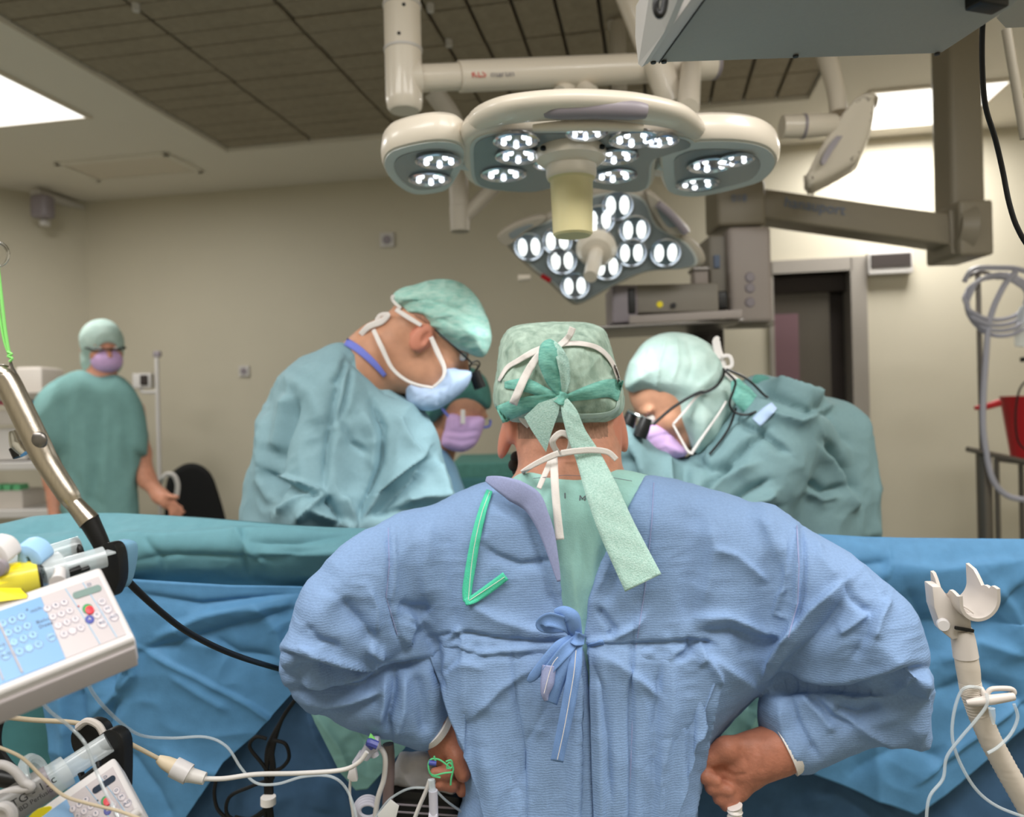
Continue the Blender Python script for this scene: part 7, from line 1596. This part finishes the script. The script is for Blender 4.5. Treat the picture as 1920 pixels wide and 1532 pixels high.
for pts in ([(806, 1450), (803, 1435), (808, 1424), (822, 1424), (835, 1432), (846, 1442)], [(806, 1450), (815, 1454), (832, 1450), (848, 1448)], [(836, 1428), (846, 1426), (848, 1438), (838, 1440), (842, 1430), (850, 1440), (846, 1460), (845, 1472)], [(815, 1424), (814, 1418), (817, 1428)], [(806, 1448), (811, 1455), (826, 1458)]):
    mk('loop', lambda bm: tube(bm, [W(x, y, 1.128) for x, y in pts], .0013, 8), M['green_cord'], gc)
tb('clear_tubing', 'clear line crossing from the slim syringe to the lower left', 'tubing', [(808, 1478, 1.12), (770, 1478, 1.13), (740, 1492, 1.14), (722, 1508, 1.14), (700, 1540, 1.14)], .0018, 'clear')
tb('clear_tubing', 'pale line rising from the bottom edge to the slim syringe', 'tubing', [(772, 1550, 1.12), (785, 1515, 1.12), (798, 1485, 1.12), (806, 1462, 1.12)], .0030, 'pale_cable')
tb('clear_tubing', 'thin clear line running right from the slim syringe behind the gown', 'tubing', [(814, 1478, 1.13), (835, 1500, 1.14), (862, 1520, 1.16), (890, 1540, 1.18)], .0018, 'clear')
fd = thing('folded_tubing', 'coil of clear ridged tubing at the bottom left of the tray', 'tubing', W(690, 1515, 1.15))
for k in range(4): mk('coil', lambda bm: tube(bm, [W(690+(16+k*3)*math.cos(t), 1520+(12+k*5)*math.sin(t), 1.15+.006*k) for t in np.linspace(.2, 5.6, 16)], .0028, 8), M['paper'], fd)
wb = thing('white_strip', 'broad white strip slanting up from the bottom beside the tray', 'strip', W(730, 1530, 1.12))
mk('strip', lambda bm: prism(bm, [W(710, 1560, 1.12), W(708, 1528, 1.12), W(732, 1500, 1.12), W(748, 1512, 1.12), W(736, 1560, 1.12)], Vector((0, .003, 0)), .0008), M['pale_label'], wb)
wd = thing('white_hose_end', 'white ribbed hose end just below the right hand', 'hose', W(1385, 1525, 1.14))
mk('hose', lambda bm: tube(bm, [W(1378+(k%2)*1.5, 1512+k*5, 1.14) for k in range(14)], [.009 if k % 2 else .0115 for k in range(14)], 14, True, 2), M['white_tape'], wd)

# ------------------------------------------------------------------ grey hose holder at the right
YO = .92
ho = thing('hose_holder', 'warm grey plastic cradle holder on a corrugated arm at the right', 'holder', W(1830, 1300, YO))
def cradle(bm):
    """half-pipe channel with raised cut-out rim: axis runs away to the upper left"""
    c0 = W(1838, 1128, YO-.025); c1 = W(1782, 1094, YO+.030); ax = (c1-c0).normalized()
    up = Vector((-.10, -.25, .96)); up = (up-ax*up.dot(ax)).normalized(); sd = ax.cross(up)
    if sd.x < 0: sd = -sd
    Ro, Ri = .0245, .0205; n = 22; m_ = 12; L = (c1-c0).length
    def rimh(t, side):
        prof = [(0, 0), (.14, -.003), (.18, .001), (.34, .0005), (.42, -.006), (.62, -.012), (.72, -.010), (.84, .004), (.9, .009), (1, .010)]
        prof2 = [(0, .002), (.16, .003), (.22, -.003), (.38, -.001), (.5, -.005), (.6, .002), (.74, .010), (1, .013)]
        pr = prof if side < 0 else prof2
        return float(np.interp(t, [p[0] for p in pr], [p[1] for p in pr]))
    rows = []
    for i in range(m_+1):
        t = i/m_; c = c0+ax*L*t; o_ = []; in_ = []
        for k in range(n+1):
            a_ = math.pi*(k/n); x = -math.cos(a_); z = -math.sin(a_)
            o_.append(c+sd*x*Ro+up*z*Ro); in_.append(c+sd*x*Ri+up*z*Ri)
        hl_, hr_ = rimh(t, -1)+.010, rimh(t, 1)+.010
        ring_ = [bm.verts.new(in_[0]+up*hl_), bm.verts.new(o_[0]+up*hl_)]+[bm.verts.new(p) for p in o_]+[bm.verts.new(o_[-1]+up*hr_), bm.verts.new(in_[-1]+up*hr_)]+[bm.verts.new(p) for p in in_[::-1]]
        rows.append(ring_)
    for a_, b_ in zip(rows, rows[1:]):
        for k in range(len(a_)): bm.faces.new((a_[k], a_[(k+1) % len(a_)], b_[(k+1) % len(a_)], b_[k]))
    for r_, rev in ((rows[0], False), (rows[-1], True)):
        # end caps as quad strip between outer and inner
        no = n+1
        outer = r_[1:2]+r_[2:2+no]+r_[2+no:3+no]; inner = [r_[0]]+r_[4+no:][::-1]+[r_[3+no]]
        for k in range(min(len(outer), len(inner))-1):
            try: bm.faces.new((outer[k], outer[k+1], inner[k+1], inner[k]))
            except ValueError: pass
mk('cradle', cradle, M['holder'], ho)
mk('cradle_rib', lambda bm: tube(bm, [W(1790, 1128, YO-.006), W(1812, 1140, YO-.016), W(1826, 1150, YO-.02)], .0012, 6), M['holder'], ho)
mk('stem_bracket', lambda bm: prism(bm, [W(x, y, YO-.008) for x, y in [(1764, 1100), (1778, 1120), (1820, 1148), (1822, 1180), (1806, 1196), (1786, 1200), (1768, 1186), (1752, 1140), (1748, 1100)]], Vector((.006, .030, 0)), .002), M['holder'], ho)
mk('pivot_screw', lambda bm: lathe(bm, [(.0072, 0), (.0072, .006), (.006, .0085), (.0001, .0085)], W(1768, 1170, YO-.008), Matrix.Rotation(math.radians(90), 3, 'X')@Matrix.Rotation(-.4, 3, 'Y'), 24), M['pump_white'], ho)
mk('dark_gap', lambda bm: box(bm, W(1808, 1180, YO-.012), (.022, .004, .004), Matrix.Rotation(.2, 3, 'Y'), .001), M['black'], ho)
mk('collar', lambda bm: tube(bm, [W(1802, 1180, YO), W(1806, 1200, YO), W(1811, 1232, YO)], [.0120, .0132, .0138], 24), M['holder'], ho)
mk('collar', lambda bm: tube(bm, [W(1811, 1230, YO), W(1815, 1255, YO), W(1818, 1280, YO)], [.0128, .0130, .0120], 24), M['corrugate'], ho)
def corr(bm):
    base = [W(1818, 1278, YO), W(1822, 1300, YO), W(1836, 1340, YO), W(1858, 1390, YO), (W(1888, 1445, YO)), W(1925, 1510, YO), W(1960, 1570, YO)]
    P_ = []; R_ = []
    for i in range(len(base)-1):
        for k in range(14):
            t = k/14; P_.append(base[i].lerp(base[i+1], t)); R_.append(.0120+(.0005 if (k % 2) else -.0003)+.0006*i/5)
    tube(bm, P_, R_, 20, True, 1, False)
mk('corrugated_arm', corr, M['corrugate'], ho)
def clip(bm):
    tube(bm, [W(1812, 1318, YO-.014), W(1830, 1316, YO-.016), W(1860, 1312, YO-.017), W(1900, 1306, YO-.015)], [.0030, .0050, .0058, .0046], 12)
mk('clip_bar', clip, M['holder'], ho)
mk('clip_loop', lambda bm: tube(bm, [W(1848, 1308, YO-.012), W(1856, 1294, YO-.012), W(1872, 1291, YO-.012), W(1896, 1292, YO-.012), W(1901, 1300, YO-.012), W(1890, 1304, YO-.012)], .0030, 10), M['holder'], ho)
mk('clip_hook', lambda bm: tube(bm, [W(1848, 1312, YO-.014), W(1844, 1300, YO-.012), W(1838, 1290, YO-.008)], .0034, 10), M['holder'], ho)
cl = thing('clear_tubing', 'clear line tied in a loop around the corrugated arm at right', 'tubing', W(1800, 1350, YO))
mk('line', lambda bm: tube(bm, [W(1838, 1290, YO-.012), W(1815, 1288, YO-.016), (W(1800, 1300, YO-.012)), W(1788, 1340, YO-.01), W(1786, 1385, YO-.01), W(1800, 1430, YO-.01), W(1830, 1480, YO-.01), (W(1870, 1512, YO-.01)), W(1930, 1535, YO-.01)], .0019, 8), M['clear'], cl)
mk('line', lambda bm: tube(bm, [W(1850, 1300, YO-.02), W(1850, 1322, YO-.022), W(1830, 1350, YO-.02), W(1800, 1385, YO-.015), W(1775, 1420, YO-.01), W(1768, 1460, YO-.01), (W(1745, 1490, YO-.01)), W(1738, 1520, YO-.01), W(1737, 1570, YO-.01)], .0019, 8), M['clear'], cl)
mk('line', lambda bm: tube(bm, [W(1901, 1320, YO-.018), W(1908, 1345, YO-.018), W(1896, 1375, YO-.018), W(1872, 1400, YO-.019), W(1852, 1412, YO-.019)], .0019, 8), M['clear'], cl)
mk('connector', lambda bm: tube(bm, [W(1859, 1328, YO-.022), W(1861, 1342, YO-.022), W(1863, 1358, YO-.022)], [.0040, .0034, .0014], 10), M['clear'], cl)

# ------------------------------------------------------------------ hanging back panels of the main gown, below the tie line
def panel(top, bot, x0, x1, seed, lab):
    xs_ = np.linspace(x0, x1, 60); yt = np.array([min(sG(float(x), 1203.0), 1.19) for x in xs_])
    def Yf_(px, py):
        t = np.clip((py-1203)/150, 0, 1); t = t*t*(3-2*t)
        flat = 1.098+.045*(np.abs(px-1092)/235)**2.2+.00003*(py-1203)
        b_ = np.interp(px, xs_, yt); b0 = b_+.006-.011*np.clip((py-1203)/40, 0, 1); return b0*(1-t)+np.minimum(flat, b_-.005)*t
    F2 = [(p_, w_, a_*1.5, s_) for (p_, w_, a_, s_) in GF if max(q_[1] for q_ in p_) > 1215 and x0-20 < sum(q_[0] for q_ in p_)/len(p_) < x1+20]
    o = sheet('back_panel', top, bot, Yf_, M['gown'], ROOTM, 110, 150, F2, .0022, 13, seed, thick=.0012)
    o['label'] = lab
panel([(797, 1206), (880, 1203), (1000, 1203), (1088, 1203)], [(1000, 1800), (1030, 1800), (1070, 1800), (1110, 1800)], 800, 1092, 3, 'left hanging back panel of the blue gown')
panel([(1104, 1205), (1200, 1203), (1290, 1207), (1345, 1270)], [(1122, 1800), (1140, 1800), (1165, 1800), (1196, 1800)], 1100, 1350, 4, 'right hanging back panel of the blue gown')

# lettering: turn every font object into a mesh of its own
bpy.context.view_layer.update()
dg = bpy.context.evaluated_depsgraph_get()
for o in [o for o in bpy.data.objects if o.type == 'FONT']:
    me = bpy.data.meshes.new_from_object(o.evaluated_get(dg)); n = bpy.data.objects.new(o.name, me); C.objects.link(n)
    n.parent = o.parent; n.matrix_basis = o.matrix_basis.copy(); nm = o.name
    bpy.data.objects.remove(o); n.name = nm
